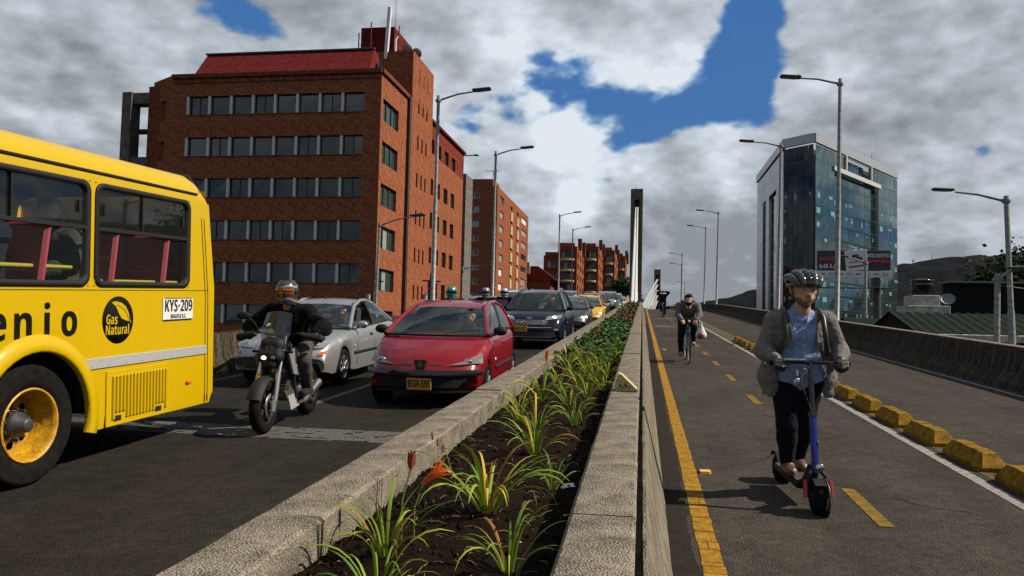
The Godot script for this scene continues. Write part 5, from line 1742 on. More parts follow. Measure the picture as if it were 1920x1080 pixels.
# wheel with its axle along x: tyre, rim and spokes
func wheel(parent: Node3D, c: Vector3, R: float, w: float, kind: String, out := 1.0, bias := Basis.IDENTITY):
	var X := Transform3D(bias * Basis(Vector3.BACK, -PI / 2), c) # y of the lathe runs along x
	var b := MB.new()
	var r := R * (0.64 if kind == "car" else 0.68)
	if kind == "car": b.lathe([Vector2(r, -w * 0.42), Vector2(R * 0.8, -w * 0.5), Vector2(R * 0.94, -w * 0.47), Vector2(R, -w * 0.36), Vector2(R, w * 0.36), Vector2(R * 0.94, w * 0.47), Vector2(R * 0.8, w * 0.5), Vector2(r, w * 0.42), Vector2(r * 0.9, w * 0.3)], 36, X)
	else:
		var pr := []
		for i in 9:
			var a := PI * i / 8.0
			pr.append(Vector2(R - w * 0.5 + w * 0.5 * sin(a), -cos(a) * w * 0.5))
		pr.push_front(Vector2(R - w * 0.9, -w * 0.35))
		pr.append(Vector2(R - w * 0.9, w * 0.35))
		b.lathe(pr, 40, X)
	var wh := part("wheel", b, M.rubber, parent)
	wh.set_meta("label", "black rubber tyre")
	b = MB.new()
	if kind == "car":
		b.lathe([Vector2(r * 1.02, out * w * 0.43), Vector2(r * 0.95, out * w * 0.45), Vector2(r * 0.9, out * w * 0.32), Vector2(r * 0.86, out * w * 0.1)], 32, X)
		for k in 6:
			var a := TAU * k / 6.0
			var d := Vector3(0, cos(a), sin(a))
			b.box(c + d * r * 0.52 + Vector3(out * w * 0.36, 0, 0), Vector3(0.03, r * 0.86, r * 0.24), 0.01, Basis(Vector3.RIGHT, a))
		b.lathe([Vector2(0.001, out * w * 0.42), Vector2(r * 0.16, out * w * 0.41), Vector2(r * 0.2, out * w * 0.34)], 16, X)
		part("rim", b, M.alloy, wh)
		b = MB.new()
		b.lathe([Vector2(0.001, out * w * 0.12), Vector2(r * 0.9, out * w * 0.12)], 24, X)
		part("brake_disc", b, M.darkmetal, wh)
	elif kind == "moto":
		b.lathe([Vector2(R - w * 0.85, -w * 0.36), Vector2(R - w * 1.1, -w * 0.2), Vector2(R - w * 1.1, w * 0.2), Vector2(R - w * 0.85, w * 0.36)], 32, X)
		for k in 5:
			var a := TAU * k / 5.0
			b.box(c + bias * Vector3(0, cos(a), sin(a)) * (R - w) * 0.52, Vector3(0.035, (R - w) * 1.0, 0.045), 0.01, bias * Basis(Vector3.RIGHT, a))
		b.lathe([Vector2(0.001, -w * 0.45), Vector2(0.045, -w * 0.45), Vector2(0.045, w * 0.45), Vector2(0.001, w * 0.45)], 14, X)
		part("rim", b, M.plastic, wh)
		b = MB.new()
		b.lathe([Vector2(0.085, out * w * 0.52), Vector2(0.14, out * w * 0.52), Vector2(0.14, out * w * 0.56), Vector2(0.085, out * w * 0.56)], 28, X)
		part("brake_disc", b, M.steel, wh)
	else:
		b.lathe([Vector2(R - w * 1.0, -w * 0.4), Vector2(R - w * 1.7, 0), Vector2(R - w * 1.0, w * 0.4)], 36, X)
		part("rim", b, M.alloy, wh)
		b = MB.new()
		b.lathe([Vector2(0.001, -0.03), Vector2(0.02, -0.03), Vector2(0.016, 0), Vector2(0.02, 0.03), Vector2(0.001, 0.03)], 10, X)
		part("hub", b, M.alloy, wh)
		b = MB.new()
		for k in 18:
			var a := TAU * k / 18.0
			b.tube([c + Vector3(0.02 * (1 if k % 2 else -1), 0, 0), c + bias * Vector3(0, cos(a), sin(a)) * (R - w * 1.2)], 0.0014, 3, false)
		part("spokes", b, M.steel, wh)
	return wh

func pl(A: Array, x: float) -> float:
	if x <= A[0].x: return A[0].y
	for i in A.size() - 1:
		if x <= A[i + 1].x: return lerpf(A[i].y, A[i + 1].y, (x - A[i].x) / maxf(A[i + 1].x - A[i].x, 1e-6))
	return A[-1].y

func warp(P: Dictionary, p: Vector3) -> Vector3:
	var e: float = absf(p.z) / P.zf
	var f := smoothstep(0.5, 1.0, e)
	p.z -= signf(p.z) * P.bow * pow(absf(p.x) / P.W, 2.6) * f
	return p

# a point on the nose or bonnet
func nose(P: Dictionary, x: float, y: float, off := 0.0) -> Vector3:
	var z: float = P.zf
	var A: Array = P.top
	if y > A[-1].y:
		for i in range(A.size() - 1, 0, -1):
			if y <= A[i - 1].y:
				z = lerpf(A[i].x, A[i - 1].x, (y - A[i].y) / maxf(A[i - 1].y - A[i].y, 1e-6))
				break
	var p := warp(P, Vector3(x, y, z))
	return p + Vector3(0, off * 0.45, off)

func patch(b: MB, P: Dictionary, c: Array, off: float, n := 8, m := 4):
	var rows := []
	for i in m + 1:
		var row := PackedVector3Array()
		var v := float(i) / m
		for j in n + 1:
			var u := float(j) / n
			var q: Vector2 = c[0].lerp(c[1], u).lerp(c[3].lerp(c[2], u), v)
			row.append(nose(P, q.x, q.y, off))
		rows.append(row)
	b.smooth().grid(rows)

func side_x(P: Dictionary, z: float, y: float) -> float:
	var w: float = P.W * pl(P.wid, z)
	var yt := pl(P.top, z)
	var v := clampf((y - P.sill) / maxf(yt - P.sill, 0.1), 0, 1)
	return w * pl([Vector2(0, 0.965), Vector2(0.3, 1.0), Vector2(0.62, 0.995), Vector2(0.9, 0.955), Vector2(1, 0.87)], v)

func car(label: String, P: Dictionary, xf: Transform3D, group := "cars queueing on the ramp") -> Node3D:
	var t := thing(P.get("called", "car"), label, P.get("cat", "car"), xf, group)
	var lod: int = P.get("lod", 0)
	var zf: float = P.zf
	var zs := []
	for i in 25: zs.append(lerpf(-zf, zf, i / 24.0))
	for v in P.top: zs.append(v.x)
	for zc in [P.wf, P.wr]:
		for i in 13: zs.append(zc + P.ar * cos(PI * i / 12.0))
		zs.append(zc - P.ar - 0.004)
		zs.append(zc + P.ar + 0.004)
	zs.sort()
	var rows := []
	for z in zs:
		var w: float = P.W * pl(P.wid, z)
		var yt := pl(P.top, z)
		var yb: float = P.sill + 0.07 * smoothstep(0.8, 1.0, absf(z) / zf)
		for zc in [P.wf, P.wr]:
			if absf(z - zc) < P.ar: yb = maxf(yb, P.r + sqrt(maxf(P.ar * P.ar - (z - zc) * (z - zc), 0.0)))
		yb = minf(yb, yt - 0.04)
		var h := yt - yb
		var half := [Vector2(w * 0.965, yb), Vector2(w, yb + h * 0.3), Vector2(w * 0.995, yb + h * 0.62), Vector2(w * 0.975, yt - minf(0.09, h * 0.3)), Vector2(w * 0.93, yt - minf(0.03, h * 0.1)), Vector2(w * 0.86, yt - 0.008), Vector2(w * 0.5, yt + 0.018), Vector2(0, yt + 0.026)]
		var row := PackedVector3Array()
		for q in half: row.append(warp(P, Vector3(-q.x, q.y, z)))
		for i in range(half.size() - 2, -1, -1): row.append(warp(P, Vector3(half[i].x, half[i].y, z)))
		rows.append(row)
	var b := MB.new()
	b.smooth().grid(rows)
	b.smooth()
	b.fan(rows[0], true)
	b.smooth()
	b.fan(rows[-1])
	var body := part("body", b, P.paint, t)
	b = MB.new()
	b.box(Vector3(0, P.sill + 0.16, 0), Vector3(P.W * 1.44, 0.34, zf * 1.62))
	part("underbody", b, M.black, t)
	# cabin
	var bf: float = P.bf
	var br: float = P.br
	var wb: float = P.wb
	var wr: float = P.wt
	var yf := pl(P.top, bf) + 0.012
	var yr := pl(P.top, br) + 0.012
	var hr: float = P.hr
	var roofy := func(v: float) -> float: return hr - 0.095 * pow(1.0 - minf(v / 0.4, 1.0), 2.0) - 0.06 * pow(maxf(v - 0.6, 0.0) / 0.4, 2.0) - 0.02
	var scr := func(z0: float, y0: float, z1: float, y1: float, w0: float, w1: float, bow0: float, bow1: float, n: int, m: int) -> Array:
		var g := []
		for i in m + 1:
			var v := float(i) / m
			var row := PackedVector3Array()
			for j in n + 1:
				var u := 2.0 * j / n - 1.0
				row.append(Vector3(u * lerpf(w0, w1, v), lerpf(y0, y1, v) + 0.03 * v * (1.0 - u * u) + 0.02 * sin(PI * v), lerpf(z0, z1, v) + lerpf(bow0, bow1, v) * (1.0 - u * u)))
			g.append(row)
		return g
	b = MB.new()
	b.smooth().grid(scr.call(bf, yf, P.rf, roofy.call(0.0), wb, wr, 0.16, 0.07, 10, 6))
	part("windscreen", b, P.get("glass", M.glass), t)
	b = MB.new()
	b.smooth().grid(scr.call(br, yr, P.rr, roofy.call(1.0), wb * 0.96, wr * 0.97, -0.1, -0.04, 10, 5))
	part("rear_window", b, M.tint, t)
	b = MB.new()
	var rg := []
	for i in 9:
		var v := i / 8.0
		var row := PackedVector3Array()
		for j in 11:
			var u := 2.0 * j / 10.0 - 1.0
			row.append(Vector3(u * wr * lerpf(1.0, 0.97, v), roofy.call(v) + 0.03 * (1.0 - u * u), lerpf(P.rf, P.rr, v) + lerpf(0.07, -0.04, v) * (1.0 - u * u)))
		rg.append(row)
	b.smooth().grid(rg)
	part("roof", b, P.get("roof_paint", P.paint), t)
	# sides: lower edge along the belt, upper edge along the roof rail
	var lo := func(u: float, s: float) -> Vector3: return Vector3(s * wb * lerpf(1.0, 0.96, u), pl(P.top, lerpf(bf, br, u)) + 0.005, lerpf(bf, br, u))
	var hi := func(u: float, s: float) -> Vector3: return Vector3(s * wr * lerpf(1.0, 0.97, u), roofy.call(u), lerpf(P.rf, P.rr, u))
	var cuts: Array = P.get("cuts", [0.03, 0.47, 0.51, 0.86])
	for s in [-1.0, 1.0]:
		for k in range(0, cuts.size(), 2):
			b = MB.new()
			var g := []
			for i in 5:
				var row := PackedVector3Array()
				for j in 5:
					var u: float = lerpf(cuts[k], cuts[k + 1], j / 4.0)
					var v := i / 4.0
					row.append(lo.call(u, s).lerp(hi.call(u, s), v * 0.93 + 0.03) + Vector3(s * 0.02 * sin(PI * v), 0, 0))
				g.append(row)
			b.smooth().grid(g)
			if not (P.get("open_window", false) and s > 0 and k == 0): part("side_window", b, P.get("side_glass", M.tint), t)
		b = MB.new()
		b.tube([lo.call(0.0, s), lo.call(0.0, s).lerp(hi.call(0.0, s), 0.5) + Vector3(0, 0.02, 0), hi.call(0.0, s), hi.call(0.3, s), hi.call(0.6, s), hi.call(1.0, s), lo.call(1.0, s)], [0.04, 0.036, 0.036, 0.034, 0.034, 0.036, 0.05], 8)
		part("pillar", b, P.paint, t)
		b = MB.new()
		b.smooth()
		var ue: float = cuts[-1]
		b.grid([PackedVector3Array([lo.call(ue, s), lo.call((ue + 1) * 0.5, s), lo.call(1.0, s)]), PackedVector3Array([lo.call(ue, s).lerp(hi.call(ue, s), 0.5) + Vector3(s * 0.02, 0, 0), lo.call((ue + 1) * 0.5, s).lerp(hi.call((ue + 1) * 0.5, s), 0.5) + Vector3(s * 0.02, 0, 0), lo.call(1.0, s).lerp(hi.call(1.0, s), 0.5) + Vector3(s * 0.02, 0, 0)]), PackedVector3Array([hi.call(ue, s), hi.call((ue + 1) * 0.5, s), hi.call(1.0, s)])])
		part("rear_pillar", b, P.paint, t)
		for k in range(1, cuts.size() - 1, 2):
			b = MB.new()
			var um: float = (cuts[k] + cuts[k + 1]) * 0.5
			b.tube([lo.call(um, s), lo.call(um, s).lerp(hi.call(um, s), 0.5) + Vector3(s * 0.015, 0, 0), hi.call(um, s)], 0.03, 6)
			part("door_pillar", b, M.plastic, t)
		b = MB.new()
		b.tube([lo.call(0.0, s) + Vector3(s * 0.02, 0, 0), lo.call(0.3, s) + Vector3(s * 0.02, 0.0, 0), lo.call(0.6, s) + Vector3(s * 0.02, 0, 0), lo.call(0.95, s) + Vector3(s * 0.015, 0, 0)], 0.013, 6)
		part("belt_trim", b, M.plastic, t)
		# mirror
		b = MB.new()
		var mp: Vector3 = lo.call(0.1, s) + Vector3(s * 0.15, 0.06, 0)
		b.ball(mp, Vector3(0.105, 0.068, 0.055), 10, 8)
		b.tube([mp - Vector3(s * 0.06, 0.03, 0), lo.call(0.07, s) + Vector3(0, 0.0, 0)], 0.028, 6)
		part("mirror", b, P.get("mirror", P.paint), t)
	# roof gutters or rails
	for s in [-1.0, 1.0]:
		b = MB.new()
		if P.has("rails"):
			b.tube([hi.call(0.04, s) + Vector3(-s * 0.03, 0.03, 0), hi.call(0.1, s) + Vector3(-s * 0.03, 0.075, 0), hi.call(0.5, s) + Vector3(-s * 0.03, 0.08, 0), hi.call(0.9, s) + Vector3(-s * 0.03, 0.065, 0), hi.call(0.97, s) + Vector3(-s * 0.03, 0.02, 0)], 0.02, 6)
			part("roof_rail", b, M.alloy, t)
		else:
			b.tube([hi.call(0.02, s) + Vector3(-s * 0.045, 0.022, 0), hi.call(0.5, s) + Vector3(-s * 0.045, 0.026, 0), hi.call(0.98, s) + Vector3(-s * 0.045, 0.02, 0)], 0.009, 5)
			part("roof_gutter", b, M.plastic, t)
	# windscreen surround and wipers
	b = MB.new()
	var e0 := []
	for j in 11:
		var u := 2.0 * j / 10.0 - 1.0
		e0.append(Vector3(u * wb, yf - 0.004, bf + 0.02 + 0.16 * (1.0 - u * u)))
	b.tube(e0, 0.018, 6)
	part("cowl", b, M.plastic, t)
	if lod == 0:
		for k in [-0.45, 0.15]:
			b = MB.new()
			b.tube([Vector3(k, yf + 0.015, bf + 0.17), Vector3(k + 0.25, yf + 0.06, bf + 0.1), Vector3(k + 0.5, yf + 0.075, bf + 0.03)], 0.006, 5)
			part("wiper", b, M.black, t)
	# seats, dashboard, wheel
	b = MB.new()
	b.box(Vector3(0, yf - 0.01, (bf + br) * 0.5), Vector3(wb * 1.84, 0.05, (bf - br) * 0.86), 0.01)
	part("interior", b, M.interior, t)
	for s in [-1, 1]:
		for zz in [0.42, 0.8]:
			b = MB.new()
			b.box(Vector3(s * wb * 0.5, yf + 0.14, lerpf(bf, br, zz)), Vector3(0.44, 0.4, 0.13), 0.05, Basis(Vector3.RIGHT, -0.18))
			b.box(Vector3(s * wb * 0.5, yf + 0.4, lerpf(bf, br, zz) - 0.05), Vector3(0.24, 0.15, 0.1), 0.04)
			part("seat", b, M.interior2, t)
	b = MB.new()
	b.lathe([Vector2(0.165, -0.012), Vector2(0.185, 0), Vector2(0.165, 0.012), Vector2(0.155, 0)], 18, Transform3D(Basis(Vector3.RIGHT, 1.15), Vector3(wb * 0.5, yf + 0.05, lerpf(bf, br, 0.22))))
	part("steering_wheel", b, M.plastic, t)
	if lod == 0:
		b = MB.new()
		b.box(Vector3(0, hr - 0.15, P.rf + 0.12), Vector3(0.24, 0.07, 0.03), 0.01)
		part("rear_view_mirror", b, M.plastic, t)
	for zc in [P.wf, P.wr]:
		for s in [-1.0, 1.0]: wheel(t, Vector3(s * (P.W - 0.11), P.r, zc), P.r, 0.2, "car", s)
	# nose details
	for d in P.nose:
		b = MB.new()
		var c: Array = d[2]
		patch(b, P, c, d[3] if d.size() > 3 else 0.01)
		if d.size() > 4: # mirrored on the other side
			patch(b, P, [Vector2(-c[0].x, c[0].y), Vector2(-c[1].x, c[1].y), Vector2(-c[2].x, c[2].y), Vector2(-c[3].x, c[3].y)], d[3])
		part(d[0], b, d[1], t)
	for s in [-1.0, 1.0]:
		var h: Array = P.lamp
		var c := []
		for q in h: c.append(Vector2(q.x * s, q.y))
		b = MB.new()
		patch(b, P, c, 0.012)
		var hl := part("headlight", b, P.get("reflector", M.alloy), t)
		b = MB.new()
		patch(b, P, c, 0.03)
		part("lamp_lens", b, M.lens, hl)
		b = MB.new()
		var m: Vector2 = (c[0] + c[1] + c[2] + c[3]) * 0.25
		b.ball(nose(P, m.x * 1.02, m.y, 0.015), Vector3(0.06, 0.045, 0.02), 12, 8)
		part("lamp_bulb", b, M.lit if P.get("lit", false) else M.chrome, hl)
	if P.has("plate"):
		b = MB.new()
		var c := nose(P, P.get("plate_x", 0.0), P.plate_y, 0.025)
		b.box(c, Vector3(0.335, 0.155, 0.012), 0.004)
		var pt := part("number_plate", b, M.plate, t)
		lettering(P.plate, 0.098, M.black, pt, Transform3D(Basis.IDENTITY, c + Vector3(0, 0.008, 0.009)), "plate_lettering", true, 0.3)
	if lod == 0:
		# door shuts, handles, side moulding
		for s in [-1.0, 1.0]:
			for zz in P.doors:
				b = MB.new()
				var pts := []
				for i in 7:
					var y := lerpf(P.sill + 0.08, pl(P.top, zz) - 0.02, i / 6.0)
					pts.append(Vector3(s * (side_x(P, zz, y) + 0.001), y, zz))
				b.tube(pts, 0.006, 4, false)
				part("door_gap", b, M.black, t)
			for zz in P.handles:
				b = MB.new()
				var y := pl(P.top, zz) - 0.16
				b.box(Vector3(s * (side_x(P, zz, y) + 0.008), y, zz), Vector3(0.03, 0.05, 0.16), 0.012)
				part("door_handle", b, P.get("handle", M.plastic), t)
			if P.has("mould"):
				b = MB.new()
				var pts := []
				for i in 9:
					var zz := lerpf(P.wf - P.ar - 0.08, P.wr + P.ar + 0.08, i / 8.0)
					pts.append(Vector3(s * (side_x(P, zz, P.mould) + 0.008), P.mould, zz))
				b.tube(pts, 0.024, 6)
				part("side_moulding", b, M.plastic, t)
			b = MB.new()
			b.ball(Vector3(s * side_x(P, P.wf - P.ar - 0.12, P.mould if P.has("mould") else 0.6), (P.mould if P.has("mould") else 0.6) + 0.12, P.wf - P.ar - 0.12), Vector3(0.012, 0.025, 0.035), 8, 6)
			part("side_indicator", b, M.amber if not P.has("white_repeater") else M.white, t)
	b = MB.new()
	b.tube([Vector3(P.get("aerial", 0.0), hr - 0.01, P.rf - 0.05), Vector3(P.get("aerial", 0.0), hr + 0.05, P.rf - 0.1)], 0.012, 5)
	part("aerial", b, M.plastic, t)
	return t

func v2(a: Array) -> Array:
	var o := []
	for i in range(0, a.size(), 2): o.append(Vector2(a[i], a[i + 1]))
	return o

func build_cars():
	var hatch := {"zf": 1.9, "W": 0.83, "sill": 0.2, "r": 0.29, "ar": 0.335, "wf": 1.17, "wr": -1.25, "bow": 0.34, "bf": 1.0, "rf": 0.2, "rr": -1.3, "br": -1.72, "wb": 0.75, "wt": 0.57, "hr": 1.43,
		"top": v2([-1.9, 0.62, -1.85, 0.86, -1.7, 0.97, -1.2, 0.98, 0.9, 0.94, 1.0, 0.945, 1.3, 0.86, 1.55, 0.76, 1.72, 0.67, 1.82, 0.585, 1.88, 0.5, 1.9, 0.46]), "wid": v2([-1.9, 0.86, -1.6, 0.95, -1.0, 1.0, 1.1, 1.0, 1.5, 0.97, 1.9, 0.9]),
		"doors": [0.78, -0.3], "handles": [-0.12, -1.02], "mould": 0.48, "lamp": v2([0.3, 0.57, 0.5, 0.6, 0.77, 0.72, 0.79, 0.6])}
	var red := paint(Color(0.24, 0.004, 0.012), 0.1, 0.28)
	var P := hatch.duplicate()
	P.merge({"called": "red_hatchback", "cat": "car", "paint": red, "mirror": M.plastic, "plate": "BSW-595", "plate_y": 0.33, "reflector": mat(Color(0.07, 0.065, 0.06), 0.25, 0.6), "white_repeater": true, "handle": red,
		"nose": [["bumper_strip", M.gloss, v2([-0.81, 0.43, 0.81, 0.43, 0.81, 0.51, -0.81, 0.51]), 0.04], ["lower_grille", M.plastic, v2([-0.5, 0.29, 0.5, 0.29, 0.64, 0.42, -0.64, 0.42]), 0.014], ["upper_grille", M.black, v2([-0.3, 0.58, 0.3, 0.58, 0.3, 0.61, -0.3, 0.61]), 0.006], ["chin", M.plastic, v2([-0.7, 0.22, 0.7, 0.22, 0.66, 0.25, -0.66, 0.25]), 0.012], ["bonnet_vent", M.black, v2([-0.6, 0.915, -0.5, 0.915, -0.5, 0.94, -0.6, 0.94]), 0.012], ["bonnet_vent", M.black, v2([-0.48, 0.915, -0.38, 0.915, -0.38, 0.94, -0.48, 0.94]), 0.012]]}, true)
	var c := car("glossy red hatchback with black bumper strip at the head of the near lane", P, on_ramp(-2.95, 12.15, 0.02, -0.05))
	# shield badge with a rearing lion
	var b := MB.new()
	var bc := nose(P, 0.0, 0.575, 0.045)
	b.prism(PackedVector2Array([Vector2(-0.1, 0.072), Vector2(0.1, 0.072), Vector2(0.06, -0.072), Vector2(-0.06, -0.072)]), 0.02, Transform3D(Basis.IDENTITY, bc))
	var bd := part("badge", b, M.chrome, c)
	b = MB.new()
	b.prism(PackedVector2Array([Vector2(-0.084, 0.06), Vector2(0.084, 0.06), Vector2(0.05, -0.058), Vector2(-0.05, -0.058)]), 0.02, Transform3D(Basis.IDENTITY, bc + Vector3(0, 0, 0.004)))
	part("badge_field", b, M.black, bd)
	b = MB.new()
	b.prism(PackedVector2Array([Vector2(-0.02, 0.045), Vector2(0.005, 0.045), Vector2(0.012, 0.02), Vector2(0.04, 0.03), Vector2(0.03, 0.008), Vector2(0.018, 0.0), Vector2(0.034, -0.02), Vector2(0.02, -0.04), Vector2(0.006, -0.02), Vector2(-0.016, -0.042), Vector2(-0.026, -0.03), Vector2(-0.008, -0.006), Vector2(-0.034, 0.0), Vector2(-0.03, 0.016), Vector2(-0.008, 0.02)]), 0.02, Transform3D(Basis.IDENTITY, bc + Vector3(0, 0, 0.008)))
	part("badge_lion", b, M.chrome, bd)
	# silver saloon
	var sedan := {"zf": 2.2, "W": 0.85, "sill": 0.2, "r": 0.295, "ar": 0.345, "wf": 1.32, "wr": -1.3, "bow": 0.26, "bf": 0.9, "rf": 0.1, "rr": -0.95, "br": -1.6, "wb": 0.76, "wt": 0.56, "hr": 1.4,
		"top": v2([-2.2, 0.6, -2.16, 0.86, -2.0, 0.95, -1.5, 0.98, 0.8, 0.9, 0.92, 0.9, 1.5, 0.82, 1.95, 0.73, 2.1, 0.66, 2.17, 0.55, 2.2, 0.48]), "wid": v2([-2.2, 0.88, -1.9, 0.95, -1.2, 1.0, 1.2, 1.0, 1.8, 0.96, 2.2, 0.88]),
		"doors": [0.7, -0.25], "handles": [-0.08, -0.95], "mould": 0.5, "lamp": v2([0.36, 0.62, 0.74, 0.64, 0.76, 0.735, 0.38, 0.715]), "cuts": [0.05, 0.5, 0.54, 0.93]}
	P = sedan.duplicate()
	P.merge({"called": "silver_saloon", "paint": paint(Color(0.4, 0.41, 0.42), 0.6, 0.35), "open_window": true, "plate": "BNK-417", "plate_y": 0.4, "nose": [["lower_grille", M.black, v2([-0.55, 0.3, 0.55, 0.3, 0.5, 0.42, -0.5, 0.42]), 0.014], ["upper_grille", M.black, v2([-0.3, 0.63, 0.3, 0.63, 0.3, 0.69, -0.3, 0.69]), 0.01], ["turn_signal", M.amber, v2([0.66, 0.52, 0.76, 0.54, 0.77, 0.6, 0.68, 0.58]), 0.02, true], ["fog_recess", M.black, v2([0.58, 0.32, 0.74, 0.34, 0.74, 0.44, 0.6, 0.42]), 0.014, true]]}, true)
	P.erase("plate")
	car("silver saloon with open driver window beside the bus", P, on_ramp(-5.75, 13.9, 0.03, -0.05))
	# dark blue SUV
	var suv := {"zf": 2.24, "W": 0.93, "sill": 0.27, "r": 0.35, "ar": 0.41, "wf": 1.35, "wr": -1.32, "bow": 0.3, "bf": 1.02, "rf": 0.3, "rr": -1.6, "br": -2.02, "wb": 0.84, "wt": 0.63, "hr": 1.64, "rails": 1,
		"top": v2([-2.24, 0.8, -2.2, 1.04, -2.05, 1.1, 0.9, 1.05, 1.04, 1.06, 1.5, 1.01, 1.85, 0.94, 2.02, 0.87, 2.14, 0.76, 2.22, 0.6, 2.24, 0.52]), "wid": v2([-2.24, 0.88, -1.9, 0.96, -1.2, 1.0, 1.3, 1.0, 1.8, 0.97, 2.24, 0.9]),
		"doors": [0.72, -0.3], "handles": [-0.1, -1.0], "lamp": v2([0.42, 0.8, 0.84, 0.86, 0.86, 0.95, 0.48, 0.9]), "cuts": [0.03, 0.4, 0.43, 0.72, 0.75, 0.92]}
	P = suv.duplicate()
	P.merge({"called": "dark_blue_suv", "cat": "car", "paint": mat(Color(0.008, 0.012, 0.024), 0.22, 0, {"metallic_specular": 0.22, "clearcoat_enabled": true, "clearcoat": 0.25, "clearcoat_roughness": 0.04}), "plate": "GLP-271", "plate_y": 0.56, "plate_x": -0.22, "lit": true, "nose": [["upper_grille", M.black, v2([-0.48, 0.66, 0.48, 0.66, 0.52, 0.8, -0.52, 0.8]), 0.012], ["lower_grille", M.black, v2([-0.75, 0.34, 0.75, 0.34, 0.7, 0.5, -0.7, 0.5]), 0.012], ["chrome_strip", M.chrome, v2([-0.62, 0.595, 0.62, 0.595, 0.62, 0.612, -0.62, 0.612]), 0.022], ["skid_plate", M.alloy, v2([-0.6, 0.325, 0.6, 0.325, 0.62, 0.345, -0.62, 0.345]), 0.03], ["fog_surround", M.gloss, v2([0.6, 0.5, 0.84, 0.5, 0.84, 0.7, 0.66, 0.7]), 0.016, true], ["fog_lamp", M.chrome, v2([0.68, 0.52, 0.8, 0.52, 0.8, 0.57, 0.7, 0.57]), 0.026, true]]}, true)
	c = car("dark blue SUV with honeycomb grille and lit headlights behind the red hatchback", P, on_ramp(-3.05, 23.7, 0.0, -0.05))
	lettering("KIA", 0.06, M.chrome, c, Transform3D(Basis(Vector3.RIGHT, -0.5), nose(P, 0, 0.845, 0.03)), "badge", true, 0.14, 0.01)
	b = MB.new() # honeycomb bars of the grille
	for i in 9:
		for j in 3:
			var x := -0.4 + i * 0.1 + (0.05 if j % 2 else 0.0)
			var ring := []
			for k in 7: ring.append(nose(P, x + cos(TAU * k / 6.0) * 0.05, 0.69 + j * 0.042 + sin(TAU * k / 6.0) * 0.024, 0.028))
			b.tube(ring, 0.006, 4, false)
	part("grille_mesh", b, M.alloy, c)
	# the queue behind, farther up the ramp
	var grey := paint(Color(0.07, 0.075, 0.08), 0.5, 0.3)
	var rest := [
		[hatch, "dark grey hatchback with a driver behind the dark blue SUV", paint(Color(0.075, 0.085, 0.095), 0.5, 0.3), -2.85, 32.0, true, 1.0],
		[hatch, "yellow taxi half hidden behind the dark grey hatchback", paint(Color(0.6, 0.36, 0.02), 0.0, 0.35), -2.6, 37.5, false, 1.02],
		[suv, "charcoal crossover behind the yellow taxi", grey, -2.85, 48.0, true, 0.95],
		[suv, "silver SUV with lit headlights high on the ramp", paint(Color(0.36, 0.38, 0.4), 0.5, 0.3), -2.8, 65.5, true, 1.03],
		[sedan, "blue car peeking out behind the silver SUV", paint(Color(0.02, 0.05, 0.16), 0.3, 0.3), -2.6, 72.5, false, 1.0],
		[suv, "white car farther up behind the blue one", paint(Color(0.6, 0.61, 0.62), 0.0, 0.3), -2.7, 79.0, true, 1.0],
		[hatch, "small far yellow taxi at the crest in the near lane", paint(Color(0.6, 0.4, 0.03), 0.0, 0.35), -2.5, 88.0, false, 1.0],
		[sedan, "dark saloon with pale roof behind the silver saloon", paint(Color(0.2, 0.21, 0.22), 0.5, 0.3), -5.75, 28.5, false, 1.0],
		[suv, "black SUV with white roof rails in the far lane", paint(Color(0.02, 0.02, 0.022), 0.3, 0.3), -5.75, 36.6, false, 1.0],
		[sedan, "grey saloon in the far lane behind the black SUV", paint(Color(0.17, 0.18, 0.19), 0.5, 0.3), -5.7, 52.5, false, 1.0],
		[suv, "tall grey van like car in the far lane", paint(Color(0.3, 0.31, 0.32), 0.4, 0.3), -5.7, 61.0, false, 1.03]]
	for r in rest:
		P = r[0].duplicate()
		P.merge({"called": "queueing_car", "lod": 1, "paint": r[2], "lit": r[5], "glass": M.tint if r[4] > 30 else M.glass, "nose": [["upper_grille", M.black, v2([-0.4, 0.6, 0.4, 0.6, 0.42, 0.68, -0.42, 0.68]), 0.012], ["lower_grille", M.black, v2([-0.6, 0.34, 0.6, 0.34, 0.55, 0.44, -0.55, 0.44]), 0.012]]}, true)
		var x := on_ramp(r[3], r[4], 0.0, -0.05)
		x.basis = x.basis.scaled(Vector3.ONE * r[6])
		if r[1].begins_with("black SUV"): P.roof_paint = paint(Color(0.5, 0.5, 0.5), 0.2, 0.3)
		car(r[1], P, x)
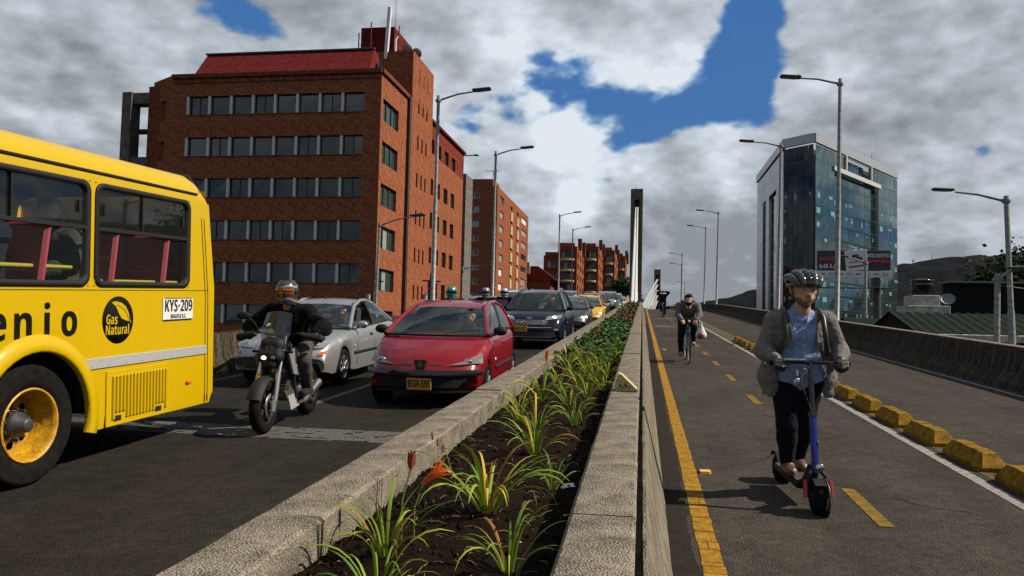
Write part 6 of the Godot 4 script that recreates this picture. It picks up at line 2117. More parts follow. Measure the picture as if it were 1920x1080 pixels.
	# drivers
	for d in [[-2.95, 12.15, "driver of the red hatchback seen through the windscreen", 0.38, 0.28, 0.62], [-5.75, 13.9, "driver of the silver saloon at the open window", 0.38, 0.1, 0.6], [-3.05, 23.7, "driver of the dark blue SUV behind the wheel", 0.42, 0.3, 0.8], [-2.85, 32.0, "driver in the dark grey hatchback", 0.38, 0.28, 0.62]]:
		var xf := on_ramp(d[0], d[1], 0.0, -0.05)
		xf.origin += xf.basis * Vector3(d[3], d[5], d[4])
		var t := thing("person", d[2], "person", xf, "drivers")
		figure(t, {"head": Vector3(0, 0.56, 0.0), "neck": Vector3(0, 0.42, -0.03), "chest": Vector3(0, 0.22, -0.06), "waist": Vector3(0, 0.0, -0.06), "pel": Vector3(0, -0.12, -0.02), "shL": Vector3(-0.18, 0.33, -0.05), "shR": Vector3(0.18, 0.33, -0.05), "elL": Vector3(-0.24, 0.12, 0.12), "elR": Vector3(0.24, 0.12, 0.12), "wrL": Vector3(-0.15, 0.16, 0.3), "wrR": Vector3(0.15, 0.16, 0.3), "hiL": Vector3(-0.1, -0.14, 0.0), "hiR": Vector3(0.1, -0.14, 0.0), "knL": Vector3(-0.14, -0.05, 0.42), "knR": Vector3(0.14, -0.05, 0.42), "anL": Vector3(-0.14, -0.38, 0.55), "anR": Vector3(0.14, -0.38, 0.55), "toL": Vector3(-0.14, -0.42, 0.68), "toR": Vector3(0.14, -0.42, 0.68), "face": Vector3(0, 0, 1)},
			{"top": cloth(Color(0.08, 0.1, 0.16)), "bottom": cloth(Color(0.03, 0.03, 0.04)), "shoe": M.black, "skin": M.skin2, "cell": 0.024, "head_cell": 0.012, "hand_cell": 0.012})

func rrect(u0: float, u1: float, v0: float, v1: float, r: float, n := 6) -> Array:
	var o := []
	for k in [[u1 - r, v1 - r, 0.0], [u0 + r, v1 - r, 0.5], [u0 + r, v0 + r, 1.0], [u1 - r, v0 + r, 1.5]]:
		for i in n + 1:
			var a: float = PI * (k[2] + 0.5 * i / n)
			o.append(Vector2(k[0] + r * cos(a), k[1] + r * sin(a)))
	return o

func build_bus():
	# origin on the road below the rear axle; +z to the front, near side at x = 1.15
	var t := thing("yellow_city_bus", "yellow city bus with dark windows passing at the left picture edge", "bus", on_ramp(-5.85, 5.6, 0.0, -0.05))
	var X := 1.15
	var zr := -2.6
	var zf := 5.4
	var wins := [[-2.1, -0.64], [-0.58, 1.0], [1.06, 2.64], [2.7, 4.3]]
	var v0 := 1.58
	var v1 := 2.49
	# side skins: lower panel with the wheel arch, pillars round the windows, roof loft
	for s in [1.0, -1.0]:
		var b := MB.new()
		b.smooth()
		var zs := []
		for i in 41: zs.append(lerpf(zr + 0.0, zf, i / 40.0))
		for zc in [0.0, 4.2]:
			for i in 21: zs.append(zc + 0.6 * cos(PI * i / 20.0))
			zs.append(zc - 0.603)
			zs.append(zc + 0.603)
		zs.sort()
		var rows := []
		for z in zs:
			var yb := 0.32
			for zc in [0.0, 4.2]:
				if absf(z - zc) < 0.6: yb = maxf(yb, 0.48 + sqrt(maxf(0.36 - (z - zc) * (z - zc), 0.0)))
			rows.append(PackedVector3Array([Vector3(s * (X - 0.012), yb, z), Vector3(s * X, yb + (v0 - yb) * 0.1, z), Vector3(s * X, yb + (v0 - yb) * 0.6, z), Vector3(s * X, v0, z)]))
		b.grid(rows)
		part("side_panel", b, M.busyellow, t)
		b = MB.new() # window band with rounded openings
		b.flat()
		var prev := zr
		for w in wins:
			b.q(Vector3(s * X, v0, prev), Vector3(s * X, v1, prev + (0.14 if prev == zr else 0.0)), Vector3(s * X, v1, w[0]), Vector3(s * X, v0, w[0]))
			var pts := rrect(w[0], w[1], v0, v1, 0.1)
			for i in pts.size():
				var a: Vector2 = pts[i]
				var c: Vector2 = pts[(i + 1) % pts.size()]
				var q := func(p: Vector2) -> Vector2:
					var cc := Vector2((w[0] + w[1]) * 0.5, (v0 + v1) * 0.5)
					var d := p - cc
					var k := minf((w[1] - w[0]) * 0.5 / maxf(absf(d.x), 1e-4), (v1 - v0) * 0.5 / maxf(absf(d.y), 1e-4))
					return cc + d * k
				var qa: Vector2 = q.call(a)
				var qc: Vector2 = q.call(c)
				b.q(Vector3(s * X, a.y, a.x), Vector3(s * X, c.y, c.x), Vector3(s * X, qc.y, qc.x), Vector3(s * X, qa.y, qa.x))
			prev = w[1]
		b.q(Vector3(s * X, v0, prev), Vector3(s * X, v1, prev), Vector3(s * X, v1, zf), Vector3(s * X, v0, zf))
		part("window_band", b, M.busyellow, t)
		for w in wins:
			b = MB.new() # black rubber frame
			b.smooth()
			var A := []
			for d in [[0.0, 0.004], [0.0, 0.014], [0.045, 0.014], [0.05, -0.03]]:
				var ring := PackedVector3Array()
				for p in rrect(w[0] + d[0], w[1] - d[0], v0 + d[0], v1 - d[0], 0.1 - d[0] * 0.5): ring.append(Vector3(s * (X + d[1]), p.y, p.x))
				A.append(ring)
			b.grid(A, true)
			var zm: float = lerpf(w[0], w[1], 0.54)
			b.box(Vector3(s * (X - 0.004), 2.085, (w[0] + w[1]) * 0.5), Vector3(0.03, 0.035, w[1] - w[0] - 0.06), 0.004)
			b.box(Vector3(s * (X - 0.008), 2.27, zm), Vector3(0.02, 0.36, 0.018), 0.002)
			for q in [w[0] + 0.13, w[1] - 0.13]: b.box(Vector3(s * (X + 0.002), 2.26, q), Vector3(0.02, 0.1, 0.03), 0.004)
			var fr := part("window_frame", b, M.plastic, t)
			for pn in [[w[0] + 0.05, w[1] - 0.05, v0 + 0.04, 2.07, -0.016], [w[0] + 0.05, zm, 2.1, v1 - 0.04, -0.012], [zm, w[1] - 0.05, 2.1, v1 - 0.04, -0.02]]:
				b = MB.new()
				b.flat().q(Vector3(s * (X + pn[4]), pn[2], pn[0]), Vector3(s * (X + pn[4]), pn[2], pn[1]), Vector3(s * (X + pn[4]), pn[3], pn[1]), Vector3(s * (X + pn[4]), pn[3], pn[0]))
				part("pane", b, M.busglass, fr)
	# roof
	var b := MB.new()
	b.smooth()
	var prof := [Vector2(X, v1), Vector2(X, 2.57), Vector2(X - 0.015, 2.62), Vector2(X - 0.05, 2.7), Vector2(X - 0.13, 2.765), Vector2(X - 0.3, 2.8), Vector2(0.4, 2.83), Vector2(0, 2.835)]
	var rows := []
	for i in 36:
		# the rear of the roof rounds down into the tail
		var z: float = lerpf(zr + 0.45, zf, (i - 5) / 30.0) if i >= 5 else zr + [0.19, 0.22, 0.27, 0.33, 0.39][i]
		var dr: float = [0.2, 0.12, 0.06, 0.025, 0.006][i] if i < 5 else 0.0
		var full := []
		for p in prof: full.append(p)
		for k in range(prof.size() - 2, -1, -1): full.append(Vector2(-prof[k].x, prof[k].y))
		var row := PackedVector3Array()
		for p in full:
			var f := clampf((p.y - 2.46) / 0.3, 0, 1)
			row.append(Vector3(p.x * (1.0 - 0.1 * dr * f), p.y - dr * f, z - 0.05 * dr * 5.0 * (1.0 - f)))
		rows.append(row)
	b.grid(rows)
	part("roof", b, M.busyellow, t)
	b = MB.new()
	b.box(Vector3(X + 0.006, 2.575, 1.55), Vector3(0.018, 0.022, 7.55), 0.004)
	part("gutter", b, M.plastic, t)
	# rear end, leaning forward at the top
	b = MB.new()
	b.smooth()
	rows = []
	for p in [[0.33, zr + 0.03], [0.6, zr - 0.0], [0.95, zr - 0.01], [1.6, zr + 0.03], [2.3, zr + 0.13], [2.5, zr + 0.175], [2.63, zr + 0.2]]:
		var row := PackedVector3Array()
		for j in 13:
			var u := 2.0 * j / 12.0 - 1.0
			row.append(Vector3(u * (X - 0.003 - (0.02 if p[0] > 2.6 else 0.0)), p[0], p[1] - 0.12 * (1.0 - pow(absf(u), 3.0)) + 0.0))
		rows.append(row)
	b.grid(rows)
	part("rear_panel", b, M.busyellow, t)
	for e in [[0.16, 2.6], [0.11, 2.6]]: # shut lines beside the rear corner
		b = MB.new()
		b.tube([Vector3(X + 0.001, 0.34, zr + e[0]), Vector3(X + 0.001, 1.5, zr + e[0] + 0.02), Vector3(X + 0.001, 2.3, zr + e[0] + 0.12), Vector3(X - 0.04, e[1], zr + e[0] + 0.2)], 0.005, 5, false)
		part("shut_line", b, M.black, t)
	b = MB.new()
	b.tube([Vector3(X + 0.001, 1.55, zr + 0.12), Vector3(X + 0.001, 1.55, 5.0)], 0.0035, 4, false)
	part("shut_line", b, M.black, t)
	b = MB.new()
	b.tube([Vector3(X - 0.02, 2.6, zr + 0.3), Vector3(X - 0.13, 2.775, zr + 0.34), Vector3(X - 0.4, 2.82, zr + 0.34)], 0.012, 6)
	part("roof_seam", b, M.black, t)
	# inside: floor, ceiling, lining
	for q in [[Vector3(0, 0.72, 1.4), Vector3(1.7, 0.06, 7.9)], [Vector3(0, 2.6, 1.4), Vector3(2.0, 0.05, 7.6)]]:
		b = MB.new()
		b.box(q[0], q[1])
		part("lining", b, M.interior, t)
	b = MB.new()
	b.box(Vector3(0, 0.5, 2.2), Vector3(1.6, 0.35, 3.0))
	part("chassis", b, M.black, t)
	for z in [-2.05, -1.5, -0.72, 0.12, 0.95, 1.75]:
		for x in [0.72, -0.72]:
			b = MB.new()
			b.box(Vector3(x, 1.42, z), Vector3(0.84, 0.09, 0.42), 0.03)
			b.box(Vector3(x, 1.78, z - 0.22), Vector3(0.84, 0.66, 0.07), 0.03, Basis(Vector3.RIGHT, -0.15))
			b.box(Vector3(x, 1.05, z), Vector3(0.1, 0.62, 0.3), 0.01)
			part("seat", b, M.seatred if z < 1.0 else M.interior2, t)
	for q in [[-0.5, 1.0], [-2.06, -0.7]]:
		b = MB.new()
		b.tube([Vector3(1.04, 1.74 if q[0] > -1 else 1.63, q[0]), Vector3(1.04, 1.74 if q[0] > -1 else 1.63, q[1])], 0.018, 8)
		part("guard_rail", b, M.rail, t)
	for z in [-1.0, 0.5, 2.0]:
		b = MB.new()
		b.tube([Vector3(0.3, 0.75, z), Vector3(0.3, 2.6, z)], 0.02, 8)
		part("grab_pole", b, M.rail, t)
	# wheel arch flare
	var arch := MB.new()
	arch.smooth()
	rows = []
	for i in 25:
		var a := lerpf(-0.26, PI + 0.26, i / 24.0)
		var row := PackedVector3Array()
		for p in [Vector2(0.72, 0.004), Vector2(0.715, 0.02), Vector2(0.64, 0.045), Vector2(0.6, 0.05), Vector2(0.578, 0.04), Vector2(0.578, -0.01)]: row.append(Vector3(X + p.y, maxf(0.3, 0.48 + p.x * sin(a)), p.x * cos(a)))
		rows.append(row)
	arch.grid(rows)
	part("wheel_arch", arch, M.busyellow, t)
	arch = MB.new()
	arch.lathe([Vector2(0.597, 0.0), Vector2(0.597, -0.7), Vector2(0.01, -0.72)], 28, Transform3D(Basis(Vector3.BACK, Vector3.RIGHT, Vector3.UP), Vector3(X - 0.02, 0.48, 0)), PI)
	part("wheel_well", arch, M.black, t)
	# rear wheel: deep dish rim with round holes
	var AX := Transform3D(Basis(Vector3.BACK, -PI / 2), Vector3(X - 0.17, 0.48, 0))
	b = MB.new()
	b.lathe([Vector2(0.3, -0.14), Vector2(0.4, -0.145), Vector2(0.455, -0.13), Vector2(0.478, -0.1), Vector2(0.48, 0.09), Vector2(0.468, 0.115), Vector2(0.455, 0.13), Vector2(0.44, 0.138), Vector2(0.43, 0.136), Vector2(0.4, 0.145), Vector2(0.35, 0.142), Vector2(0.3, 0.125), Vector2(0.288, 0.1)], 56, AX)
	var wh := part("wheel", b, M.rubber, t)
	b = MB.new()
	b.lathe([Vector2(0.296, 0.128), Vector2(0.29, 0.14), Vector2(0.278, 0.135), Vector2(0.262, 0.1), Vector2(0.255, 0.02), Vector2(0.23, -0.03), Vector2(0.225, -0.06)], 48, AX)
	part("rim", b, M.rimyellow, wh)
	b = MB.new() # disc with eight hand holes
	b.flat()
	for k in 8:
		var a0 := TAU * k / 8.0
		var N := 12
		for i in N:
			var aa := [TAU * i / N, TAU * (i + 1) / N]
			var o := []
			for a in aa:
				var hp := Vector2(cos(a), sin(a))
				var inn := Vector2(0.17 + 0.034 * hp.x, 0.034 * hp.y)
				# outer point on the wedge between radii 0.11 and 0.23
				var ex := clampf(hp.x * 2.0, -1, 1)
				var ey := clampf(hp.y * 2.0, -1, 1)
				var rad := 0.17 + 0.062 * ex
				var ang := ey * PI / 8.0
				o.append([Vector2(inn.x, inn.y).rotated(a0), Vector2(rad * cos(ang), rad * sin(ang)).rotated(a0)])
			var P3 := func(v: Vector2) -> Vector3: return AX * Vector3(v.x, -0.06 + (0.23 - v.length()) * 0.1, v.y)
			b.q(P3.call(o[0][0]), P3.call(o[1][0]), P3.call(o[1][1]), P3.call(o[0][1]))
	part("rim_disc", b, M.rimyellow, wh)
	b = MB.new()
	b.lathe([Vector2(0.11, -0.05), Vector2(0.105, 0.0), Vector2(0.1, 0.03), Vector2(0.065, 0.045), Vector2(0.055, 0.11), Vector2(0.04, 0.12), Vector2(0.001, 0.12)], 24, AX)
	for k in 10:
		var a := TAU * k / 10.0
		b.tube([AX * Vector3(0.125 * cos(a), -0.05, 0.125 * sin(a)), AX * Vector3(0.125 * cos(a), 0.015, 0.125 * sin(a))], 0.012, 6)
	part("hub", b, M.darkmetal, wh)
	wheel(t, Vector3(X - 0.17, 0.48, 4.2), 0.48, 0.28, "car", 1.0)
	b = MB.new()
	b.box(Vector3(0, 0.95, zf), Vector3(2.28, 1.25, 0.1), 0.05)
	part("front_panel", b, M.busyellow, t)
	b = MB.new()
	b.box(Vector3(0, 2.05, zf - 0.02), Vector3(2.2, 0.98, 0.03), 0.01)
	part("front_windscreen", b, M.busglass, t)
	b = MB.new()
	b.box(Vector3(0, 2.66, zf - 0.02), Vector3(2.2, 0.26, 0.08), 0.03)
	part("front_header", b, M.busyellow, t)
	# rub strip with rivets
	b = MB.new()
	b.box(Vector3(X + 0.008, 0.908, -1.5), Vector3(0.012, 0.095, 1.9), 0.004)
	var st := part("rub_strip", b, M.aluminium, t)
	for k in 16:
		b = MB.new()
		b.ball(Vector3(X + 0.014, 0.885 + 0.045 * (k % 2), -0.62 - k * 0.118), Vector3(0.004, 0.006, 0.006), 6, 4)
		part("rivet", b, M.grey, st)
	# engine flap with louvres
	b = MB.new()
	b.box(Vector3(X + 0.006, 0.575, -1.295), Vector3(0.012, 0.5, 0.95), 0.004)
	var fl := part("engine_flap", b, M.busyellow, t)
	for k in 17:
		b = MB.new()
		var low := 0.06 if k in [1, 2, 3, 13, 14, 15] else 0.0
		b.box(Vector3(X + 0.014, 0.58 + low * 0.5, -0.9 - k * 0.0495), Vector3(0.045, 0.4 - low, 0.022), 0.01, Basis(Vector3.UP, 0.35))
		part("louvre", b, M.busyellow, fl)
	for z in [-0.97, -1.58]:
		b = MB.new()
		b.box(Vector3(X + 0.012, 0.39, z), Vector3(0.02, 0.05, 0.1), 0.006)
		part("latch", b, M.black, fl)
	b = MB.new()
	b.box(Vector3(X + 0.012, 0.59, -2.11), Vector3(0.03, 0.04, 0.085), 0.012)
	part("marker_lamp", b, M.amber, t)
	# lettering and marks on the side
	var SB := Basis(Vector3(0, 0, -1), Vector3.UP, Vector3.RIGHT)
	var word := "convenio"
	for k in 8:
		lettering(word[k], 0.26, M.ink, t, Transform3D(SB, Vector3(X + 0.003, 1.295, 1.395 - 0.25 * k)), "lettering", true)
	b = MB.new()
	b.lathe([Vector2(0.001, 0.003), Vector2(0.215, 0.003), Vector2(0.215, 0.0)], 40, Transform3D(Basis(Vector3.BACK, -PI / 2), Vector3(X, 1.28, -0.975)))
	var lg := part("gas_emblem", b, M.ink, t)
	b = MB.new() # leaf
	b.prism(PackedVector2Array([Vector2(-0.1, 0.155), Vector2(-0.04, 0.165), Vector2(0.04, 0.15), Vector2(0.1, 0.115), Vector2(0.14, 0.06), Vector2(0.16, 0.0), Vector2(0.185, -0.04), Vector2(0.15, -0.02), Vector2(0.1, -0.012), Vector2(0.04, 0.01), Vector2(0.0, 0.06), Vector2(-0.04, 0.12)]), 0.003, Transform3D(SB, Vector3(X + 0.0045, 1.285, -0.975)))
	part("leaf_mark", b, M.busyellow, lg)
	b = MB.new()
	b.tube([Vector3(X + 0.007, 1.42, -0.95), Vector3(X + 0.007, 1.37, -1.06), Vector3(X + 0.007, 1.26, -1.14)], 0.003, 4)
	part("leaf_vein", b, M.black, lg)
	lettering("Gas", 0.085, M.busyellow, lg, Transform3D(SB, Vector3(X + 0.004, 1.285, -0.885)), "lettering", true, 0.15)
	lettering("Natural", 0.085, M.busyellow, lg, Transform3D(SB, Vector3(X + 0.004, 1.19, -0.965)), "lettering", true, 0.32)
	b = MB.new()
	b.box(Vector3(X + 0.006, 1.363, -1.905), Vector3(0.012, 0.225, 0.53), 0.005)
	var pl2 := part("number_plate", b, M.white, t)
	for q in [[0.0, 0.1085, 0.5, 0.008], [0.0, -0.1085, 0.5, 0.008]]:
		b = MB.new()
		b.box(Vector3(X + 0.0125, 1.363 + q[1], -1.905), Vector3(0.002, q[3], q[2]))
		part("plate_border", b, M.black, pl2)
	lettering("KYS·209", 0.118, M.black, pl2, Transform3D(SB, Vector3(X + 0.013, 1.395, -1.905)), "plate_lettering", true, 0.48)
	lettering("BOGOTA D.C.", 0.04, M.black, pl2, Transform3D(SB, Vector3(X + 0.013, 1.288, -1.905)), "plate_lettering", true, 0.27)
	# passengers
	for k in [[0.66, -0.72, Color(0.1, 0.115, 0.1), "bus passenger in a grey puffer jacket at the middle window", Vector3(0.5, 0, 0.86)], [0.66, 0.12, Color(0.03, 0.035, 0.06), "bus passenger in dark clothes at the left picture edge", Vector3(0.2, 0, 1)], [0.1, -1.5, Color(0.02, 0.02, 0.022), "shadowy bus passenger behind the rear side window", Vector3(0.6, 0, 0.8)]]:
		var xf := t.transform * Transform3D(Basis.IDENTITY, Vector3(k[0], 1.55, k[1]))
		var pt := thing("person", k[3], "person", xf, "bus passengers")
		var fc: Vector3 = k[4].normalized()
		figure(pt, {"head": Vector3(0, 0.69, 0.02), "neck": Vector3(0, 0.54, -0.02), "chest": Vector3(0, 0.34, -0.05), "waist": Vector3(0, 0.1, -0.05), "pel": Vector3(0, 0.0, -0.02), "shL": Vector3(-0.2, 0.45, -0.04), "shR": Vector3(0.2, 0.45, -0.04), "elL": Vector3(-0.26, 0.2, 0.1), "elR": Vector3(0.27, 0.2, 0.1), "wrL": Vector3(-0.1, 0.12, 0.28), "wrR": Vector3(0.1, 0.14, 0.3), "hiL": Vector3(-0.1, -0.01, 0.0), "hiR": Vector3(0.1, -0.01, 0.0), "knL": Vector3(-0.12, 0.03, 0.42), "knR": Vector3(0.12, 0.03, 0.42), "anL": Vector3(-0.12, -0.38, 0.46), "anR": Vector3(0.12, -0.38, 0.46), "toL": Vector3(-0.12, -0.42, 0.6), "toR": Vector3(0.12, -0.42, 0.6), "face": fc},
			{"top": cloth(k[2]), "bottom": cloth(Color(0.1, 0.1, 0.09)), "shoe": M.black, "skin": M.skin2, "cell": 0.02, "ease": 0.035, "beard": 0.0})

# motorcycle in local axes: +z forward, origin on the ground midway between the axles
func motorcycle(label: String, xf: Transform3D, tank: Material, detail: bool, group := "motorcycles") -> Node3D:
	var t := thing("motorcycle", label, "motorcycle", xf, group)
	var b: MB
	var fa := Vector3(0, 0.3, 0.7)
	var ra := Vector3(0, 0.3, -0.68)
	wheel(t, fa, 0.3, 0.13, "moto", 1.0)
	wheel(t, ra, 0.3, 0.16, "moto", 1.0)
	var ht := Vector3(0, 0.98, 0.36)
	for s in [-1, 1]:
		b = MB.new()
		b.tube([fa + Vector3(s * 0.11, -0.02, 0), fa + Vector3(s * 0.11, 0.34, -0.13)], 0.032, 10)
		b.tube([fa + Vector3(s * 0.11, -0.05, 0.03), fa + Vector3(s * 0.11, 0.06, 0.0)], 0.036, 8)
		part("fork_lower", b, M.forkgold if s < 0 else M.alloy, t)
		b = MB.new()
		b.tube([fa + Vector3(s * 0.11, 0.33, -0.125), ht + Vector3(s * 0.1, 0.06, -0.02)], 0.025, 10)
		part("fork_tube", b, M.chrome, t)
	b = MB.new() # front mudguard
	b.smooth()
	var rows := []
	for i in 9:
		var a := lerpf(0.35, 2.2, i / 8.0)
		var row := PackedVector3Array()
		for j in 7:
			var u := j / 3.0 - 1.0
			row.append(fa + Vector3(u * 0.085, (0.335 - 0.05 * u * u) * sin(a), (0.335 - 0.05 * u * u) * cos(a)))
		rows.append(row)
	b.grid(rows)
	part("front_mudguard", b, M.plastic, t)
	# headlight cowl
	b = MB.new()
	blob(b, [[Vector3(-0.07, 0.83, 0.52), Vector3(0.07, 0.83, 0.52), 0.08, 0.08], [Vector3(-0.05, 0.95, 0.46), Vector3(0.05, 0.95, 0.46), 0.09, 0.09], [Vector3(-0.03, 0.74, 0.56), Vector3(0.03, 0.74, 0.56), 0.045, 0.045]], 0.014, 0.04)
	part("headlight_cowl", b, M.plastic, t)
	for s in [-1, 1]:
		b = MB.new()
		b.ball(Vector3(s * 0.05, 0.82, 0.595), Vector3(0.032, 0.022, 0.015), 12, 8)
		part("headlight", b, M.lit if s < 0 else M.lens, t)
		b = MB.new()
		b.tube([Vector3(s * 0.1, 0.88, 0.47), Vector3(s * 0.2, 0.88, 0.47)], 0.014, 6)
		b.ball(Vector3(s * 0.21, 0.88, 0.47), Vector3(0.03, 0.018, 0.02), 8, 6)
		part("indicator", b, M.plastic, t)
	b = MB.new() # smoked windscreen
	b.smooth()
	rows = []
	for i in 7:
		var v := i / 6.0
		var row := PackedVector3Array()
		for j in 9:
			var u := j / 4.0 - 1.0
			var w := lerpf(0.1, 0.17, minf(v * 2.0, 1.0)) * (1.0 - 0.35 * maxf(v - 0.6, 0.0))
			row.append(Vector3(u * w, 0.84 + 0.46 * v + 0.03 * (1.0 - u * u), 0.6 - 0.26 * v - 0.07 * u * u))
		rows.append(row)
	b.grid(rows)
	part("windscreen", b, M.smoke, t)
	b = MB.new()
	b.tube([Vector3(-0.42, 1.04, 0.16), Vector3(-0.25, 1.08, 0.24), Vector3(-0.1, 1.06, 0.33), Vector3(0.1, 1.06, 0.33), Vector3(0.25, 1.08, 0.24), Vector3(0.42, 1.04, 0.16)], 0.013, 8)
	part("handlebar", b, M.plastic, t)
	for s in [-1, 1]:
		b = MB.new()
		b.tube([Vector3(s * 0.3, 1.07, 0.21), Vector3(s * 0.43, 1.035, 0.15)], 0.02, 8)
		b.tube([Vector3(s * 0.28, 1.07, 0.26), Vector3(s * 0.42, 1.03, 0.22)], 0.007, 5)
		part("grip", b, M.rubber, t)
		b = MB.new()
		blob(b, [[Vector3(s * 0.28, 1.06, 0.31), Vector3(s * 0.47, 1.02, 0.25), 0.03, 0.045], [Vector3(s * 0.47, 1.02, 0.25), Vector3(s * 0.48, 1.02, 0.16), 0.035, 0.025]], 0.014, 0.03)
		part("handguard", b, M.plastic, t)
		b = MB.new()
		b.tube([Vector3(s * 0.24, 1.08, 0.25), Vector3(s * 0.3, 1.2, 0.28), Vector3(s * 0.36, 1.25, 0.29)], 0.007, 6)
		b.ball(Vector3(s * 0.42, 1.27, 0.29), Vector3(0.085, 0.045, 0.022), 12, 8)
		part("mirror", b, M.plastic, t)
	# tank, shrouds, seat, tail
	b = MB.new()
	blob(b, [[Vector3(0, 0.88, 0.22), Vector3(0, 0.82, -0.12), 0.14, 0.1], [Vector3(-0.1, 0.8, 0.24), Vector3(-0.07, 0.74, 0.0), 0.08, 0.07], [Vector3(0.1, 0.8, 0.24), Vector3(0.07, 0.74, 0.0), 0.08, 0.07]], 0.016, 0.05)
	part("fuel_tank", b, tank, t)
	for s in [-1, 1]:
		b = MB.new()
		b.prism(PackedVector2Array([Vector2(0.48, 0.84), Vector2(0.3, 0.92), Vector2(0.05, 0.78), Vector2(0.12, 0.6), Vector2(0.34, 0.62)]), 0.025, Transform3D(Basis(Vector3.UP, -PI / 2), Vector3(s * 0.19, 0, 0)))
		part("tank_shroud", b, M.grey, t)
		b = MB.new()
		b.prism(PackedVector2Array([Vector2(0.36, 0.36), Vector2(0.1, 0.38), Vector2(0.0, 0.22), Vector2(0.26, 0.2)]), 0.02, Transform3D(Basis(Vector3.UP, -PI / 2), Vector3(s * 0.14, 0, 0)))
		part("belly_pan", b, M.aluminium if s > 0 else M.plastic, t)
	b = MB.new()
	blob(b, [[Vector3(0, 0.8, -0.15), Vector3(0, 0.8, -0.4), 0.09, 0.09], [Vector3(-0.06, 0.81, -0.2), Vector3(-0.05, 0.83, -0.42), 0.06, 0.06], [Vector3(0.06, 0.81, -0.2), Vector3(0.05, 0.83, -0.42), 0.06, 0.06], [Vector3(0, 0.86, -0.45), Vector3(0, 0.92, -0.75), 0.08, 0.05]], 0.016, 0.04)
	part("seat", b, M.black, t)
	b = MB.new()
	b.box(Vector3(0, 0.46, 0.05), Vector3(0.3, 0.34, 0.34), 0.05)
	b.box(Vector3(0, 0.6, 0.18), Vector3(0.2, 0.26, 0.18), 0.03, Basis(Vector3.RIGHT, 0.6))
	for k in 6: b.box(Vector3(0, 0.5 + k * 0.035, 0.26 - k * 0.012), Vector3(0.24, 0.01, 0.2), 0.0, Basis(Vector3.RIGHT, 0.5))
	b.lathe([Vector2(0.001, 0.19), Vector2(0.1, 0.18), Vector2(0.11, 0.14)], 20, Transform3D(Basis(Vector3.BACK, -PI / 2), Vector3(0, 0.42, -0.02)))
	part("engine", b, M.steel, t)
	b = MB.new()
	b.tube([ht, Vector3(0, 0.7, 0.1), Vector3(0, 0.65, -0.25), Vector3(0, 0.82, -0.6)], 0.03, 8)
	for s in [-1, 1]:
		b.tube([ht + Vector3(s * 0.03, 0, 0), Vector3(s * 0.15, 0.6, 0.22), Vector3(s * 0.15, 0.32, 0.12)], 0.02, 6)
		b.tube([Vector3(s * 0.1, 0.42, -0.18), ra + Vector3(s * 0.11, 0, 0)], 0.028, 8)
		b.tube([Vector3(s * 0.16, 0.36, -0.12), Vector3(s * 0.24, 0.34, -0.12)], 0.016, 6)
	part("frame", b, M.plastic, t)
	b = MB.new()
	b.tube([Vector3(0.06, 0.42, 0.26), Vector3(0.12, 0.25, 0.2), Vector3(0.14, 0.25, -0.2), Vector3(0.17, 0.42, -0.62)], [0.022, 0.022, 0.03, 0.055], 10)
	part("exhaust", b, M.steel, t)
	b = MB.new()
	b.smooth()
	rows = []
	for i in 7:
		var a := lerpf(1.0, 3.0, i / 6.0)
		var row := PackedVector3Array()
		for j in 5: row.append(ra + Vector3((j / 2.0 - 1.0) * 0.09, 0.35 * sin(a), 0.35 * cos(a)))
		rows.append(row)
	b.grid(rows)
	part("rear_mudguard", b, M.plastic, t)
	b = MB.new()
	b.box(Vector3(0, 0.9, -0.86), Vector3(0.16, 0.07, 0.05), 0.02)
	part("tail_light", b, M.redlens, t)
	return t

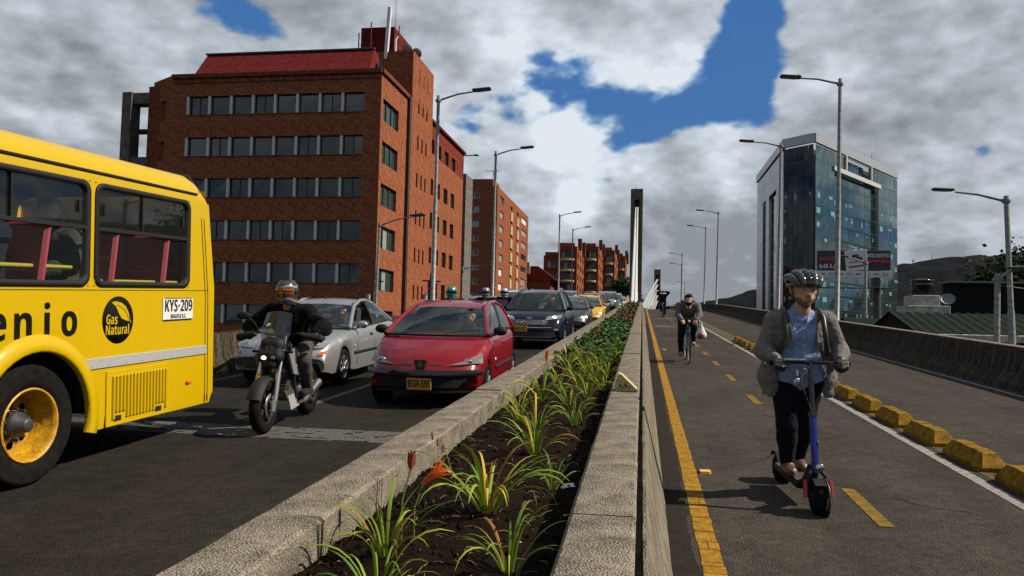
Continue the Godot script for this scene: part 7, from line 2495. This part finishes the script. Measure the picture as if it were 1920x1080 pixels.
func moto_rider(label: String, xf: Transform3D, shell: Material, stripe: Material, visor: Material, jacket: Material, detail: bool, group := "motorcycle riders"):
	var p := thing("person", label, "person", xf, group)
	var J := {"head": Vector3(0, 1.52, 0.06), "neck": Vector3(0, 1.38, -0.02), "chest": Vector3(0, 1.2, -0.08), "waist": Vector3(0, 1.0, -0.2), "pel": Vector3(0, 0.92, -0.26), "shL": Vector3(-0.23, 1.31, -0.05), "shR": Vector3(0.23, 1.31, -0.05), "elL": Vector3(-0.45, 1.14, 0.03), "elR": Vector3(0.45, 1.14, 0.03), "wrL": Vector3(-0.385, 1.08, 0.14), "wrR": Vector3(0.385, 1.08, 0.14), "hiL": Vector3(-0.12, 0.9, -0.22), "hiR": Vector3(0.12, 0.9, -0.22), "knL": Vector3(-0.26, 0.76, 0.16), "knR": Vector3(0.26, 0.76, 0.16), "anL": Vector3(-0.22, 0.42, -0.1), "anR": Vector3(0.22, 0.42, -0.1), "toL": Vector3(-0.22, 0.37, 0.06), "toR": Vector3(0.22, 0.37, 0.06), "face": Vector3(-0.08, -0.05, 1).normalized(), "pdL": Vector3(0, -0.2, 1), "pdR": Vector3(0, -0.2, 1), "pnL": Vector3(0, -1, -0.2), "pnR": Vector3(0, -1, -0.2)}
	for k in ["pdL", "pdR"]: J[k] = J[k].normalized()
	figure(p, J, {"top": jacket, "bottom": cloth(Color(0.11, 0.1, 0.088)), "shoe": cloth(Color(0.05, 0.045, 0.04)), "gloves": M.black, "cell": 0.018 if detail else 0.024, "ease": 0.035, "helmet": true, "face": false, "head_cell": 0.014, "hand_cell": 0.009 if detail else 0.012})
	# full face helmet
	var c := J.head as Vector3
	var f: Vector3 = J.face
	var r := f.cross(Vector3.UP).normalized()
	var hx := Transform3D(Basis(r, Vector3.UP, f), c + Vector3(0, 0.03, 0)) # local: x side, y up, z forward
	var sh := func(v: float, a: float, grow: float) -> Vector3: # shell point, v from chin (0) to crown (1)
		var y := lerpf(-0.155, 0.135, v)
		var rad := sqrt(maxf(1.0 - pow((y - 0.01) / 0.152, 2.0), 0.0)) if y > 0.01 else 1.0 - 0.2 * pow((0.01 - y) / 0.165, 1.6)
		return hx * Vector3(sin(a) * (0.122 + grow) * rad, y + (0.02 * cos(a) if y < 0 else 0.0), cos(a) * (0.145 + grow) * rad - 0.005)
	var b := MB.new()
	b.smooth()
	var opening := func(v: float, a: float) -> bool: return absf(a) < 1.15 and v > 0.4 and v < 0.68
	for i in 24:
		for j in 36:
			var va := i / 24.0
			var vb := (i + 1) / 24.0
			var aa := -PI + TAU * j / 36.0
			var ab := -PI + TAU * (j + 1) / 36.0
			if opening.call((va + vb) * 0.5, (aa + ab) * 0.5): continue
			b.q(sh.call(va, aa, 0), sh.call(vb, aa, 0), sh.call(vb, ab, 0), sh.call(va, ab, 0))
	var hm := part("helmet", b, shell, p)
	b = MB.new()
	b.smooth()
	var rows := []
	for i in 8:
		var row := PackedVector3Array()
		for j in 17: row.append(sh.call(lerpf(0.395, 0.685, i / 7.0), lerpf(-1.2, 1.2, j / 16.0), 0.004))
		rows.append(row)
	b.grid(rows)
	part("visor", b, visor, hm)
	b = MB.new()
	b.smooth()
	for k in [[0.72, 0.8], [0.14, 0.24]]:
		rows = []
		for i in 4:
			var row := PackedVector3Array()
			for j in 25: row.append(sh.call(lerpf(k[0], k[1], i / 3.0) + 0.03 * sin(j * 0.9), lerpf(-2.6, 2.6, j / 24.0), 0.003))
			rows.append(row)
		b.grid(rows)
	part("helmet_stripe", b, stripe, hm)
	b = MB.new()
	for s in [-1, 1]: b.lathe([Vector2(0.001, 0.02), Vector2(0.022, 0.018), Vector2(0.026, 0.0)], 12, Transform3D(Basis(r, Vector3.UP, f) * Basis(Vector3.BACK, -PI / 2 * s), hx * Vector3(s * 0.118, -0.0, 0.02)))
	part("visor_pivot", b, M.plastic, hm)
	return p

func build_motorcycle():
	M.forkgold = mat(Color(0.55, 0.36, 0.06), 0.3, 0.8)
	M.smoke = mat(Color(0.015, 0.016, 0.02), 0.03, 0, {"transparency": BaseMaterial3D.TRANSPARENCY_ALPHA})
	M.smoke.albedo_color.a = 0.72
	var orange := mat(Color(0.4, 0.14, 0.01), 0.08, 0.5)
	var helm := mat(Color(0.06, 0.062, 0.065), 0.2, 0.3)
	var black := cloth(Color(0.009, 0.009, 0.011), 0.8)
	var xf := on_ramp(-4.11, 8.82, 0.085, -0.05)
	motorcycle("black naked motorcycle with smoked windscreen crossing the stop line", xf, M.gloss, true)
	moto_rider("motorcyclist in black jacket and dark helmet with orange visor riding across the stop line", xf, helm, M.grey, orange, black, true)
	# top case behind the rider
	var t := thing("top_case", "black top case on the tail of the front motorcycle", "top case", xf, "")
	var b := MB.new()
	b.box(Vector3(0.02, 1.13, -0.82), Vector3(0.44, 0.3, 0.36), 0.05)
	part("box", b, M.plastic, t)
	b = MB.new()
	b.box(Vector3(0.02, 1.16, -0.82), Vector3(0.452, 0.025, 0.372), 0.01)
	part("lid_seam", b, M.black, t)
	b = MB.new()
	b.box(Vector3(0.02, 0.96, -0.8), Vector3(0.2, 0.04, 0.3), 0.01)
	part("rack", b, M.steel, t)
	# riders filtering up between the cars, mostly hidden
	for k in [[18.2, Color(0.05, 0.3, 0.14), Color(0.02, 0.09, 0.35), "rider with green and blue helmet just above the red hatchback roof"], [22.3, Color(0.3, 0.3, 0.31), Color(0.04, 0.04, 0.04), "rider with silver helmet between the lanes behind the red hatchback"], [25.4, Color(0.55, 0.55, 0.56), Color(0.02, 0.04, 0.22), "rider with white and blue helmet beside the dark blue SUV"]]:
		var m := on_ramp(-4.42, k[0], 0.0, -0.05)
		motorcycle("motorcycle under the " + k[3], m, M.gloss, false)
		moto_rider(k[3], m, mat(k[1], 0.25, 0.1), mat(k[2], 0.3), M.gloss, black, false)

func bike_helmet(parent: Node3D, c: Vector3, f: Vector3, up: Vector3, shell: Material):
	var r := f.cross(up).normalized()
	var B := Transform3D(Basis(r, up, f), c + up * 0.05)
	var b := MB.new()
	b.smooth()
	var rows := []
	for i in 9: # inner foam
		var a := PI * 0.5 * i / 8.0
		var row := PackedVector3Array()
		for j in 24: row.append(B * Vector3(sin(TAU * j / 24.0) * 0.104 * cos(a), 0.098 * sin(a) - 0.005, cos(TAU * j / 24.0) * 0.13 * cos(a) - 0.008))
		rows.append(row)
	b.grid(rows, true)
	var hm := part("helmet", b, M.black, parent)
	for k in 5: # raised ribs with vents between
		b = MB.new()
		var x := (k - 2) / 2.0
		var bones := []
		var prev := Vector3.ZERO
		for i in 9:
			var a := PI * (0.04 + 0.92 * i / 8.0)
			var w := x * 0.11 * (0.62 + 0.38 * sin(a))
			var p := B * Vector3(w, 0.1 * sin(a) * sqrt(maxf(1.0 - x * x * 0.62, 0.1)) + 0.002, cos(a) * 0.142 * sqrt(maxf(1.0 - x * x * 0.35, 0.1)) - 0.01)
			if i: bones.append([prev, p, 0.0245, 0.0245])
			prev = p
		blob(b, bones, 0.0075, 0.012)
		part("helmet_rib", b, shell if k != 2 else M.gloss, hm)
	b = MB.new()
	var ring := []
	for j in 25: ring.append(B * Vector3(sin(TAU * j / 24.0) * 0.112, 0.0 + 0.012 * cos(TAU * j / 24.0), cos(TAU * j / 24.0) * 0.142 - 0.008))
	b.tube(ring, 0.014, 8, false)
	part("helmet_rim", b, shell, hm)
	b = MB.new()
	for s in [-1, 1]: b.tube([B * Vector3(s * 0.1, -0.005, 0.02), c + r * s * 0.088 - up * 0.05 + f * 0.02, c - up * 0.118 + f * 0.05], 0.006, 5)
	part("chin_strap", b, M.black, hm)

func build_scooter():
	# kick scooter: +z forward; origin on the ground below the front wheel
	var xf := on_ramp(1.25, 5.95, 0.1)
	var blue := paint(Color(0.012, 0.025, 0.3), 0.3, 0.3)
	var t := thing("electric_scooter", "electric scooter with blue stem and fat front tyre in the cycle lane", "scooter", xf)
	wheel(t, Vector3(0, 0.115, 0), 0.115, 0.085, "moto", 1.0)
	wheel(t, Vector3(0, 0.115, -0.98), 0.115, 0.085, "moto", 1.0)
	var b := MB.new()
	b.box(Vector3(0, 0.155, -0.52), Vector3(0.19, 0.06, 0.62), 0.018)
	part("deck", b, M.plastic, t)
	b = MB.new()
	b.box(Vector3(0, 0.188, -0.52), Vector3(0.17, 0.008, 0.56), 0.003)
	part("grip_tape", b, M.steel, t)
	b = MB.new()
	b.tube([Vector3(0, 0.17, -0.24), Vector3(0, 0.24, -0.16), Vector3(0, 0.32, -0.09)], [0.045, 0.05, 0.045], 10)
	part("neck", b, M.plastic, t)
	b = MB.new()
	b.tube([Vector3(0, 0.28, -0.06), Vector3(0, 0.68, -0.14)], 0.026, 12)
	part("stem_lower", b, blue, t)
	b = MB.new()
	b.tube([Vector3(0, 0.67, -0.138), Vector3(0, 0.7, -0.145)], 0.034, 12)
	b.tube([Vector3(0, 0.69, -0.142), Vector3(0, 1.05, -0.215)], 0.02, 10)
	part("stem_upper", b, M.gloss, t)
	b = MB.new()
	b.tube([Vector3(-0.26, 1.05, -0.23), Vector3(-0.1, 1.058, -0.215), Vector3(0.1, 1.058, -0.215), Vector3(0.26, 1.05, -0.23)], 0.015, 10)
	part("handlebar", b, M.gloss, t)
	for s in [-1, 1]:
		b = MB.new()
		b.tube([Vector3(s * 0.17, 1.055, -0.222), Vector3(s * 0.29, 1.048, -0.233)], 0.019, 10)
		part("grip", b, M.rubber, t)
		b = MB.new()
		b.tube([Vector3(s * 0.12, 1.05, -0.19), Vector3(s * 0.22, 1.04, -0.17)], 0.006, 6)
		part("brake_lever", b, M.gloss, t)
		b = MB.new()
		b.tube([Vector3(s * 0.062, 0.115, 0.0), Vector3(s * 0.062, 0.26, -0.03), Vector3(s * 0.03, 0.3, -0.06)], 0.015, 8)
		part("fork_leg", b, M.plastic, t)
		b = MB.new()
		b.tube([Vector3(s * 0.09, 0.12, 0.02), Vector3(s * 0.085, 0.24, -0.01)], 0.016, 10)
		part("shock_absorber", b, mat(Color(0.4, 0.02, 0.03), 0.35), t)
	b = MB.new()
	b.box(Vector3(-0.12, 1.075, -0.2), Vector3(0.16, 0.016, 0.05), 0.004)
	part("display", b, M.alloy, t)
	b = MB.new()
	b.smooth()
	var rows := []
	for i in 8:
		var a := lerpf(0.9, 2.7, i / 7.0)
		var row := PackedVector3Array()
		for j in 5: row.append(Vector3((j / 2.0 - 1.0) * 0.045, 0.115 + 0.135 * sin(a), 0.135 * cos(a)))
		rows.append(row)
	b.grid(rows)
	part("front_mudguard", b, M.plastic, t)
	b = MB.new()
	b.smooth()
	rows = []
	for i in 8:
		var a := lerpf(0.5, 2.5, i / 7.0)
		var row := PackedVector3Array()
		for j in 5: row.append(Vector3((j / 2.0 - 1.0) * 0.05, 0.115 + 0.14 * sin(a), -0.98 + 0.14 * cos(a)))
		rows.append(row)
	b.grid(rows)
	part("rear_mudguard", b, M.plastic, t)
	b = MB.new()
	b.lathe([Vector2(0.001, 0.0), Vector2(0.028, 0.0), Vector2(0.03, -0.03), Vector2(0.015, -0.05)], 14, Transform3D(Basis(Vector3.RIGHT, PI / 2), Vector3(0.01, 0.33, 0.02)))
	part("headlamp", b, M.chrome, t)
	b = MB.new()
	b.tube([Vector3(0.0, 1.04, -0.2), Vector3(-0.09, 0.95, -0.14), Vector3(-0.06, 0.85, -0.15), Vector3(-0.01, 0.7, -0.12)], 0.005, 5)
	b.tube([Vector3(0.08, 1.04, -0.2), Vector3(0.11, 0.93, -0.13), Vector3(0.03, 0.8, -0.14)], 0.005, 5)
	part("cable", b, M.black, t)
	b = MB.new()
	b.tube([Vector3(-0.1, 1.0, -0.2), Vector3(-0.1, 0.96, -0.19)], 0.008, 6)
	b.ball(Vector3(-0.1, 0.91, -0.19), Vector3(0.026, 0.034, 0.01), 10, 8)
	part("bell_tag", b, M.alloy, t)
	b = MB.new()
	b.box(Vector3(0.024, 0.45, -0.085), Vector3(0.006, 0.1, 0.02))
	part("sticker", b, M.rail, t)
	# the rider
	var p := thing("person", "man in grey blazer, blue shirt and bicycle helmet riding the electric scooter", "person", xf)
	var fc := Vector3(0.02, -0.04, 1).normalized()
	var J := {"head": Vector3(-0.01, 1.575, -0.36), "neck": Vector3(-0.015, 1.43, -0.42), "chest": Vector3(-0.02, 1.25, -0.44), "waist": Vector3(-0.02, 1.03, -0.45), "pel": Vector3(-0.02, 0.93, -0.47), "shL": Vector3(-0.215, 1.355, -0.42), "shR": Vector3(0.185, 1.355, -0.42), "elL": Vector3(-0.3, 1.12, -0.41), "elR": Vector3(0.285, 1.13, -0.41), "wrL": Vector3(-0.235, 1.075, -0.275), "wrR": Vector3(0.235, 1.075, -0.275), "hiL": Vector3(-0.11, 0.89, -0.47), "hiR": Vector3(0.07, 0.89, -0.47), "knL": Vector3(-0.105, 0.56, -0.42), "knR": Vector3(0.045, 0.55, -0.5), "anL": Vector3(-0.075, 0.27, -0.5), "anR": Vector3(0.05, 0.27, -0.66), "toL": Vector3(-0.085, 0.218, -0.34), "toR": Vector3(0.05, 0.218, -0.52), "face": fc, "pdL": Vector3(0.1, -0.2, 0.95), "pdR": Vector3(-0.1, -0.2, 0.95), "pnL": Vector3(0, -1, -0.2), "pnR": Vector3(0, -1, -0.2)}
	for k in ["pdL", "pdR"]: J[k] = J[k].normalized()
	var shirt := cloth(Color(0.34, 0.47, 0.8), 0.85)
	var blazer := cloth(Color(0.25, 0.238, 0.23), 0.9)
	figure(p, J, {"top": shirt, "top_name": "shirt", "bottom": cloth(Color(0.012, 0.014, 0.024), 0.85), "shoe": cloth(Color(0.16, 0.06, 0.04), 0.5), "gloves": M.black, "over": blazer, "cell": 0.0095, "ease": 0.012, "head_cell": 0.0055, "hand_cell": 0.006, "helmet": true, "beard": 0.0015, "hair": mat(Color(0.2, 0.112, 0.075), 0.8), "belly": Vector3(0, -0.03, 0.035),
		"over_more": [[J.pel + Vector3(-0.2, 0.0, -0.01), J.pel + Vector3(-0.215, -0.12, 0.04), 0.075, 0.055], [J.pel + Vector3(0.2, 0.0, -0.01), J.pel + Vector3(0.215, -0.12, 0.04), 0.075, 0.055], [J.pel + Vector3(-0.1, -0.03, -0.06), J.pel + Vector3(0.1, -0.03, -0.06), 0.12, 0.12], [J.waist + Vector3(-0.15, 0, 0), J.pel + Vector3(-0.18, 0, 0), 0.11, 0.12], [J.waist + Vector3(0.15, 0, 0), J.pel + Vector3(0.18, 0, 0), 0.11, 0.12]],
		"over_cut": func(q):
			# open front: a gap that widens from the collar to the hem; hem and sleeves end cleanly
			var y: float = q.y
			var gap := lerpf(0.175, 0.085, clampf((y - 1.0) / 0.38, 0, 1)) + (0.02 * sin(y * 14.0))
			var open := 0.02
			if q.z > -0.4: open = gap - absf(q.x + 0.018)
			if absf(q.x + 0.018) > 0.26: open = -1.0
			return maxf(maxf(open, 0.775 - y), y - 1.44)})
	# shirt collar, placket, buttons, belt
	b = MB.new()
	for s in [-1, 1]:
		b.prism(PackedVector2Array([Vector2(0.0, 0.0), Vector2(s * 0.075, 0.055), Vector2(s * 0.07, 0.095), Vector2(s * 0.02, 0.07)]), 0.008, Transform3D(Basis(Vector3.RIGHT, -0.45) * Basis(Vector3.UP, s * 0.35), Vector3(-0.015 + s * 0.016, 1.345, -0.315)))
	part("collar", b, shirt, p)
	b = MB.new()
	for k in 6: b.ball(Vector3(-0.018, 1.3 - k * 0.06, -0.318 + 0.012 * k * (1 if k < 4 else 0) + (0.03 if k >= 4 else 0.0)), Vector3(0.006, 0.006, 0.004), 8, 5)
	part("shirt_buttons", b, M.white, p)
	for s in [-1, 1]:
		b = MB.new()
		var x: float = -0.018 + s * 0.135
		b.tube([Vector3(x * 0.9, 1.42, -0.5), Vector3(x, 1.445, -0.42), Vector3(x, 1.38, -0.3), Vector3(x + s * 0.012, 1.24, -0.275), Vector3(x + s * 0.05, 1.1, -0.34)], 0.02, 8)
		part("backpack_strap", b, M.black, p)
		b = MB.new() # lapels
		b.prism(PackedVector2Array([Vector2(0, 0), Vector2(s * 0.06, 0.1), Vector2(s * 0.075, 0.2), Vector2(s * 0.04, 0.27), Vector2(s * 0.018, 0.2), Vector2(s * -0.004, 0.1)]), 0.01, Transform3D(Basis(Vector3.RIGHT, -0.16) * Basis(Vector3.UP, s * 0.4), Vector3(-0.018 + s * 0.085, 1.13, -0.283)))
		part("lapel", b, blazer, p)
	b = MB.new()
	b.box(Vector3(-0.02, 0.985, -0.335), Vector3(0.045, 0.035, 0.02), 0.005)
	part("belt_buckle", b, M.steel, p)
	bike_helmet(p, J.head, fc, Vector3.UP, mat(Color(0.045, 0.048, 0.052), 0.25))

func bicycle(label: String, xf: Transform3D, frame: Material, drop: bool) -> Node3D:
	var t := thing("bicycle", label, "bicycle", xf, "bicycles in the cycle lane")
	var R := 0.34
	var fw := Vector3(0, R, 0.52)
	var rw := Vector3(0, R, -0.5)
	wheel(t, fw, R, 0.028 if drop else 0.05, "bike")
	wheel(t, rw, R, 0.028 if drop else 0.05, "bike")
	var bb := Vector3(0, 0.28, -0.08)
	var st := Vector3(0, 0.82, -0.24)
	var h0 := Vector3(0, 0.66, 0.36)
	var h1 := Vector3(0, 0.86, 0.3)
	var b := MB.new()
	b.tube([h0, bb], 0.018, 8)
	b.tube([bb, st], 0.016, 8)
	b.tube([st - Vector3(0, 0.03, 0), h1 - Vector3(0, 0.04, 0)], 0.016, 8)
	b.tube([h0, h1], 0.02, 8)
	for s in [-1, 1]:
		b.tube([bb + Vector3(s * 0.03, 0, 0), rw + Vector3(s * 0.055, 0, 0)], 0.009, 6)
		b.tube([st + Vector3(s * 0.02, -0.05, 0), rw + Vector3(s * 0.055, 0, 0)], 0.008, 6)
	part("frame", b, frame, t)
	b = MB.new()
	for s in [-1, 1]: b.tube([h0 + Vector3(s * 0.03, 0, 0), h0 + Vector3(s * 0.05, -0.1, 0.05), fw + Vector3(s * 0.05, 0, 0)], 0.012, 6)
	part("fork", b, frame, t)
	b = MB.new()
	b.tube([h1, h1 + Vector3(0, 0.1, 0.02), h1 + Vector3(0, 0.12, 0.1)], 0.013, 6)
	if drop:
		for s in [-1, 1]: b.tube([h1 + Vector3(0, 0.12, 0.1), h1 + Vector3(s * 0.19, 0.12, 0.1), h1 + Vector3(s * 0.2, 0.1, 0.18), h1 + Vector3(s * 0.2, 0.02, 0.18), h1 + Vector3(s * 0.2, -0.02, 0.1)], 0.012, 6)
	else: b.tube([h1 + Vector3(-0.3, 0.13, 0.04), h1 + Vector3(0, 0.12, 0.1), h1 + Vector3(0.3, 0.13, 0.04)], 0.013, 6)
	part("handlebar", b, M.plastic, t)
	b = MB.new()
	blob(b, [[st + Vector3(0, 0.12, 0.12), st + Vector3(0, 0.13, -0.06), 0.02, 0.03], [st + Vector3(-0.05, 0.13, -0.1), st + Vector3(0.05, 0.13, -0.1), 0.028, 0.028]], 0.015, 0.03)
	b.tube([st, st + Vector3(0, 0.12, -0.02)], 0.013, 6)
	part("saddle", b, M.black, t)
	b = MB.new()
	b.lathe([Vector2(0.06, 0.05), Vector2(0.095, 0.05), Vector2(0.095, 0.055), Vector2(0.06, 0.055)], 20, Transform3D(Basis(Vector3.BACK, -PI / 2), bb))
	b.tube([bb + Vector3(0.07, 0, 0), bb + Vector3(0.08, 0.15, 0.07)], 0.011, 6)
	b.tube([bb - Vector3(0.07, 0, 0), bb + Vector3(-0.08, -0.15, -0.07)], 0.011, 6)
	b.box(bb + Vector3(0.13, 0.15, 0.07), Vector3(0.1, 0.02, 0.07), 0.005)
	b.box(bb + Vector3(-0.13, -0.15, -0.07), Vector3(0.1, 0.02, 0.07), 0.005)
	part("crankset", b, M.steel, t)
	b = MB.new()
	b.box(h1 + Vector3(0, 0.08, 0.12), Vector3(0.05, 0.05, 0.04), 0.01)
	part("front_lamp", b, M.white, t)
	return t

func build_cyclists():
	var xf := on_ramp(1.03, 18.42, 0.02)
	bicycle("blue road bicycle ridden by the bearded man in grey", xf, paint(Color(0.015, 0.06, 0.2), 0.2, 0.3), true)
	var p := thing("person", "bearded cyclist in grey hoodie leaning over a blue road bicycle", "person", xf, "cyclists")
	var hoodie := cloth(Color(0.2, 0.205, 0.2))
	var J := {"head": Vector3(0.0, 1.4, 0.24), "neck": Vector3(0, 1.3, 0.12), "chest": Vector3(0, 1.2, 0.02), "waist": Vector3(0, 1.08, -0.18), "pel": Vector3(0, 1.0, -0.27), "shL": Vector3(-0.21, 1.28, 0.08), "shR": Vector3(0.21, 1.28, 0.08), "elL": Vector3(-0.25, 1.08, 0.26), "elR": Vector3(0.25, 1.08, 0.26), "wrL": Vector3(-0.16, 0.97, 0.42), "wrR": Vector3(0.16, 0.97, 0.42), "hiL": Vector3(-0.1, 0.96, -0.24), "hiR": Vector3(0.1, 0.96, -0.24), "knL": Vector3(-0.14, 0.62, 0.0), "knR": Vector3(0.13, 0.8, 0.17), "anL": Vector3(-0.13, 0.22, -0.18), "anR": Vector3(0.13, 0.46, -0.06), "toL": Vector3(-0.13, 0.17, -0.03), "toR": Vector3(0.13, 0.42, 0.1), "face": Vector3(0, -0.12, 1).normalized(), "pnL": Vector3(0, -1, 0), "pnR": Vector3(0, -1, 0)}
	figure(p, J, {"top": hoodie, "top_name": "hoodie", "bottom": cloth(Color(0.02, 0.019, 0.018)), "shoe": cloth(Color(0.45, 0.45, 0.44)), "skin": M.skin2, "cell": 0.017, "ease": 0.017, "beard": 0.01, "head_cell": 0.0085})
	var b := MB.new()
	blob(b, [[Vector3(-0.12, 1.36, 0.06), Vector3(0.12, 1.36, 0.06), 0.06, 0.06], [Vector3(0, 1.34, 0.0), Vector3(0, 1.28, -0.06), 0.1, 0.08]], 0.02, 0.04)
	part("hood", b, hoodie, p)
	# carrier bag hanging from the bar
	var t := thing("carrier_bag", "white plastic carrier bag with a red tub hanging from the cyclist's handlebar", "bag", xf)
	b = MB.new()
	b.smooth()
	b.lathe([Vector2(0.01, 0.3), Vector2(0.03, 0.22), Vector2(0.075, 0.12), Vector2(0.12, 0.03), Vector2(0.125, -0.02), Vector2(0.09, -0.07), Vector2(0.01, -0.085)], 14, Transform3D(Basis.from_scale(Vector3(1, 1, 0.6)), Vector3(0.27, 0.63, 0.36)))
	part("bag", b, mat(Color(0.7, 0.7, 0.7), 0.5), t)
	b = MB.new()
	b.tube([Vector3(0.2, 1.0, 0.4), Vector3(0.22, 0.95, 0.37), Vector3(0.27, 0.9, 0.36)], 0.01, 6)
	part("handle", b, M.white, t)
	b = MB.new()
	b.ball(Vector3(0.255, 0.62, 0.42), Vector3(0.075, 0.075, 0.035), 14, 10)
	part("red_tub", b, mat(Color(0.22, 0.03, 0.015), 0.4), t)
	# far cyclist, hands behind the head
	xf = on_ramp(1.32, 51.0, 0.0)
	bicycle("dark bicycle of the far cyclist near the crest", xf, M.gloss, false)
	p = thing("person", "far cyclist in black riding hands free with both hands behind the head", "person", xf, "cyclists")
	J = {"head": Vector3(0.0, 1.58, -0.12), "neck": Vector3(0, 1.46, -0.2), "chest": Vector3(0, 1.3, -0.23), "waist": Vector3(0, 1.08, -0.25), "pel": Vector3(0, 0.98, -0.26), "shL": Vector3(-0.2, 1.42, -0.2), "shR": Vector3(0.2, 1.42, -0.2), "elL": Vector3(-0.37, 1.6, -0.1), "elR": Vector3(0.37, 1.6, -0.1), "wrL": Vector3(-0.14, 1.66, -0.2), "wrR": Vector3(0.14, 1.66, -0.2), "hiL": Vector3(-0.1, 0.95, -0.24), "hiR": Vector3(0.1, 0.95, -0.24), "knL": Vector3(-0.14, 0.74, 0.15), "knR": Vector3(0.13, 0.62, 0.04), "anL": Vector3(-0.13, 0.44, -0.06), "anR": Vector3(0.13, 0.22, -0.16), "toL": Vector3(-0.13, 0.4, 0.1), "toR": Vector3(0.13, 0.17, 0.0), "face": Vector3(0, -0.1, 1).normalized(), "pnL": Vector3(0, 0, 1), "pnR": Vector3(0, 0, 1)}
	figure(p, J, {"top": cloth(Color(0.015, 0.015, 0.017)), "bottom": cloth(Color(0.015, 0.015, 0.017)), "shoe": M.black, "cell": 0.022, "ease": 0.026, "head_cell": 0.012, "hand_cell": 0.012})
	b = MB.new()
	b.prism(PackedVector2Array([Vector2(-0.05, 0.08), Vector2(0.05, 0.08), Vector2(0.0, -0.1)]), 0.03, Transform3D(Basis.IDENTITY, Vector3(0, 1.38, -0.08)))
	part("red_scarf", b, mat(Color(0.4, 0.03, 0.04), 0.8), p)

func build_small():
	# yellow wedge on the barrier
	var t := thing("yellow_wedge", "worn yellow triangular marker block on top of the median barrier", "marker block", on_ramp(-0.12, 6.55, 0.0, 0.752))
	var b := MB.new()
	b.prism(PackedVector2Array([Vector2(-0.09, 0.0), Vector2(0.09, 0.0), Vector2(0.088, 0.02), Vector2(-0.035, 0.135), Vector2(-0.06, 0.14), Vector2(-0.09, 0.05)]), 0.15)
	part("block", b, textured(mat(Color(0.85, 0.7, 0.34), 0.8), M.yellowpaint.albedo_texture, 0.3), t)
	b = MB.new()
	b.box(Vector3(0.0, -0.001, 0.0), Vector3(0.19, 0.008, 0.16))
	part("pad", b, M.rubber, t)
	b = MB.new()
	for k in [[-0.06, 0.02, -0.045, 0.06], [-0.045, 0.06, -0.03, 0.03], [-0.02, 0.02, 0.0, 0.07], [0.0, 0.07, 0.02, 0.03], [-0.015, 0.045, 0.015, 0.045], [0.03, 0.02, 0.045, 0.05]]: b.tube([Vector3(k[0], k[1], 0.0765), Vector3(k[2], k[3], 0.0765)], 0.003, 4)
	part("scrawl", b, M.black, t)
	# white plastic lid and scraps on the soil
	t = thing("plastic_lid", "white plastic lid lying on the planter soil", "lid", on_ramp(-0.335, 3.83, 0.3, 0.61))
	b = MB.new()
	b.lathe([Vector2(0.001, 0.012), Vector2(0.035, 0.012), Vector2(0.045, 0.008), Vector2(0.048, 0.0)], 20, Transform3D(Basis(Vector3.BACK, 0.15), Vector3.ZERO))
	part("disc", b, M.white, t)
	for k in [[-0.3, 3.35, "white scrap of plastic beside the median barrier"], [-0.44, 2.95, "white cigarette stub on the soil under the arching daylily"]]:
		b = MB.new()
		b.box(Vector3.ZERO, Vector3(0.03, 0.006, 0.012), 0.003)
		var o := part("litter_scrap", b, M.white, self)
		o.transform = on_ramp(k[0], k[1], 0.8, 0.612)
		tag(o, k[2], "litter")
	# road studs
	for k in [[0.56, 7.1, "yellow reflective road stud beside the yellow edge line"], [0.62, 22.0, "far yellow road stud in front of the bearded cyclist"]]:
		t = thing("road_stud", k[2], "road stud", on_ramp(k[0], k[1], 0.1, 0.002), "road studs")
		b = MB.new()
		b.smooth()
		b.prism(PackedVector2Array([Vector2(-0.05, 0), Vector2(0.05, 0), Vector2(0.03, 0.02), Vector2(-0.03, 0.02)]), 0.09, Transform3D(Basis(Vector3.UP, PI / 2), Vector3.ZERO))
		part("housing", b, mat(Color(0.85, 0.5, 0.08), 0.5), t)
		b = MB.new()
		b.box(Vector3(0, 0.012, 0.042), Vector3(0.075, 0.012, 0.01), 0.002, Basis(Vector3.RIGHT, -0.7))
		part("reflector", b, mat(Color(0.7, 0.32, 0.01), 0.3), t)
